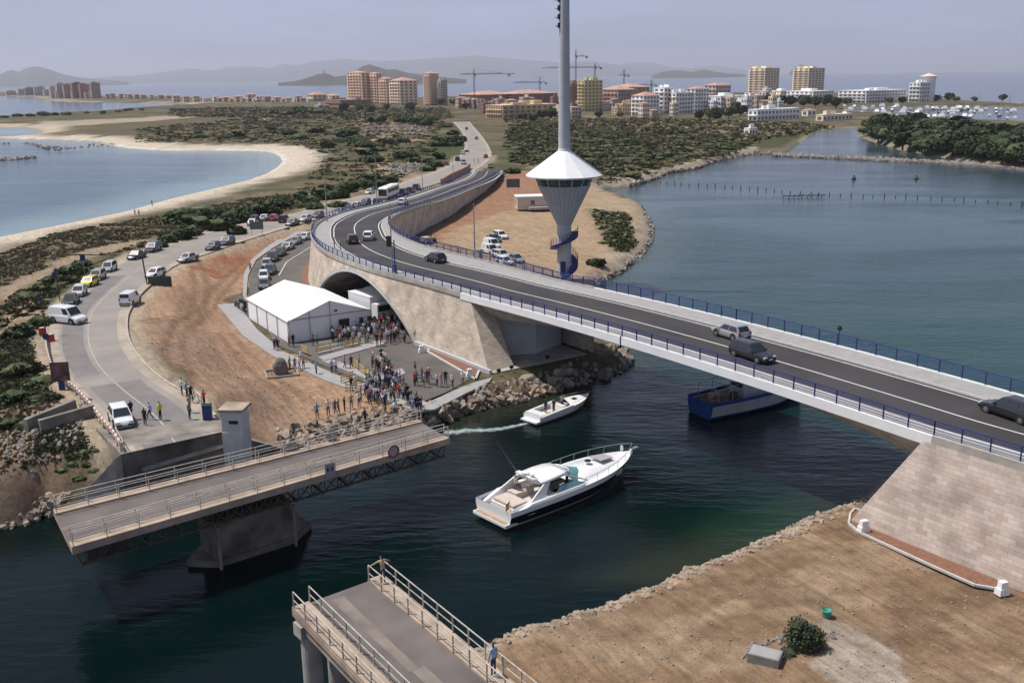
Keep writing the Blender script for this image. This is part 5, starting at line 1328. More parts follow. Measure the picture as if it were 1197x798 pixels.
# ================================================================== CARS
def make_car(name, cat, L, Wc, H, kind):
    t = thing(name, 'x', cat); hl = L/2; w = Wc/2; bz = .22
    belt = {'hatch':.86,'sedan':.84,'wagon':.92,'van':1.02,'mpv':.95}[kind]
    # stations: x, half width, top z of the lower body
    if kind == 'sedan': st_ = [(-hl,.82,.62),(-hl+.12,.93,.86),(-hl+.75,.98,belt+.06),(-.2,1,belt),(.75,1,belt),(hl-.9,.96,.76),(hl-.12,.88,.62),(hl,.78,.52)]
    elif kind == 'van': st_ = [(-hl,.92,.8),(-hl+.06,.97,belt),(-.2,1,belt),(.95,1,belt),(hl-.85,.97,.92),(hl-.12,.9,.72),(hl,.8,.55)]
    else: st_ = [(-hl,.86,.7),(-hl+.1,.95,belt),(-.2,1,belt),(.7,1,belt),(hl-.9,.96,.80),(hl-.12,.88,.66),(hl,.78,.52)]
    rings = []
    for x, k, z in st_: rings.append([(x,-w*k*.93,bz),(x,-w*k,bz+.16),(x,-w*k,z-.16),(x,-w*k*.93,z-.01),(x,-w*k*.5,z+.02),(x,w*k*.5,z+.02),(x,w*k*.93,z-.01),(x,w*k,z-.16),(x,w*k,bz+.16),(x,w*k*.93,bz)])
    MB().loft(rings).build('body', M_car, t, False, True)
    gx = {'hatch':(-hl+.05,-hl+.45,.25,1.05),'sedan':(-hl+.75,-hl+1.35,.25,1.0),'wagon':(-hl+.05,-hl+.35,.3,1.05),'van':(-hl+.04,-hl+.12,.65,1.25),'mpv':(-hl+.05,-hl+.3,.45,1.35)}[kind]
    xb, xr, xf, xw = gx; zb = belt-.03; a, b = w*.93, w*.74
    if kind == 'van': b = w*.84
    base = [(xb,-a,zb),(xw,-a,zb),(xw,a,zb),(xb,a,zb)]; top = [(xr,-b,H),(xf,-b,H),(xf,b,H),(xr,b,H)]
    mb = MB(); mb.loft([base, top]); mb.build('cabin', M_car, t, False, True)
    MB().loft([[(xr+.06,-b+.08,H-.002),(xf-.04,-b+.08,H-.002),(xf-.04,b-.08,H-.002),(xr+.06,b-.08,H-.002)],[(xr+.2,-b+.22,H+.045),(xf-.22,-b+.22,H+.045),(xf-.22,b-.22,H+.045),(xr+.2,b-.22,H+.045)]]).build('roof', M_car, t, False, True)
    def pane(nm, bl, br, tr_, tl, ins=(.07,.07,.14,.1)):
        bl, br, tr_, tl = map(Vector, (bl,br,tr_,tl)); f = lambda u, v: (bl.lerp(br,u)).lerp(tl.lerp(tr_,u), v)
        n = (br-bl).cross(tl-bl).normalized()*.012; mb = MB(); l, r_, lo_, hi = ins
        vs = [f(l,lo_)+n, f(1-r_,lo_)+n, f(1-r_,1-hi)+n, f(l,1-hi)+n]; mb.add(vs, [(0,1,2,3)]); mb.build(nm, M_glass, t)
    pane('windscreen', base[1], base[2], top[2], top[1], (.05,.05,.06,.06)); pane('rear_window', base[3], base[0], top[0], top[3], (.09,.09,.2,.1) if kind != 'van' else (.1,.1,.3,.12))
    S0 = 0 if kind != 'van' else .62
    for s in (-1,1):
        p, q, r_, u = (base[0],base[1],top[1],top[0]) if s < 0 else (base[2],base[3],top[3],top[2])
        P_ = Vector(p); Q_ = Vector(q); R_ = Vector(r_); U_ = Vector(u)
        lf = lambda k: (P_.lerp(Q_,k), U_.lerp(R_,k))
        cuts = ((.06,.50),(.52,.93)) if kind in ('hatch','sedan') else ((.05,.33),(.35,.63),(.65,.94)) if kind != 'van' else ((.70,.95),)
        for c0, c1 in cuts:
            if s > 0: c0, c1 = 1-c1, 1-c0
            a0, b0 = lf(c0); a1, b1 = lf(c1); pane('side_window', a0, a1, b1, b0, (.02,.02,.14,.12))
    wr = .31 if kind != 'van' else .32
    for x in (-hl+.78, hl-.82):
        for s in (-1,1):
            MB().cyl((x,s*(w-.14),.38),(x,s*(w+.004),.38), .39, .39, 18).build('wheel_arch', M_rub, t)
            q = MB().cyl((x,s*(w-.16),wr),(x,s*(w+.02),wr), wr, wr, 18).build('wheel', M_rub, t); MB().cyl((x,s*(w+.0),wr),(x,s*(w+.035),wr), wr*.62, wr*.55, 12).build('rim', M_rim, q)
    for s in (-1,1):
        MB().box((hl-.10,s*w*.64,.60),(.16,.36,.15)).build('headlight', M_lamp, t); MB().box((-hl+.06,s*w*.80,.78 if kind != 'van' else .95),(.10,.20,.30)).build('tail_light', M_tail, t)
        MB().box((xw-.28,s*(w+.06),belt+.05),(.12,.16,.12)).build('mirror', M_car, t)
    MB().box((hl-.03,0,.36),(.16,Wc*.78,.16)).build('bumper', M_black, t); MB().box((-hl+.03,0,.42),(.14,Wc*.84,.18)).build('bumper', M_black, t)
    MB().box((hl+.045,0,.42),(.02,.46,.10)).build('number_plate', M_white, t); MB().box((-hl-.05,0,.55),(.02,.46,.10)).build('number_plate', M_white, t)
    return Proto(t)
CAR = {'hatch':make_car('hatchback_car','car',3.9,1.66,1.42,'hatch'),'sedan':make_car('sedan_car','car',4.4,1.72,1.40,'sedan'),'wagon':make_car('estate_car','car',4.5,1.76,1.50,'wagon'),'van':make_car('panel_van','van',4.15,1.74,1.80,'van'),'mpv':make_car('people_carrier','car',4.6,1.82,1.68,'mpv')}
CW, CS, CD, CB, CR, CM, CG, CY, CGR = (.75,.75,.75),(.36,.375,.40),(.02,.02,.025),(.025,.035,.10),(.28,.015,.02),(.075,.02,.03),(.02,.055,.05),(.68,.50,.03),(.12,.13,.14)
def car(px, py, z, tx, ty, kind, col, label, group=None, sc=1.0):
    a = at(px,py,z); b = at(tx,ty,z); rz = math.atan2(b.y-a.y, b.x-a.x)
    return CAR[kind].place((a.x,a.y,z), rz, label, group, col, sc)
zd = camber
br_h = lambda px, py: min((OUTL[i].z for i in [min(range(len(OUTL)), key=lambda i: abs((OUTL[i]-at(px,py,9.3)).to_2d().length))]), default=9.3)
def bcar(px, py, tx, ty, kind, col, label, sc=1.0):
    z = 9.4
    for _ in range(3):
        p = at(px,py,z); i = min(range(len(OUTL)), key=lambda i: (OUTL[i]-p).to_2d().length-0); z = OUTL[i].z+.01
    return car(px, py, z, tx, ty, kind, col, label, None, sc)
bcar(854,394.5,830,387, 'hatch', (.30,.30,.32), 'silver hatchback driving away on the far lane of the span')
bcar(879,419,905,427, 'wagon', CD, 'black estate car driving towards the right beside the silver hatchback', .95)
bcar(1181,487,1140,473, 'wagon', CD, 'black estate car entering the bridge at the right edge of the photo')
bcar(509,306,490,301, 'hatch', CD, 'black hatchback driving uphill past the bend near the tower lot', .95)
bcar(431,280,436,272, 'hatch', CW, 'white hatchback on the inner lane of the bend')
bcar(412,284,406,276, 'hatch', CM, 'maroon hatchback on the outer lane of the bend')
bcar(471,239,478,235, 'hatch', CW, 'white hatchback driving down the ramp above the coach')
RG = lambda px, py: (lambda p: LRZ(p.y)+.01)(at_road(px,py))
def gcar(px, py, tx, ty, kind, col, label, group=None, sc=1.0):
    p = at_road(px,py); return car(px, py, LRZ(p.y)+.01, tx, ty, kind, col, label, group, sc)
gcar(545.5,151.5,543,147,'hatch',CD,'dark car furthest up the road near the resort'); gcar(557,163,560,168,'hatch',CGR,'grey car on the road beyond the ramp')
gcar(568,184.5,566,178,'hatch',CR,'red car coming down the road beyond the ramp'); gcar(573,196,574,204,'hatch',CGR,'grey car at the very top of the ramp')
gcar(522,193,527,190,'hatch',CR,'dark red car parked on the sandy verge beside the far road'); gcar(535,188,539,183,'mpv',CD,'black people carrier parked at the head of the far row')
gcar(541,180.5,543,177,'hatch',CW,'white car parked behind the black people carrier far up the road'); gcar(542,192,539,197,'van',CS,'grey van driving on the service road far up')
gcar(432,226.5,424,229,'sedan',(.5,.5,.5),'light grey car parked alone on the verge left of the coach')
gcar(472,227,480,223,'mpv',CB,'dark blue van just right of the coach'); gcar(480,224.5,488,220,'wagon',CD,'black estate second car right of the coach'); gcar(487,221.5,494,217,'mpv',(.03,.035,.08),'dark blue van third car right of the coach')
gcar(442,238,450,234,'wagon',CB,'dark blue car beside the rear wheels of the coach'); gcar(427,240,419,243,'mpv',(.06,.09,.2),'blue van in front of the coach')
gcar(416,243,408,246,'hatch',(.62,.5,.5),'pale pinkish white car between two blue ones in the service road row'); gcar(409,246,401,249,'sedan',CB,'navy sedan in the service road row'); gcar(397,250,388,253,'sedan',(.12,.16,.26),'steel blue sedan at the lower end of the service road row')
gcar(372,254,363,257,'hatch',(.09,.02,.03),'very dark red car parked by the bend of the railings'); gcar(357,258.5,349,261,'hatch',(.42,.45,.48),'silver hatchback next to the very dark red car')
gcar(342,263,333,266,'sedan',(.09,.09,.085),'dark grey sedan just right of the burgundy car'); gcar(332,259.5,338,255,'mpv',(.10,.012,.02),'burgundy people carrier beside the bright red car')
gcar(321,257.5,329,254,'hatch',(.42,.02,.05),'bright red car beside the burgundy one'); gcar(310,257.5,318,254,'sedan',(.4,.42,.46),'silver sedan left of the bright red car')
gcar(296,263,302,260,'sedan',CW,'white car half hidden behind the blank grey board'); gcar(299,258.5,305,256,'hatch',(.10,.02,.03),'dark red car at the shrubs behind the blank grey board')
# column parked on the loop below the ramp
LG = None; ZL = Q+.01
for x, y, tx, ty, k, c, l in [(357,280,349,283,'hatch',(.45,.48,.6),'pale blue white hatchback at the top of the column below the ramp'),(346,285,338,289,'hatch',(.17,.22,.30),'blue grey car second from the top of the column below the ramp'),
    (336,291.5,328,295,'sedan',(.38,.37,.35),'silver sedan third from the top of the column below the ramp'),(327,298.5,321,303,'wagon',CG,'dark green estate in the middle of the column below the ramp'),
    (318.5,304.5,314,309,'mpv',(.06,.055,.05),'dark car with roof boxes in the column below the ramp'),(312,312,309,318,'hatch',(.40,.43,.46),'light silver hatchback level with the pedestrian, in the column'),
    (315.5,319.5,311,325,'wagon',(.03,.045,.06),'dark blue estate between the silver and white cars of the column'),(308.5,326.5,308,333,'hatch',CW,'white hatchback near the lower end of the column'),(309,336,308,342,'sedan',(.13,.15,.17),'grey sedan last in the column, nearest the marquee')]:
    car(x,y,ZL,tx,ty,k,c,l)
# coast road
for x, y, tx, ty, k, c, l, s in [(80.5,377,98,379,'van',CW,'white panel van parked crosswise at the edge of the coast road',1.15),(83,355,78,360,'sedan',(.025,.028,.03),'black sedan nearest the white panel van in the seaward row',1),
    (93,345,88,350,'hatch',(.55,.56,.55),'white hatchback between the black sedan and the yellow car',1),(105,334,96,338,'hatch',CY,'yellow car parked in the seaward row',1),(114,326.5,107,331,'wagon',(.25,.26,.27),'silver grey estate just beyond the yellow car',1),
    (128,316.5,121,321,'mpv',(.42,.43,.45),'light silver people carrier at the end of the seaward row',.92),(160,302,151,305,'sedan',(.02,.02,.024),'black sedan alone beyond the seaward row, before the dark blue one',1),(179.5,293.5,171,297,'mpv',(.015,.02,.06),'dark navy people carrier behind the black sedan',1),
    (220,305,211,307.5,'sedan',(.38,.39,.41),'silver sedan parked on the landward edge above the dark sign board',1),(249,291.5,241,294.5,'hatch',(.02,.045,.045),'dark green hatchback in the landward pair',1),(265.5,285.5,258,288.5,'wagon',(.02,.035,.055),'dark teal estate behind the dark green hatchback',1),
    (182,323.5,174,326,'hatch',(.65,.66,.66),'white hatchback behind the dark blank sign board',1),(153,355,165,348,'van',(.7,.7,.7),'white small van seen from behind on the coast road',1),(142,494,150,507,'hatch',CW,'white hatchback facing the water at the end of the coast road',1.02)]:
    gcar(x,y,tx,ty,k,c,l,None,s)
# dirt lot beside the tower
for x, y, tx, ty, k, c, l in [(585,278.5,594,281,'wagon',CW,'white estate with red stripe at the back of the dirt lot'),(578,282,586,285,'sedan',(.05,.06,.10),'dark saloon in front of the white striped estate in the dirt lot'),
    (575,289.5,585,292,'van',CW,'white high roofed van in the dirt lot, rear one'),(573,296.5,583,299,'van',(.66,.66,.66),'white high roofed van in the dirt lot, front one'),(586,301.5,596,304,'wagon',(.5,.52,.55),'silver estate in the dirt lot beside the white vans'),
    (590,309,600,311.5,'hatch',CW,'white hatchback nearest the bridge in the dirt lot'),(603,306,612,309,'sedan',(.2,.22,.25),'grey saloon half hidden behind the railing in the dirt lot')]:
    p = at(x,y,2); car(x,y,zat(p.x,p.y)+.02,tx,ty,k,c,l)
# vehicles inside the underpass
car(462,366,Q,452,372,'van',(.5,.5,.5),'grey van in the shade of the arch behind the crowd')
# coach
cp = at_road(455,231); cq = at_road(440,237); crz = math.atan2(cq.y-cp.y,cq.x-cp.x)
co_ = thing('coach', 'white and dark coach parked in the service road row', 'coach', (cp.x,cp.y,LRZ(cp.y)), crz)
MB().loft([[(x,-1.25*k,.45),(x,-1.27*k,1.7),(x,-1.2*k,3.2*zk),(x,1.2*k,3.2*zk),(x,1.27*k,1.7),(x,1.25*k,.45)] for x, k, zk in ((-6,.94,.97),(-5.8,1,1),(5.5,1,1),(5.95,.93,.93))]).build('body', M_white, co_, False, True)
MB().box((5.93,0,1.9),(.16,2.2,1.7)).build('windscreen', M_glass, co_)
for s in (-1,1):
    for k in range(7): MB().box((-4.7+k*1.5,s*1.262,2.25),(1.38,.05,.85)).build('window', M_glass, co_)
    for x in (-3.6,3.8): MB().cyl((x,s*1.0,.5),(x,s*1.3,.5),.5,.5,16).build('wheel', M_rub, co_)
MB().box((0,0,.62),(11.7,2.58,.3)).build('skirt', M_blue, co_); MB().box((-1,0,3.26),(3,1.6,.18)).build('roof_hatch', M_white, co_)
# dumper by the inner wall
dp = at(501,281,2.2); t = thing('dumper', 'small beige site dumper by the inner wall of the ramp', 'dumper', (dp.x,dp.y,zat(dp.x,dp.y)), 1.0)
MB().prism([(-1.6,-.8),(.1,-.8),(.1,.8),(-1.6,.8)],.6,1.5).build('skip', M_conc, t); MB().box((.9,0,.9),(1.4,1.1,.7)).build('engine', mat('ochre_paint',(.42,.33,.16),.6), t); MB().box((.5,0,1.5),(.5,.6,.5)).build('seat', M_black, t)
for x in (-.9,1.1):
    for y in (-.7,.7): MB().cyl((x,y-.15,.45),(x,y+.15,.45),.45,.45,14).build('wheel', M_rub, t)
# motorbikes by the footpath
def make_bike():
    t = thing('motorbike', 'x', 'motorbike')
    for x in (-.68,.68): q = MB().cyl((x,-.06,.31),(x,.06,.31),.31,.31,16).build('wheel', M_rub, t); MB().cyl((x,-.065,.31),(x,.065,.31),.18,.18,12).build('rim', M_rim, q)
    MB().loft([[(-.35,-.12,.35),(-.35,.12,.35),(-.35,.12,.6),(-.35,-.12,.6)],[(.3,-.16,.33),(.3,.16,.33),(.3,.16,.72),(.3,-.16,.72)]]).build('engine', M_black, t)
    MB().loft([[(-.8,-.1,.78),(-.8,.1,.78),(-.8,.1,.86),(-.8,-.1,.86)],[(-.1,-.14,.68),(-.1,.14,.68),(-.1,.14,.82),(-.1,-.14,.82)]]).build('seat', M_black, t)
    MB().loft([[(-.1,-.14,.66),(-.1,.14,.66),(-.1,.12,.9),(-.1,-.12,.9)],[(.4,-.14,.66),(.4,.14,.66),(.4,.1,.95),(.4,-.1,.95)]]).build('tank', M_car, t)
    MB().bar((.68,0,.31),(.38,0,1.0),.06,.06).bar((.36,-.34,1.02),(.36,.34,1.02),.04,.04).build('handlebar', M_metal, t); MB().cyl((.5,0,.85),(.62,0,.85),.09,.09,12).build('headlight', M_lamp, t)
    return Proto(t)
BK = make_bike()
for k, (x, y) in enumerate(((277,359),(281,361),(285,363),(289,360),(283,357))): BK.place(tuple(at(x,y,Q+.11)), 2.2+.15*k, 'black motorbike in the row on the footpath left of the marquee', 'motorbikes left of the marquee', ((.1,.02,.02),(.02,.02,.03),(.2,.2,.2))[k%3])

# ================================================================== PEOPLE
def make_person(pose, female=False):
    Vx = []; Ed = []; Rd = []
    def j(p, r, par=None):
        Vx.append(Vector(p)); Rd.append(r if isinstance(r, tuple) else (r,r)); i = len(Vx)-1
        if par is not None: Ed.append((par,i))
        return i
    lean = pose.get('lean', 0)
    pel = j((0,0,.93),(.115,.145)); wa = j((.0,0,1.10),(.095,.125),pel); ch = j((lean*.6,0,1.30),(.11,.155),wa); nb = j((lean,0,1.44),(.06,.075),ch)
    nk = j((lean+.01,0,1.51),.05,nb); hd = j((lean+.02,0,1.60),(.088,.075),nk); tp_ = j((lean+.015,0,1.69),(.08,.07),hd); j((lean+.125,0,1.60),.016,hd)
    for s in (-1,1):
        sh = j((lean,s*.175,1.41),.058,ch); el = pose['el'][0 if s < 0 else 1]; wr_ = pose['wr'][0 if s < 0 else 1]
        el = Vector((lean+el[0], s*el[1], el[2])); wr_ = Vector((lean+wr_[0], s*wr_[1], wr_[2])); e = j(el,.043,sh); w = j(wr_,.028,e)
        d = (wr_-el).normalized(); palm = wr_+d*.07; p = j(palm,(.038,.018),w); sd_ = d.cross(Vector((0,0,1))); sd_ = sd_.normalized() if sd_.length > .1 else Vector((1,0,0))
        for k in range(4):
            a = palm+sd_*(k-1.5)*.022+d*.045; f1 = j(a,.009,p); j(a+d*(.04+.008*(k in (1,2)))+Vector((0,0,-.008)),.008,f1)
        th = j(wr_+d*.03+sd_*.04,.010,w); j(wr_+d*.075+sd_*.055,.009,th)
        hp = j((0,s*.085,.86),(.085,.08),pel); kn = pose['kn'][0 if s < 0 else 1]; an = pose['an'][0 if s < 0 else 1]
        kk_ = j((kn[0],s*kn[1],kn[2]),.058,hp); aa = j((an[0],s*an[1],an[2]),.040,kk_); j((an[0]+.13,s*(an[1]+.02),an[2]-.045),(.036,.026),aa)
    me = bpy.data.meshes.new('person'); me.from_pydata(Vx, Ed, []); o = bpy.data.objects.new('tmp', me); COL.objects.link(o)
    md = o.modifiers.new('s','SKIN'); md.use_smooth_shade = True
    for i, r in enumerate(Rd): me.skin_vertices[0].data[i].radius = r
    me.skin_vertices[0].data[0].use_root = True
    sb_ = o.modifiers.new('b','SUBSURF'); sb_.levels = 1; sb_.render_levels = 1
    dg = bpy.context.evaluated_depsgraph_get(); m2 = bpy.data.meshes.new_from_object(o.evaluated_get(dg)); bpy.data.objects.remove(o)
    m2.name = 'person'; m2.materials.clear()
    for m in (M_skin, M_shirt, M_trous, M_hair, M_rub, M_black): m2.materials.append(m)
    els = [lean+pose['el'][0][0], lean+pose['el'][1][0]]
    for f in m2.polygons:
        c = f.center; k = 1
        hx = c.x-lean
        if c.z > 1.475 and abs(c.y) < .14 and abs(hx) < .2:
            k = 0
            if c.z > 1.655 or (hx < -.01 and c.z > (1.46 if female else 1.54)): k = 3
            if hx > .06 and 1.60 < c.z < 1.635 and .015 < abs(c.y) < .05: k = 3
        elif c.z < .10: k = 4
        elif c.z < .93 and abs(c.y) < .205 and not any(((c-Vector((lean+pose['wr'][q][0], (-1,1)[q]*pose['wr'][q][1], pose['wr'][q][2]))).length < .13) for q in (0,1)): k = 2
        else:
            for q in (0,1):
                s = (-1,1)[q]; E_ = Vector((lean+pose['el'][q][0], s*pose['el'][q][1], pose['el'][q][2])); W_ = Vector((lean+pose['wr'][q][0], s*pose['wr'][q][1], pose['wr'][q][2]))
                ab_ = W_-E_; t = (c-E_).dot(ab_)/ab_.length_squared
                lim = .0 if not pose.get('long') else .85
                if t > lim and (c-(E_+ab_*min(t,1.9))).length < .085 and (abs(c.y) > .17 or t > .3): k = 0
        f.material_index = k
    m2.polygons.foreach_set('use_smooth', [True]*len(m2.polygons))
    o = bpy.data.objects.new('person', m2); COL.objects.link(o); o['category'] = 'person'; o['label'] = 'x'
    return o
S_ = dict(kn=((.015,.095,.48),(.015,.095,.48)), an=((-.01,.10,.085),(-.01,.11,.085)))
POSES = [dict(S_, el=((-.02,.235,1.14),(-.02,.235,1.14)), wr=((.04,.25,.90),(.04,.25,.90))),
  dict(S_, el=((-.03,.25,1.14),(-.03,.25,1.14)), wr=((.19,.09,1.16),(.20,.07,1.13)), long=True),
  dict(el=((.06,.24,1.15),(-.10,.235,1.15)), wr=((.20,.23,.95),(-.08,.25,.91)), kn=((.16,.09,.50),(-.02,.09,.48)), an=((.22,.10,.09),(-.24,.10,.14)), long=True),
  dict(S_, el=((.10,.25,1.22),(-.02,.235,1.14)), wr=((.22,.16,1.42),(.04,.25,.90))),
  dict(S_, el=((-.05,.29,1.18),(-.05,.29,1.18)), wr=((-.02,.16,1.00),(-.02,.16,1.00)), long=True),
  dict(S_, el=((-.05,.235,1.14),(.0,.24,1.16)), wr=((.06,.25,.91),(.24,.20,1.13)))]
PERS = [make_person(p, k in (0,3,5)) for k, p in enumerate(POSES)]
RAILP = make_person(dict(S_, el=((.12,.42,1.25),(.12,.42,1.25)), wr=((.26,.62,1.12),(.26,.62,1.12)), long=True, lean=.10))
SITP = make_person(dict(el=((.05,.25,1.15),(.05,.25,1.15)), wr=((.28,.16,1.08),(.28,.16,1.08)), kn=((.42,.11,.90),(.42,.11,.90)), an=((.45,.12,.46),(.45,.12,.46)), long=True))
usedP = set()
SH = {'white':(.72,.72,.72),'black':(.018,.018,.02),'dark blue':(.02,.03,.09),'light blue':(.28,.38,.56),'red':(.45,.03,.03),'beige':(.42,.33,.23),'grey':(.20,.20,.21),'yellow':(.65,.50,.08),'pink':(.55,.25,.27),'green':(.05,.16,.08),'hi-vis yellow':(.50,.62,.06)}
def person(p, rz, col, label, group=None, k=None, src=None, s=1.0):
    o0 = src or PERS[random.randrange(6) if k is None else k]
    if o0.name not in usedP: usedP.add(o0.name); o = o0
    else: o = o0.copy(); COL.objects.link(o)
    o.location = p; o.rotation_euler = (0,0,rz); o.color = (*SH[col],1); sc_ = s*random.uniform(.95,1.05); o.scale = (sc_,)*3
    tag(o, label, 'person', group); return o
PLACED = []
def crowd(poly, n, z, where, face=None, cols=None):
    c = P2(poly, z); k = 0; tries = 0; cols = cols or ['white']*7+['black']*5+['dark blue']*6+['light blue']*4+['red']*2+['beige']*3+['grey']*4+['pink']*1+['green']*1
    while k < n and tries < 9000:
        tries += 1; x, y = random.uniform(c[:,0].min(),c[:,0].max()), random.uniform(c[:,1].min(),c[:,1].max())
        if not inside(np.array([x]),np.array([y]),c)[0] or any((x-a)**2+(y-b)**2 < .38**2 for a, b in PLACED): continue
        PLACED.append((x,y)); col = random.choice(cols)
        person((x,y,z), (random.gauss(face,.8) if face is not None else random.uniform(0,6.28)), col, 'person in a %s top %s' % (col, where), 'people in %s tops %s' % (col, where)); k += 1
random.seed(5)
crowd([(386,394),(392,386),(432,386),(440,378),(452,374),(472,376),(484,386),(497,402),(480,402),(462,405),(440,401),(420,404),(388,405)], 92, Q, 'in the dense crowd between the marquee and the arch', 2.2)
crowd([(446,372),(456,363),(476,372),(492,390),(484,388),(466,378)], 38, Q, 'in the shade right under the arch', 2.2)
crowd([(430,418),(440,414),(452,424),(462,440),(450,444),(438,436)], 16, Q, 'in the group right of the yellow barriers', -.6)
crowd([(420,470),(424,456),(436,448),(452,442),(468,446),(476,458),(474,474),(452,480),(432,478)], 56, Q, 'in the large group at the quay edge', -.7)
crowd([(471,462),(482,462),(494,482),(486,486),(476,480)], 11, Q, 'stepping down to the quay beside the boulders', -.7, ['dark blue']*3+['light blue']*2+['black']*2+['beige'])
crowd([(482,438),(504,440),(504,452),(484,454)], 10, Q, 'in the group near the right part of the quay', -.8)
for (x, y, c, l) in [(511,452,'white','in white, leftmost of three near the gravel strip'),(516,452,'pink','in pink beside the person in black near the gravel strip'),(521,450,'black','in black beside the person in pink near the gravel strip'),
    (529,453,'white','in a white shirt standing alone left of the last onlooker'),(541,451,'white','in a white shirt, last onlooker on the right of the quay'),
    (371,490,'light blue','in pale blue, leftmost in the row on the sandy ground'),(384,486,'white','in white, second in the row on the sandy ground'),(392,485,'grey','in grey, third in the row on the sandy ground'),(396,484,'beige','in beige, fourth in the row on the sandy ground'),(403,481,'black','in black, fifth in the row on the sandy ground'),(411,478,'beige','in beige trousers near the end of the row on the sandy ground'),(420,476,'white','in white at the end of the row on the sandy ground'),
    (339,433,'beige','in beige right behind the monument rock'),(345,433,'grey','in grey, second behind the monument rock'),(350,432,'white','in white, third behind the monument rock'),(355,431,'pink','in pink, fourth behind the monument rock'),(352,424,'white','in white at the back of the group by the monument rock'),(370,438,'light blue','in light blue standing alone right of the monument rock'),
    (321,410,'dark blue','in dark blue on the footpath left of the marquee corner'),(325,411,'black','in black on the footpath left of the marquee corner'),(323,407,'light blue','in light blue behind the two on the footpath'),(338,405,'beige','in beige at the near corner of the marquee'),(343,405,'black','in black at the near corner of the marquee'),(366,404,'grey','in grey below the marquee gable'),(371,403,'beige','in beige below the marquee gable'),
    (283,366,'white','in white beside the motorbikes'),(287,364,'black','in black beside the motorbikes'),(293,318,'pink','in a pink top walking on the footpath beside the parked column'),
    (388,437,'light blue','in light blue near the low kerbed bed'),(393,436,'white','in white near the low kerbed bed'),(403,431,'pink','in pink behind the yellow barriers'),(411,431,'dark blue','in dark blue behind the yellow barriers'),(420,430,'beige','in beige behind the yellow barriers'),(411,458,'black','in dark clothes at the left end of the quay group'),(416,455,'white','in white at the left end of the quay group'),(445,404,'red','in a red top in front of the dense crowd'),(441,405,'black','in black in front of the dense crowd')]:
    z = BZ+.02 if 370 < x < 422 and y > 470 else Q; person(tuple(at(x,y,z)), random.uniform(-1.6,0), c, 'onlooker '+l)
person(tuple(at(427,497,1.0)), .8, 'black', 'person in black among the boulders behind the swing bridge railing'); person(tuple(at(461,487,1.7)), .3, 'white', 'person in white with dark trousers behind the swing bridge railing')
RZR = LRZ(80)+.01
person(tuple(at(154,490,RZR)), -.5, 'black', 'tall man in black standing right beside the white hatchback', None, 4, None, 1.04); person(tuple(at(170,497,RZR)), 1.2, 'black', 'man in black, second from the white hatchback', None, 0)
person(tuple(at(176,490,RZR)), -2.4, 'light blue', 'man in a light blue shirt stepping towards the man in black', None, 2); person(tuple(at(188,491,RZR)), 2.9, 'hi-vis yellow', 'officer in a high visibility yellow vest near the white hatchback', None, 0)
for x, y, c, l in [(213,462,'white','in white, furthest from the water at the wooden fence'),(219,465,'light blue','in a teal top at the wooden fence by the hut'),(224,470,'black','in black at the wooden fence by the hut'),(222,482,'beige','in beige in front of the fence near the blue container'),(222,490,'grey','in grey, nearest the water beside the hut group'),(239,475,'red','in a red top behind the blue container')]: person(tuple(at(x,y,RZR)), random.uniform(-1,1), c, 'onlooker '+l)
STZ = ZD+.1
dst = (tpt(0,.5)-tpt(1,.5)); sr = math.atan2(dst.y,dst.x)
pm_ = tpt(.035,.09)+TO; person((pm_.x,pm_.y,STZ), sr, 'beige', 'man in beige at the stub tip with both arms spread on the rails', None, None, RAILP, 1.05)
pm_ = at(577,789,STZ); person((pm_.x,pm_.y,STZ), sr+.2, 'light blue', 'man in a light blue shirt and dark trousers on the foreground stub seen from behind', None, 0, None, 1.05)
for x, y, c, l in [(158,252,'red','left of the pair walking on the beach'),(162.5,252.5,'pink','right of the pair walking on the beach'),(178,241,'red','standing alone at the water line on the beach')]: person(tuple(at(x,y,1.6)), 1, c, 'beachgoer '+l)
for x, y, c, l in [(391,290,'dark blue','on the bridge footpath at the bend, left one'),(398,292,'light blue','on the bridge footpath at the bend, right one')]: person(tuple(at(x,y,9.1)), 0, c, 'pedestrian in %s ' % c+l)
for x, y, c, l in [(554.5,191,'black','left of the pair walking at the top of the ramp'),(559,190.5,'dark blue','right of the pair walking at the top of the ramp'),(577,185,'black','walking alone on the right verge of the far road')]: person(tuple(at(x,y,2.6)), 0, c, 'pedestrian '+l)

# yellow crowd barriers in the square
M_yel = mat('yellow_wood', (.42,.28,.10), .7, .2, 3)
def make_barrier():
    t = thing('crowd_barrier', 'x', 'barrier')
    for x in (-.95,.95): MB().bar((x,0,0),(x,0,1.0),.06,.06).bar((x,-.3,.03),(x,.3,.03),.06,.06).build('leg', M_yel, t)
    for z in (.35,.65,.95): MB().bar((-1,0,z),(1,0,z),.09,.11).build('rail', M_yel, t)
    return Proto(t)
BARR = make_barrier()
for a, b in (((360,415),(396,409)),((398,409),(425,404)),((412,428),(436,447)),((398,449),(414,443)),((352,412),(360,416)),((404,456),(424,458))):
    A, B = at(*a,Q), at(*b,Q); n = max(1, int((B-A).length/2.1))
    for k in range(n): p = A.lerp(B,(k+.5)/n); BARR.place(tuple(p), math.atan2(B.y-A.y,B.x-A.x), 'low ochre crowd barrier in the line across the square', 'ochre barriers across the square')

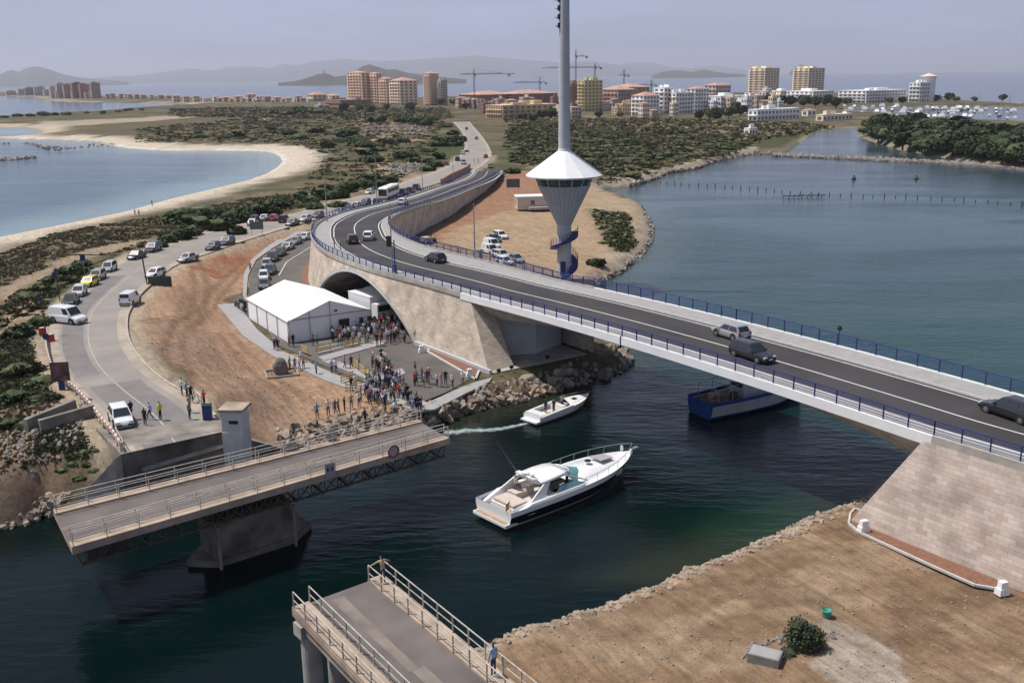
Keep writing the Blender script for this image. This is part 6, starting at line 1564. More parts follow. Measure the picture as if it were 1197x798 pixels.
# ================================================================== BOATS
def hull(t, L, B, H, m_side, m_band=None, rake=.9, stern=.92, keel=.45, zs=(.0,.35,.5,.78,1.0), deck=M_white, bowup=.35, bowp=2.9, bands=(0,0,1,0)):
    n = 22; rings = []
    def hw(u): return B/2*(stern+(1-stern)*min(u*3,1)) if u < .45 else B/2*max(1-((u-.45)/.55)**bowp,.0)
    for i in range(n+1):
        u = i/n; row = []
        for k, zz in enumerate(zs):
            sh = H*(1+bowup*u*u); z = -keel+(sh+keel)*zz; w = hw(min(1,u*(1+ (1-zz)*.10)))*( .55+.45*min(zz*1.8,1) if k else .12)
            x = u*(L-(1-zz)*rake)-.0
            row.append((x,w,z))
        rings.append(row)
    K = len(zs); mb = MB(); vs = []
    for row in rings: vs += [(x,-w,z) for x,w,z in row]+[(x,w,z) for x,w,z in row[::-1]]
    W_ = 2*K; fs = []; ms = []
    for i in range(n):
        for k in range(W_-1):
            if k == K-1: continue
            fs.append((i*W_+k,(i+1)*W_+k,(i+1)*W_+k+1,i*W_+k+1)); kk2 = min(k, W_-2-k); ms.append(bands[kk2] if kk2 < K-1 else 0)
    for i in range(n): fs.append((i*W_,i*W_+W_-1,(i+1)*W_+W_-1,(i+1)*W_)); ms.append(0)
    mb.v = vs; mb.f = fs; mb.m = ms; mb.f.append(tuple(range(W_))); mb.m.append(0); o = mb.build('hull', [m_side, m_band or m_side], t, False, True)
    dk = MB(); rr_ = []
    for row in rings: x, w, z = row[-1]; rr_.append([(x,-w*.985,z-.03),(x,-w*.5,z+.02),(x,0,z+.04),(x,w*.5,z+.02),(x,w*.985,z-.03)])
    return rr_
def deckpart(t, rr_, i0, i1, m, name='deck', dz=0.0):
    mb = MB(); mb.loft([[ (x,y,z+dz) for x,y,z in r] for r in rr_[i0:i1+1]], 0, False, False); return mb.build(name, m, t, True)
M_gel = mat('gelcoat_white', (.78,.78,.78), .25, .03, 1, 0, 0, .5, False, 2, .5); M_gelb = mat('gelcoat_black', (.008,.008,.012), .15, .05, 1, 0, 0, .6, False, 2, .6)
M_gelg = mat('cream_gelcoat', (.60,.56,.52), .5, .05, 1); M_teak = mat('teak', (.34,.22,.14), .7, .2, 3); M_cush = mat('beige_cushion', (.52,.44,.39), .8, .1, 3); M_teal = mat('tinted_windscreen', (.12,.32,.33), .08, .1, 1, 0, 0, .8)
# motor cruiser
ya, yb = at(577,611,0), at(738,549,0); yd = (yb-ya); yr = math.atan2(yd.y,yd.x); YL = 15.9; yc = (ya+yb)/2; y0 = yc-Vector((math.cos(yr),math.sin(yr),0))*YL/2
ct = thing('motor_cruiser', 'large white motor yacht with black hull band heading up the canal', 'yacht', (y0.x,y0.y,0), yr)
rr_ = hull(ct, YL, 4.7, 1.5, M_gel, M_gelb, 1.8, .90, .5, (0,.28,.42,.80,1.0), bands=(0,0,1,0), bowup=.22)
deckpart(ct, rr_, 11, 22, M_gel, 'foredeck', .02)
mb = MB(); mb.box((.2,0,.45),(1.3,3.9,.22)); mb.build('swim_platform', M_gel, ct); MB().box((.2,0,.575),(1.15,3.6,.03)).build('teak_step', M_teak, ct)
MB().box((3.6,0,.82),(5.2,3.4,.12)).build('cockpit_floor', M_gelg, ct)
for s in (-1,1): MB().loft([[(0.6,s*1.72,.8),(.6,s*2.02,.8),(.6,s*2.0,1.1),(.6,s*1.72,1.1)],[(2.2,s*1.75,.8),(2.2,s*2.14,.8),(2.2,s*2.12,1.62),(2.2,s*1.75,1.62)],[(8.4,s*1.7,.8),(8.4,s*2.16,.8),(8.4,s*2.1,1.66),(8.4,s*1.7,1.7)]]).build('coaming', M_gel, ct)
MB().loft([[(.9,-1.3,.8),(.9,1.3,.8),(.9,1.3,1.25),(.9,-1.3,1.25)],[(2.5,-1.4,.8),(2.5,1.4,.8),(2.5,1.4,1.4),(2.5,-1.4,1.4)]]).build('sunpad_base', M_gel, ct); MB().box((1.75,0,1.42),(1.5,2.4,.14)).build('sunpad', M_cush, ct)
MB().box((3.9,.95,1.1),(1.9,.7,.5)).build('settee', M_cush, ct); MB().box((3.0,1.0,1.2),(.5,1.2,.6)).build('settee', M_cush, ct)
# raised deckhouse: crowned cabin top running to the bow
mb = MB(); prof = [(7.4,1.65,1.60,.05),(8.2,1.75,1.62,.50),(9.4,1.75,1.62,.52),(11,1.55,1.64,.40),(13,1.15,1.68,.22),(15.0,.5,1.76,.04)]
mb.loft([[(x,-w,z),(x,-w*.72,z+h*.85),(x,0,z+h),(x,w*.72,z+h*.85),(x,w,z)] for x,w,z,h in prof], 0, False, False); mb.build('coachroof', M_gel, ct, True)
MB().loft([[(11.3,-.72,2.26),(11.3,.72,2.26),(11.3,.72,2.34),(11.3,-.72,2.34)],[(12.9,-.55,2.09),(12.9,.55,2.09),(12.9,.55,2.17),(12.9,-.55,2.17)]]).build('sunpad', mat('grey_cushion',(.33,.31,.32),.8,.1,3), ct)
MB().cyl((10.4,0,2.33),(10.4,0,2.40),.28,.28,16).build('deck_hatch', M_glass, ct)
mb = MB(); n = 12; A1 = [(9.35-1.75*abs(math.cos(math.pi*i/n))**2.2, -1.62*math.cos(math.pi*i/n), 2.08-.36*abs(math.cos(math.pi*i/n))) for i in range(n+1)]; A2 = [(x-1.9+.75*abs(math.cos(math.pi*i/n)), y*.86+0, 2.62) for i, (x,y,z) in enumerate(A1)]
for i in range(n): mb.quad(A1[i],A1[i+1],A2[i+1],A2[i])
mb.build('windscreen', M_teal, ct)
fr_ = MB(); fr_.tube(A2, .06, 6); fr_.build('windscreen_frame', M_gel, ct)
# hardtop on swept side arches
mb = MB(); mb.loft([[(x,-w,z),(x,-w*.8,z+.16),(x,0,z+.24),(x,w*.8,z+.16),(x,w,z),(x,w*.8,z-.04),(x,0,z-.02),(x,-w*.8,z-.04)] for x,w,z in ((3.7,1.35,2.55),(4.1,1.6,2.62),(5.4,1.62,2.68),(6.4,1.5,2.68),(7.0,1.3,2.64))]); mb.build('hardtop', M_gel, ct, True)
for s in (-1,1):
    mb = MB(); mb.loft([[(1.7,s*2.0,1.35),(3.6,s*2.0,1.5),(3.6,s*1.88,1.5),(1.7,s*1.88,1.35)],[(3.9,s*1.58,2.56),(4.6,s*1.58,2.62),(4.6,s*1.48,2.62),(3.9,s*1.48,2.56)]]); mb.build('side_arch', M_gel, ct, False, True)
    MB().bar((6.4,s*1.5,2.64),(8.6,s*1.7,1.7),.08,.12).build('screen_pillar', M_gel, ct)
    MB().quad((4.8,s*2.02,1.66),(8.2,s*2.02,1.68),(7.0,s*1.75,2.12),(5.4,s*1.80,2.05)).build('side_window', M_teal, ct)
    for k in range(4): q = MB().cyl((6.2+k*1.5,s*(2.14-.02*k*k*1.2),1.0),(6.2+k*1.5,s*(2.2-.02*k*k*1.2),1.0),.16,.16,12).build('porthole', M_glass, ct)
MB().bar((3.5,-1.1,3.0),(3.5,1.1,3.0),.45,.10).build('radar_arch', M_gel, ct)
for s in (-1,1): MB().bar((3.9,s*1.1,2.6),(3.5,s*1.05,3.0),.3,.1).build('arch_leg', M_gel, ct)
MB().lathe([(0,0),(.34,0),(.34,.22),(0,.3)],14,(3.5,.1,3.05)).build('radar_dome', M_gel, ct); MB().lathe([(0,0),(.16,.05),(.18,.25),(0,.34)],12,(3.5,-.7,3.05)).build('satellite_dome', M_gel, ct)
MB().cyl((3.4,1.0,3.0),(1.5,1.2,6.0),.02,.01,5).build('antenna', M_metal, ct)
mb = MB(); rail_ = []
for i in range(11,23): x, y, z = rr_[i][0]; rail_.append((x,-abs(y)*.96,z+.62+.1*(i-11)/11))
rl2 = [(x,-y,z) for x,y,z in rail_][::-1]; mb.tube(rail_+rl2, .022, 5); mb.build('bow_rail', M_metal, ct)
for k in range(0,12,2):
    for s in (-1,1): x, y, z = rail_[k]; MB().cyl((x-.12,s*abs(y),z-.62),(x,s*abs(y),z),.018,.018,5).build('stanchion', M_metal, ct)
MB().box((16.35,0,1.95),(.5,.3,.14)).build('anchor', M_metal, ct)
for s in (-.6,.6): MB().lathe([(0,-.3),(.12,-.22),(.14,0),(.12,.22),(0,.3)],10,(15.2,s*.9,2.05)).build('fender', M_gel, ct)
MB().cyl((.7,-1.3,1.0),(.45,-1.45,2.25),.02,.015,5).build('flag_staff', M_metal, ct)
mb = MB(); 
for k, (z0_, z1_) in enumerate(((0,.14),(.14,.42),(.42,.56))): mb.quad((.42,-1.46,1.62+z0_),(-.1,-1.62,1.5+z0_),(-.1,-1.62,1.5+z1_),(.42,-1.46,1.62+z1_), k%2)
mb.build('flag', [mat('flag_red',(.42,.03,.03),.8), mat('flag_yellow',(.65,.42,.04),.8)], ct)
def on_boat(t, x, y, z, rz, col, label, src=None, s=1.0):
    a = t.rotation_euler[2]; l = t.location; person((l[0]+x*math.cos(a)-y*math.sin(a), l[1]+x*math.sin(a)+y*math.cos(a), l[2]+z), a+rz, col, label, None, None, src, s)
on_boat(ct, 4.4,-.8,.88, .3,'black','person in black standing in the cockpit of the white motor yacht', PERS[0]); on_boat(ct, 3.4,1.25,1.0,0,'beige','person in beige sitting on the settee of the white motor yacht', SITP, .95); on_boat(ct, 7.3,-.7,1.05,0,'black','helmsman in dark clothes under the windscreen of the white motor yacht', PERS[1])
# speedboat
sa, sb2 = at(622,494,0), at(688,471,0); sd2 = sb2-sa; sr2 = math.atan2(sd2.y,sd2.x); SL = 8.6; s0_ = (sa+sb2)/2-Vector((math.cos(sr2),math.sin(sr2),0))*SL/2
sp = thing('speedboat', 'small white open speedboat with people in dark clothes, trailing a wake', 'boat', (s0_.x,s0_.y,0), sr2)
rr2 = hull(sp, SL, 2.6, .80, M_gel, M_gel, 1.2, .9, .3)
deckpart(sp, rr2, 12, 22, M_gel, 'foredeck', .04)
MB().box((2.6,0,.35),(4.4,2.0,.08)).build('cockpit_floor', M_cush, sp); MB().box((-.05,0,.3),(.9,2.2,.16)).build('swim_platform', M_gel, sp); MB().box((.75,0,.62),(.9,2.1,.6)).build('engine_cover', M_gel, sp)
for s in (-1,1): MB().bar((.3,s*1.17,.72),(4.8,s*1.22,.92),.22,.22).build('coaming', M_gel, sp)
mb = MB(); A1 = [(5.2-.7*abs(math.cos(math.pi*i/8))**2, -1.0*math.cos(math.pi*i/8), .95) for i in range(9)]; A2 = [(x-.45,y*.9,1.38) for x,y,z in A1]
for i in range(8): mb.quad(A1[i],A1[i+1],A2[i+1],A2[i])
mb.build('windscreen', M_glass, sp); MB().box((3.9,0,.75),(.5,1.8,.6)).build('seat', M_gel, sp); MB().box((6.3,0,1.06),(.5,.5,.06)).build('deck_hatch', M_glass, sp)
mb = MB(); ra_ = [(rr2[i][0][0],-abs(rr2[i][0][1])*.92,rr2[i][0][2]+.32) for i in range(13,23)]; mb.tube(ra_+[(x,-y,z) for x,y,z in ra_][::-1], .018, 5); mb.build('bow_rail', M_metal, sp)
on_boat(sp, 2.3,.3,.38,0,'black','person in black standing left in the speedboat', PERS[0]); on_boat(sp, 2.7,-.45,.38,0,'black','second person in black standing right in the speedboat', PERS[1]); on_boat(sp, 4.1,-.3,.45,0,'grey','person in grey at the wheel of the speedboat', PERS[3])
# fishing boat under the span
fa, fb = at(822,488,0), at(905,468,0); fd = fb-fa; fr2 = math.atan2(fd.y,fd.x)-.05; FL = 14.0
fs_ = at(818,486,0)
ft = thing('fishing_boat', 'wooden boat with blue stern and white upper hull passing under the span', 'boat', (fs_.x,fs_.y,0), fr2)
M_bh = mat('blue_hull', (.012,.045,.20), .45, .15, 1.5); M_wh = mat('weathered_white_hull', (.42,.44,.46), .6, .15, 1.5); M_deckw = mat('weathered_deck', (.16,.12,.085), .85, .35, 2)
rr3 = hull(ft, FL, 4.4, 1.7, M_bh, M_wh, .6, .88, .7, (0,.3,.42,.9,1.0), bands=(0,0,1,0))
MB().add([(-.03,-1.98,1.05),(-.03,1.98,1.05),(-.03,1.98,1.72),(-.03,-1.98,1.72),(-.03,-1.7,.05),(-.03,1.7,.05)], [(0,1,2,3),(4,5,1,0)]).build('transom', M_bh, ft)
deckpart(ft, rr3, 0, 22, M_deckw, 'deck', -.42)
for s in (-1,1):
    mb = MB(); mb.tube([(r[0 if s < 0 else -1][0], r[0 if s < 0 else -1][1], r[0][2]+.06) for r in rr3], .10, 6); mb.build('gunwale', M_bh, ft)
MB().box((6.2,0,2.3),(3.0,2.2,2.1)).build('wheelhouse', M_wh, ft); MB().box((5.6,0,3.42),(4.6,2.7,.10)).build('roof', M_wh, ft); MB().box((4.68,0,2.7),(.05,1.6,.6)).build('window', M_glass, ft)
for x in (1.0,2.8):
    for s in (-1.6,1.6): MB().bar((x,s,1.3),(x,s,2.9),.06,.06).build('frame_post', M_metal, ft)
MB().bar((1.0,-1.6,2.9),(1.0,1.6,2.9),.06,.06).bar((2.8,-1.6,2.9),(2.8,1.6,2.9),.06,.06).bar((1,-1.6,2.9),(4,-1.6,3.3),.06,.06).bar((1,1.6,2.9),(4,1.6,3.3),.06,.06).build('canopy_frame', M_metal, ft)
MB().box((2.2,.4,1.6),(1.2,.8,.7)).build('crate', M_teak, ft); MB().lathe([(.2,0),(.6,.1),(.6,.5),(.2,.6)],12,(1.2,-.8,1.3)).build('net_coil', M_deckw, ft); MB().box((3.7,-.8,1.7),(.6,.6,.9)).build('winch', M_rust, ft)
# wake of the speedboat
def foam_mat():
    m = bpy.data.materials.new('foam'); m.use_nodes = True; t = m.node_tree; b = t.nodes['Principled BSDF']; b.inputs['Base Color'].default_value = (.50,.62,.62,1); b.inputs['Roughness'].default_value = .6
    g = N(t,'ShaderNodeUVMap'); g.uv_map = 'UVMap'; sx = N(t,'ShaderNodeSeparateXYZ'); t.links.new(g.outputs[0], sx.inputs[0])
    n = N(t,'ShaderNodeTexNoise'); n.inputs['Scale'].default_value = 1.6; n.inputs['Detail'].default_value = 7; n.inputs['Roughness'].default_value = .7; t.links.new(g.outputs[0], n.inputs['Vector'])
    w = N(t,'ShaderNodeMath',operation='ABSOLUTE'); t.links.new(sx.outputs['Y'], w.inputs[0])
    s = N(t,'ShaderNodeMath',operation='SUBTRACT'); s.inputs[0].default_value = 1.0; t.links.new(w.outputs[0], s.inputs[1])
    a = N(t,'ShaderNodeMath',operation='MULTIPLY_ADD'); a.inputs[1].default_value = 1.9; a.inputs[2].default_value = -.98; t.links.new(n.outputs['Fac'], a.inputs[0])
    c = N(t,'ShaderNodeMath',operation='ADD'); t.links.new(a.outputs[0], c.inputs[0]); t.links.new(s.outputs[0], c.inputs[1])
    k = N(t,'ShaderNodeMapRange'); k.inputs[1].default_value = .35; k.inputs[2].default_value = 1.15; k.inputs[4].default_value = .75; t.links.new(c.outputs[0], k.inputs[0]); t.links.new(k.outputs[0], b.inputs['Alpha'])
    return m
M_foam = foam_mat()
def wake(name, label, P, w0, w1):
    P = resample(P, .4); Nn = normals(P); mb = MB(); n = len(P)
    for i in range(n-1):
        for (v0, v1) in ((-1,-.5),(-.5,0),(0,.5),(.5,1)):
            wa, wb = w0+(w1-w0)*i/n, w0+(w1-w0)*(i+1)/n
            mb.quad(P[i]+Nn[i]*wa*v0, P[i+1]+Nn[i+1]*wb*v0, P[i+1]+Nn[i+1]*wb*v1, P[i]+Nn[i]*wa*v1, 0, [(i*.4,v0),(i*.4+.4,v0),(i*.4+.4,v1),(i*.4,v1)])
    return tag(fix_up(mb.build(name, M_foam)), label, 'foam', None, 'stuff')
wake('wake', 'white churned wake trailing behind the speedboat', pxl([(618,494),(600,498),(575,502),(545,503),(520,506)],.02), .55, 1.5)


# ================================================================== RESORT
M_win = mat('window_shade', (.15,.13,.13), .3, .3, 1)
def bmat(n, c, a=.08): return mat(n, c, .85, a, .12)
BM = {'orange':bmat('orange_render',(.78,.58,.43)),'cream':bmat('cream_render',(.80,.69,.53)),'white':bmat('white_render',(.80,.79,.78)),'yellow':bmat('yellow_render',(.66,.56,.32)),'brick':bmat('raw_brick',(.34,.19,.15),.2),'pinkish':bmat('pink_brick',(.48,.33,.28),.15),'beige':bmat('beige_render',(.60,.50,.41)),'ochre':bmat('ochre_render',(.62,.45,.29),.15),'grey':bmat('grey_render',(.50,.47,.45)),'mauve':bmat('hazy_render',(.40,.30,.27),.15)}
M_roofT = mat('roof_tiles', (.45,.28,.22), .9, .2, .3)
MESH = {}
def shared(key, fn):
    if key not in MESH: MESH[key] = fn()
    return MESH[key]
L1 = Vector((-.58,.815,0)); R1 = Vector((.815,.58,0))    # directions of the lit (left) and shaded (right) faces away from the near corner
def building(label, cx, wl, wr_, yb, yt, wall, floors, bl, br, roof='flat', group=None, balc=True, cat='building', name='apartment_block', rmat=None, win=True, wmat=None):
    """near vertical corner at pixel cx, faces running wl and wr_ pixels to left and right, foot row yb, roof row yt"""
    C_ = at(cx,yb,2.0); D = C_.y*1.0; A = wl*D/FPX/.58*1.0; Bw = wr_*D/FPX/.815
    H = top_z(C_, yt)-2.0; t = thing(name, label, cat, tuple(C_), math.atan2(R1.y,R1.x), group)
    # local: x along the shaded face, y along the lit face
    m = BM[wall]
    MB().box((Bw/2,A/2,H/2),(Bw,A,H)).build('wall', m, t)
    if roof == 'flat':
        MB().box((Bw/2,A/2,H+.25),(Bw*1.01,A*1.01,.5)).build('roof', rmat or m, t); rq = random.Random(int(cx*7+yb)); [MB().box((Bw*rq.uniform(.2,.8),A*rq.uniform(.2,.8),H+1.4),(Bw*rq.uniform(.12,.3),A*rq.uniform(.15,.35),rq.uniform(1.5,4))).build('roof_house', m, t) for _ in range(3)]
    else:
        mb = MB(); h = min(min(Bw,A)*.2, 4.0); e = 1.03
        vs = [(-Bw*.03,-A*.03,H),(Bw*e,-A*.03,H),(Bw*e,A*e,H),(-Bw*.03,A*e,H)]
        mb.add(vs+[(Bw*.35,A*.35,H+h),(Bw*.65,A*.65,H+h)], [(0,1,4),(1,5,4),(1,2,5),(2,3,5),(3,4,5),(3,0,4),(3,2,1,0)]); mb.build('roof', rmat or M_roofT, t)
    if win:
        fh = H/floors; n = 0
        for (nb, L_, ax) in ((bl,A,'y'),(br,Bw,'x')):
            if nb <= 0: continue
            w_ = L_/nb*.52; wh = fh*.5
            me = shared(('w',round(w_,1),round(wh,1),ax), lambda: MB().box((0,0,0),((.25,w_,wh) if ax == 'y' else (w_,.25,wh))).build('tmpw', wmat or M_win).data)
            for f in range(floors):
                for b_ in range(nb):
                    if n >= 96: break
                    n += 1; o = bpy.data.objects.new('window', me); COL.objects.link(o); o.parent = t; u = L_*(b_+.5)/nb
                    o.location = (0,u,fh*(f+.5)) if ax == 'y' else (u,0,fh*(f+.5))
            if balc:
                bm_ = shared(('b',round(L_,1),ax), lambda: MB().box((0,0,0),((1.5,L_*.9,.55) if ax == 'y' else (L_*.9,1.5,.55))).build('tmpw', m).data)
                if balc == 'lit' and ax == 'x': continue
                for f in range(1,floors):
                    o = bpy.data.objects.new('balcony', bm_); COL.objects.link(o); o.parent = t; o.location = (-.6,L_/2,fh*f+.1) if ax == 'y' else (L_/2,-.6,fh*f+.1)
    return t
G = 'apartment blocks of the resort'
building('tall orange striped block, leftmost of the big resort complex',424,21,8,122,85,'orange',11,5,2,'hip'); building('tall block with cream edge, second from the left in the resort complex',441,12,6,122,86,'orange',11,3,2,'hip')
building('orange block in the middle of the stepped resort complex',452,10,8,123,92,'orange',9,3,2,'hip'); building('cream and white block at the right of the stepped complex',468,14,19,123.5,94.5,'cream',8,4,4,'hip')
building('slim orange tower with pointed red roof and grey shaded side',503,8,10,124,86,'orange',12,3,4,'hip'); building('lower grey wing attached to the slim orange tower',516,4,7,124,94,'grey',9,1,3)
building('long red brick building site block left of the mast',560,24,40,125,111,'brick',4,6,8,'hip'); building('red brick terrace with tiled roof just left of the mast',600,20,52,124,110,'brick',4,5,9,'hip')
building('low orange and yellow row in front of the brick blocks',588,20,66,139,124,'ochre',3,7,10); building('low pale orange row to the right behind the mast',668,20,12,139,126,'beige',3,4,3)
building('dark red raw brick tower shell behind the yellow block',668,12,14,126,98,'brick',8,3,4); building('yellow block of nine floors with white balconies',683,7,22,131,94.5,'yellow',9,2,5)
building('pinkish brick block right of the yellow tower',722,18,22,128,105,'pinkish',5,5,6,'hip'); building('long brown roofed block behind the pinkish brick one',735,20,26,122,102,'pinkish',4,4,5,'hip')
building('white stepped apartment block at the left of the white complex',752,12,20,136,112,'white',5,3,5,'hip'); building('tall white block with plain gable in the white complex',776,10,12,134,103,'white',6,2,3)
building('white block with rows of dark balconies in the white complex',790,8,22,134,109,'white',5,2,6); building('white terraced block at the right of the white complex',812,8,18,132,104,'white',6,2,5,'hip')
building('beige block with tiled roof behind the white complex',836,10,20,124,100,'beige',5,3,5,'hip'); building('white terraced houses stepping down right of the white complex',842,14,36,131,113,'white',3,4,8)
building('left one of the two beige orange towers',893,14,20,112,80,'cream',11,3,5); building('right one of the two beige orange towers by the marina',944,13,23,110,80,'cream',11,3,5)
building('low white building at the foot of the right tower',950,22,30,118,107,'white',3,6,7); building('low white building at the foot of the left tower',905,12,22,116,107,'white',2,3,5)
building('long low white marina building',1012,22,62,121,106.5,'white',4,6,14); building('tall white block at the right end of the marina building',1074,8,16,120,97,'white',5,3,4)
dm = thing('domed_turret', 'round white turret with flat cone roof on top of the marina block', 'turret', tuple(at(1083,119,2)))
rD = 8*at(1083,119,2).y/FPX; zt = top_z(at(1083,119,2), 95)-2; MB().lathe([(rD,0),(rD,zt+4),(rD*1.15,zt+4.5),(.1,zt+8)],20).build('wall', BM['white'], dm); MB().lathe([(rD*1.18,zt+4.3),(rD*1.2,zt+5),(.1,zt+8.4)],20).build('roof', BM['beige'], dm)
building('long white wall building with small windows at the lagoon head',885,8,60,142,129,'white',2,2,12,'flat'); building('long low cream wall building by the marina',962,6,44,142,135,'cream',1,1,8); building('low white shed on the lagoon head',944,5,12,136,129,'white',1,1,2,'hip')
building('tiny ruined white house on the green point',876,5,11,159,151,'white',1,1,3); building('long dark hotel range left of the orange blocks',398,24,32,124,117.5,'brick',2,6,6)
building('small yellow villa with turret left of the dark hotel',366,9,14,119,111,'yellow',2,2,3,'hip'); building('low cream villa right beside the yellow villa',388,9,8,118.5,112,'cream',2,2,2,'hip')
building('grey open car shed among trees near the dark hotel',372,6,12,127,123.5,'grey',1,1,2)
hk = ['terracotta house with tiled roof','cream house with tiled roof','white house with tiled roof']
random.seed(21)
for k, (x, w, yt) in enumerate([(203,8,112),(215,7,113),(238,5,115),(262,9,114),(276,10,113),(290,11,110.5),(300,8,113),(310,8,113),(322,9,114),(335,8,115),(344,8,115.5),(352,7,115),(318,6,117),(341,7,119),(300,7,117.5),(140,5,110),(150,5,110.5),(165,6,111),(175,5,111),(186,6,111.5),(130,5,109.5),(124,5,110),(146,6,109.8),(158,5,110.6),(195,6,112),(227,7,112.5),(250,7,113),(255,8,115),(269,8,115.5),(283,8,115),(296,8,115.8),(308,9,116),(330,9,115.5),(347,8,112.5),(360,7,116)]):
    yb = 115.5 if x < 200 else 119.5; c = ('ochre','beige','white','pinkish')[k%4]; building('small %s house in the row along the far shore, left of the resort' % {'ochre':'terracotta','beige':'beige','white':'white','pinkish':'pink'}[c], x, w*.4, w*.75, yb, yt, c, 2, 1, 2, 'hip', {'ochre':'terracotta','beige':'beige','white':'white','pinkish':'pink'}[c]+' houses along the far shore', False, 'house', 'house')
# denser filler of low houses and blocks in the resort
random.seed(33)
for k in range(84):
    left_ = k < 36; x = 536+k*5.8 if left_ else 742+(k-36)*3.6+random.uniform(-3,3); c = random.choice(('brick','ochre','pinkish','beige')) if left_ else random.choice(('white','white','beige','cream'))
    yb = random.uniform(124,138) if left_ else random.uniform(124,138)-(x-742)*.04; h_ = random.uniform(6,14)*(1 if left_ else 1.25)
    if x < 565: yb = min(yb, 127)
    building('low %s house among the %s of the resort' % ({'brick':'red brick','ochre':'ochre','pinkish':'pink','beige':'beige','white':'white','cream':'cream'}[c], 'brick blocks' if left_ else 'white blocks'), x, random.uniform(3,6), random.uniform(6,13), yb, yb-h_, c, 3, 2, 4, random.choice(('hip','flat')), 'low %s houses among the %s' % (c, 'brick blocks' if left_ else 'white blocks'), False, 'house', 'house')
# the far town on the left spit
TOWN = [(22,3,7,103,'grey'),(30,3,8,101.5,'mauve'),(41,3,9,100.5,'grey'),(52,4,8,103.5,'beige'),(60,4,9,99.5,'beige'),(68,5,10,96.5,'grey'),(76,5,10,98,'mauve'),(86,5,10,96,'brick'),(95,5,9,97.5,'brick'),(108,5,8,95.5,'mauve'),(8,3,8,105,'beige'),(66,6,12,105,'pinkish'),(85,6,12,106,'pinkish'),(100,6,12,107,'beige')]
ordw = ('one','two','three','four','five','six','seven','eight','nine','ten','eleven','twelve','thirteen','fourteen'); tx_ = sorted(q[0] for q in TOWN)
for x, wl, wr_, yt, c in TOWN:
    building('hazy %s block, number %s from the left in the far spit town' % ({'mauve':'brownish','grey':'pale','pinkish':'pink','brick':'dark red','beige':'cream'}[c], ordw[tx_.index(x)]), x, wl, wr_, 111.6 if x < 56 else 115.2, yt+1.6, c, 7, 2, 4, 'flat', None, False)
# cranes
def crane(label, px, yb, yt, jl, jr, yj, group='tower cranes over the resort'):
    C_ = at(px,yb,2.0); H = top_z(C_,yt)-2; J = top_z(C_,yj)-2; s = C_.y/FPX; t = thing('tower_crane', label, 'crane', tuple(C_), 0, group); w = 1.1*s/1.0
    mb = MB(); w = max(1.2,.9*s)
    for a in (-1,1):
        for b in (-1,1): mb.bar((a*w/2,b*w/2,0),(a*w/2,b*w/2,H*.97),w*.26,w*.26)
    n = int(H/(w*1.6))
    for k in range(n):
        z_, z2 = H*k/n, H*(k+1)/n; mb.bar((-w/2,-w/2,z_),(w/2,-w/2,z2),w*.14,w*.14); mb.bar((w/2,w/2,z_),(-w/2,w/2,z2),w*.14,w*.14)
    mb.build('mast', M_craneY, t)
    mb = MB(); xl, xr = -jl*s, jr*s; mb.bar((xl,0,J),(xr,0,J),w*.4,w*.4); mb.bar((xl*.9,0,J+w*.8),(xr*.7,0,J+w*.8),w*.25,w*.25); n = int((xr-xl)/(w*1.5))
    for k in range(n): x0 = xl*.9+(xr*.7-xl*.9)*k/n; mb.bar((x0,0,J),(x0+w*.8,0,J+w*.8),w*.15,w*.15)
    mb.build('jib', M_craneY, t); MB().box((xr*.86,0,J-w*.9),(w*2.2,w,w*2)).build('counterweight', M_conc, t)
    mb = MB(); mb.bar((0,0,H),(xl*.6,0,J+w*.8),w*.12,w*.12); mb.bar((0,0,H),(xr*.7,0,J+w*.8),w*.12,w*.12); mb.build('tie_bar', M_craneY, t)
    MB().box((w*.9,0,J-w*1.0),(w*1.1,w*1.1,w*1.6)).build('cab', M_glass, t)
M_craneY = mat('crane_steel', (.075,.085,.11), .6, .1, .5)
crane('tower crane left of the mast with jib over the brick blocks',555,128,80.5,16,46,87); crane('low tower crane just left of the mast',631,122,90,30,8,96.5)
crane('tallest tower crane right of the mast with its counter jib',673,122,58,2,14,66); crane('second tower crane right of the mast, above the yellow block',695,122,73.5,60,8,79)
crane('small distant tower crane over the pinkish blocks',729,118,81,6,6,88); crane('faint short crane over the white complex',761,118,93.5,16,6,99.5)
# marina
def make_mboat():
    t = thing('moored_boat', 'x', 'boat'); rr_ = hull(t, 10, 3.3, 1.3, M_gel, M_gel, 1.2); deckpart(t, rr_, 0, 22, M_gel)
    MB().loft([[(2,-1.2,1.3),(2,1.2,1.3),(2,1.0,2.7),(2,-1.0,2.7)],[(6.6,-1.1,1.35),(6.6,1.1,1.35),(5.4,.9,2.6),(5.4,-.9,2.6)]]).build('cabin', M_gel, t); MB().box((3.8,0,2.2),(2.9,2.2,.45)).build('window', M_glass, t); return Proto(t)
def make_sail():
    t = thing('sailing_boat', 'x', 'boat'); rr_ = hull(t, 11, 3.2, 1.1, M_gel, M_bh, 1.4); deckpart(t, rr_, 0, 22, M_gel)
    MB().loft([[(3,-.8,1.1),(3,.8,1.1),(3,.7,1.6),(3,-.7,1.6)],[(7,-.6,1.2),(7,.6,1.2),(6.6,.5,1.6),(6.6,-.5,1.6)]]).build('cabin', M_gel, t); MB().cyl((5.5,0,1),(5.5,0,15),.16,.1,6).build('mast', M_metal, t); MB().bar((5.5,0,2.3),(1,0,2.3),.3,.35).build('boom', M_bh, t); return Proto(t)
MBt, SBt = make_mboat(), make_sail(); random.seed(9)
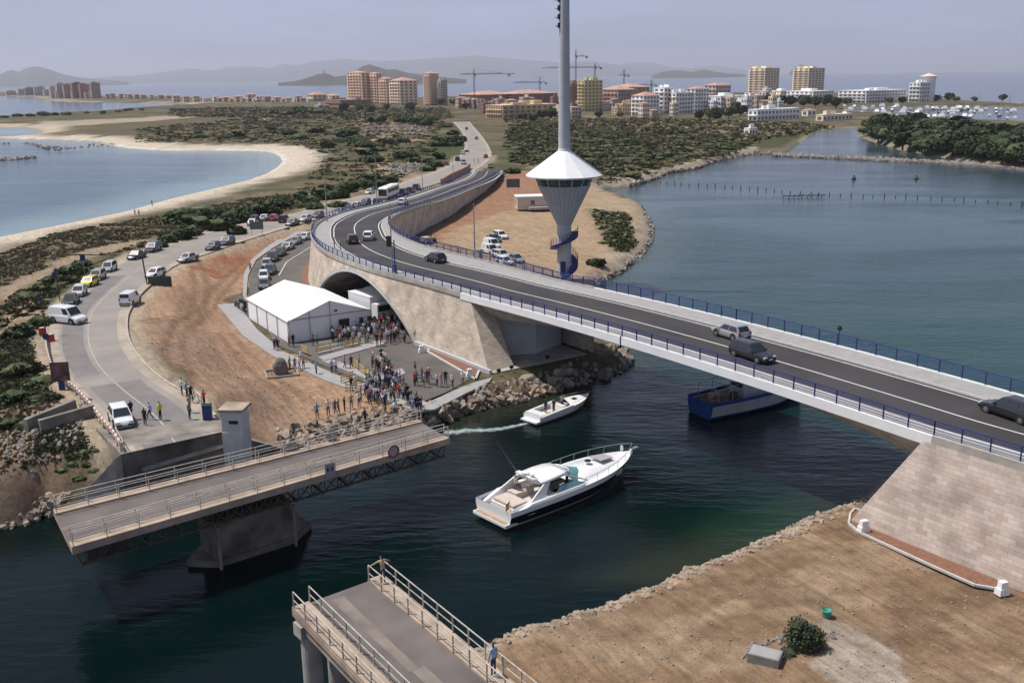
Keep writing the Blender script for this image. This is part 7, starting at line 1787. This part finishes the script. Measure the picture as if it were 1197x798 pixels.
for k in range(86):
    x = random.uniform(985,1196); lo_ = 126.5 if x < 1060 else 128; row = random.choice((0,1,2,3)); y = lo_+row*3.4+random.uniform(-.4,.4)+(x-985)*.006; p = at(x,y,0)
    if k % 5 == 0: SBt.place((p.x,p.y,0), random.choice((1.2,4.3))+random.uniform(-.1,.1), 'sailing boat with bare mast moored in the marina rows', 'sailing boats in the marina')
    else: MBt.place((p.x,p.y,0), random.choice((1.2,4.3))+random.uniform(-.1,.1), 'white motor boat moored in the marina rows', 'white motor boats in the marina', None, random.uniform(.75,1.7))
for k, (a, b) in enumerate((((985,127.6),(1150,129.4)),((990,134.3),(1120,136)),((1120,119.8),(1197,121.5)))):
    A, B_ = at(*a,0), at(*b,0); mb = MB(); mb.bar(Vector((0,0,.7)), B_-A+Vector((0,0,.7)), 3.5, 1.0); o = mb.build('quay', M_conc); o.location = A; tag(o, ('long grey quay behind the front marina boats','quay nearest the wooded point in the marina','harbour mole at the far right of the marina')[k], 'quay')
# stakes in the lagoon
stk = MB().cyl((0,0,-1.5),(0,0,1.0),.16,.12,6).build('mooring_stake', M_rust); first = True; random.seed(4)
line = [at(x,y,0) for x,y in ((772,214),(800,216.5),(850,219.5),(900,223.5),(950,227.5),(1000,229.5),(1060,231.5),(1120,234),(1197,240))]
for p in resample(line, 2.9)[:150]:
    o = stk if first else stk.copy()
    if not first: COL.objects.link(o)
    first = False; o.location = (p.x+random.uniform(-.3,.3),p.y+random.uniform(-.6,.6),random.uniform(-.5,.1)); tag(o, 'thin dark stake in the long curved line standing in the lagoon', 'stake', 'stakes in the lagoon')
for k, (x, y, l) in enumerate(((998,209.5,'left'),(1071,209.5,'right'))):
    t = thing('channel_buoy', 'small dark buoy floating beyond the stakes, %s one of two' % l, 'buoy', tuple(at(x,y,0))); MB().lathe([(0,-.3),(.7,-.2),(.75,.4),(.3,.7),(.25,1.3),(0,1.4)],12).build('float', M_rust, t)
t = thing('net_frame', 'tangle of dark netting posts among the stakes, left part of the line', 'net', tuple(at(940,231,0)))
for k in range(9): MB().bar((k*1.3-6,random.uniform(-1,1),-1),(k*1.3-5.4,random.uniform(-1,1),1.1),.14,.14).build('post', M_rust, t)
MB().bar((-6,0,.5),(6,0,.6),.12,.2).build('net', M_rust, t)

# ================================================================== LAMPS, SIGNS
def lamp_post(label, px, pyb, pyt, z, arm=True, group='street lamps along the ramp', col=None):
    C_ = at(px,pyb,z); H = top_z(C_,pyt)-z; t = thing('street_lamp', label, 'street lamp', tuple(C_), random.uniform(0,.5), group)
    MB().cyl((0,0,0),(0,0,H),.11,.06,8).build('pole', col or M_metal, t)
    if arm: MB().bar((-.7,0,H),(.7,0,H),.06,.06).build('arm', M_metal, t); MB().box((.8,0,H-.04),(.55,.22,.12)).build('lamp_head', M_metal, t); MB().box((-.8,0,H-.04),(.55,.22,.12)).build('lamp_head', M_metal, t)
lamp_post('tall grey street lamp on the outer bend of the ramp',382.5,259,183,8.3); lamp_post('tall grey street lamp beside the coach',441,241,178,6.9)
lamp_post('grey street lamp further up the ramp, third from the bend',494,222,172,5.6); lamp_post('grey street lamp at the top of the ramp near the brick wall',530,213,167,4.5)
lamp_post('thin pale pole at the inner bend above the dirt lot',555,300,238,9.0,False); lamp_post('thin pole on the seaward verge far up the road',577,158,136,2.3,False)
t = thing('traffic_signal', 'dark traffic signal on a pair of poles at the outer footpath of the bend', 'traffic light', tuple(at(459,320,9.2)), -.6)
MB().cyl((0,0,0),(0,0,9.5*.95),.09,.06,8).build('pole', M_metal, t); MB().cyl((.35,.1,0),(.35,.1,4.4),.08,.08,8).build('pole', M_blue, t); MB().box((-.3,-.1,4.2),(.55,.45,1.35)).build('signal_head', M_black, t)
for k in range(3): MB().cyl((-.3,-.33,3.8+.4*k),(-.3,-.36,3.8+.4*k),.13,.13,12).build('lens', M_glass, t)
MB().box((.35,.1,.7),(.35,.3,.9)).build('control_box', M_blue, t)
t = thing('control_cabinet', 'small grey cabinet at the inner railing above the dirt lot', 'cabinet', tuple(at(559,303,9.3)), -.5); MB().box((0,0,.65),(.8,.6,1.3)).build('body', M_metal, t); MB().box((0,0,1.33),(.9,.7,.06)).build('lid', M_metal, t)
def board(label, px, pyb, w, h, z, lift, rz, face, legs=2, name='sign_board', frame=None):
    C_ = at(px,pyb,z); t = thing(name, label, 'sign', tuple(C_), rz); MB().box((0,0,lift+h/2),(w,.08,h)).build('panel', face, t)
    for k in range(legs): x = 0 if legs == 1 else (-w*.38+k*w*.76); MB().bar((x,.07,0),(x,.07,lift+h*.8),.09,.09).build('leg', frame or M_metal, t)
    return t
M_gboard = mat('grey_board', (.105,.115,.115), .7, .06, 1); M_dgreen = mat('dark_green_board', (.045,.058,.050), .7, .1, 1); M_pict = mat('dark_poster', (.13,.07,.065), .6, .7, 1.6)
p = at_road(300,275); board('blank grey board on two legs at the edge of the coast road',301,279,2.7,1.6,2.3,1.9,R(5),M_gboard)
t = board('blank dark green board beside the white hatchback, with a yellow footed post',188,339,3.5,1.9,3.2,.15,R(0),M_dgreen,1)
t = thing('pole', 'dark pole with yellow foot beside the dark green board', 'pole', tuple(at(173,338,3.2)), R(0)); MB().bar((0,0,0),(-.35,0,4.9),.16,.16).build('pole', M_rust, t); MB().box((0,0,.6),(.3,.3,1.2)).build('foot', mat('yellow_paint',(.5,.38,.05),.6), t)
board('blank grey board on legs beside the foot of the ramp',600,226,3.7,2.4,2.2,1.6,R(-2),M_gboard)
t = board('dark reddish picture board on a blue post beside the coast road',73,456,1.7,1.9,5.0,.9,R(8),M_pict,1,'billboard',M_blue); MB().box((0,.0,.45),(.5,.3,.9)).build('base', M_blue, t)
for x, y, w, l in ((99,322,.8,'blue direction sign on a post in the seaward shrubs'),(67,344,.7,'dark blue sign on a post near the black sedan')): board(l,x,y,w,.9,3.4,2.4,R(10),M_blue,1)
for x, y, l in ((54,392,'thin dark pole by the red barrier blocks'),(70,352,'orange footed dark pole beside the black sedan')):
    t = thing('pole', l, 'pole', tuple(at_road(x,y)), 0); MB().cyl((0,0,0),(0,0,4.6),.08,.06,8).build('shaft', M_rust, t); MB().box((0,0,4.4),(.3,.2,.5)).build('lamp', M_blue, t)
t = thing('no_parking_sign', 'round blue sign on a short post beside the guard rail', 'sign', tuple(at_road(57,415)), 0); MB().cyl((0,0,0),(0,0,2.0),.05).build('post', M_metal, t); MB().cyl((0,-.05,2.1),(0,-.09,2.1),.38,.38,20).build('face', M_blue, t)
for x, y, w, l in ((59,399,.45,'red water filled barrier block at the roadside'),(50,391,.38,'smaller red barrier block just beyond the larger one')):
    t = thing('barrier_block', l, 'barrier', tuple(at_road(x,y)), .6); mb = MB(); mb.loft([[(-w,-.3,0),(-w,.3,0),(-w,.14,.8),(-w,-.14,.8)],[(w,-.3,0),(w,.3,0),(w,.14,.8),(w,-.14,.8)]]); mb.build('body', M_red2, t); MB().box((0,0,.83),(w*1.2,.2,.06)).build('cap', M_white, t)
t = thing('traffic_cone', 'orange cone at the road edge near the white panel van', 'cone', tuple(at_road(70,362)), 0); M_or = mat('orange_plastic',(.55,.16,.03),.5); MB().box((0,0,.03),(.5,.5,.06)).build('base', M_or, t); MB().lathe([(.2,.06),(.04,.9),(0,.9)],12).build('cone', M_or, t)
t = thing('kilometre_post', 'small white marker post on the seaward verge of the road', 'post', tuple(at_road(211,281)), 0); MB().box((0,0,.6),(.25,.2,1.2)).build('shaft', M_white, t); MB().box((0,0,1.24),(.27,.22,.08)).build('cap', M_black, t)
# flat roofed hut behind the tower and the brick kerb wall of the ramp
hh = at(623,243,2.2); t = thing('site_hut', 'low beige flat roofed hut on the dirt behind the control tower', 'hut', (hh.x,hh.y,2.1), R(8))
MB().box((0,0,1.5),(8.4,4.5,3.0)).build('wall', BM['beige'], t); MB().box((0,0,3.1),(8.8,4.9,.25)).build('roof', M_white, t); MB().box((-.4,-2.27,1.7),(1.0,.06,1.1)).build('window', M_win, t); MB().box((-4.22,.4,1.6),(.06,1.3,1.6)).build('window', M_win, t); MB().box((1.0,-3.2,.4),(5.0,1.6,.6)).build('porch', M_conc, t)
bwp = pxl([(516,214),(528,207),(545,199),(549,195)],2.9); mb = MB()
for a, b in zip(bwp, bwp[1:]): mb.bar(a-bwp[0]+Vector((0,0,.3)), b-bwp[0]+Vector((0,0,.3)), .6, 1.9)
o = mb.build('brick_wall', BM['brick']); o.location = bwp[0]; tag(o, 'low dark red wall between the service road and the ramp', 'wall')
rock_stuff('loose_stones', 'loose stones scattered on the brown dirt of the right bank', [p+Vector((2,-2,0)) for p in rb_w], [Vector((10,38,0)),Vector((38,52,0)),Vector((34,60,0))], 1100, .03,.13, 1.42,1.46, True)
rock_stuff('loose_stones', 'broken rock and rubble on the bank below the guard rail', pxl([(0,520),(60,500),(110,490)],3), pxl([(0,570),(60,570),(90,560)],1.8), 380, .1,.4, 3.0,1.7, True)
# debris on the sandy ground
rock_stuff('debris', 'small stones and clods scattered over the orange dirt', pxl([(170,420),(230,400),(300,420),(360,460)],1.9), pxl([(200,440),(260,470),(330,500),(420,490)],1.8), 420, .04,.16, 1.62,1.66, True)

# ================================================================== AIR
hz = MB().box((0,24000,290),(108000,52000,590)).build('haze', [])
hm = bpy.data.materials.new('haze'); hm.use_nodes = True; t_ = hm.node_tree; t_.nodes.clear(); o_ = N(t_,'ShaderNodeOutputMaterial'); v_ = N(t_,'ShaderNodeVolumePrincipled')
v_.inputs['Color'].default_value = (.84,.88,1.0,1); v_.inputs['Density'].default_value = 6.0e-5; v_.inputs['Anisotropy'].default_value = .2; t_.links.new(v_.outputs[0], o_.inputs['Volume'])
hz.data.materials.append(hm); tag(hz, 'pale bluish haze lying over the sea and the far shore', 'haze', None, 'stuff')
for o in [o for o in bpy.data.objects if o.name.startswith('tmpw')]: bpy.data.objects.remove(o)
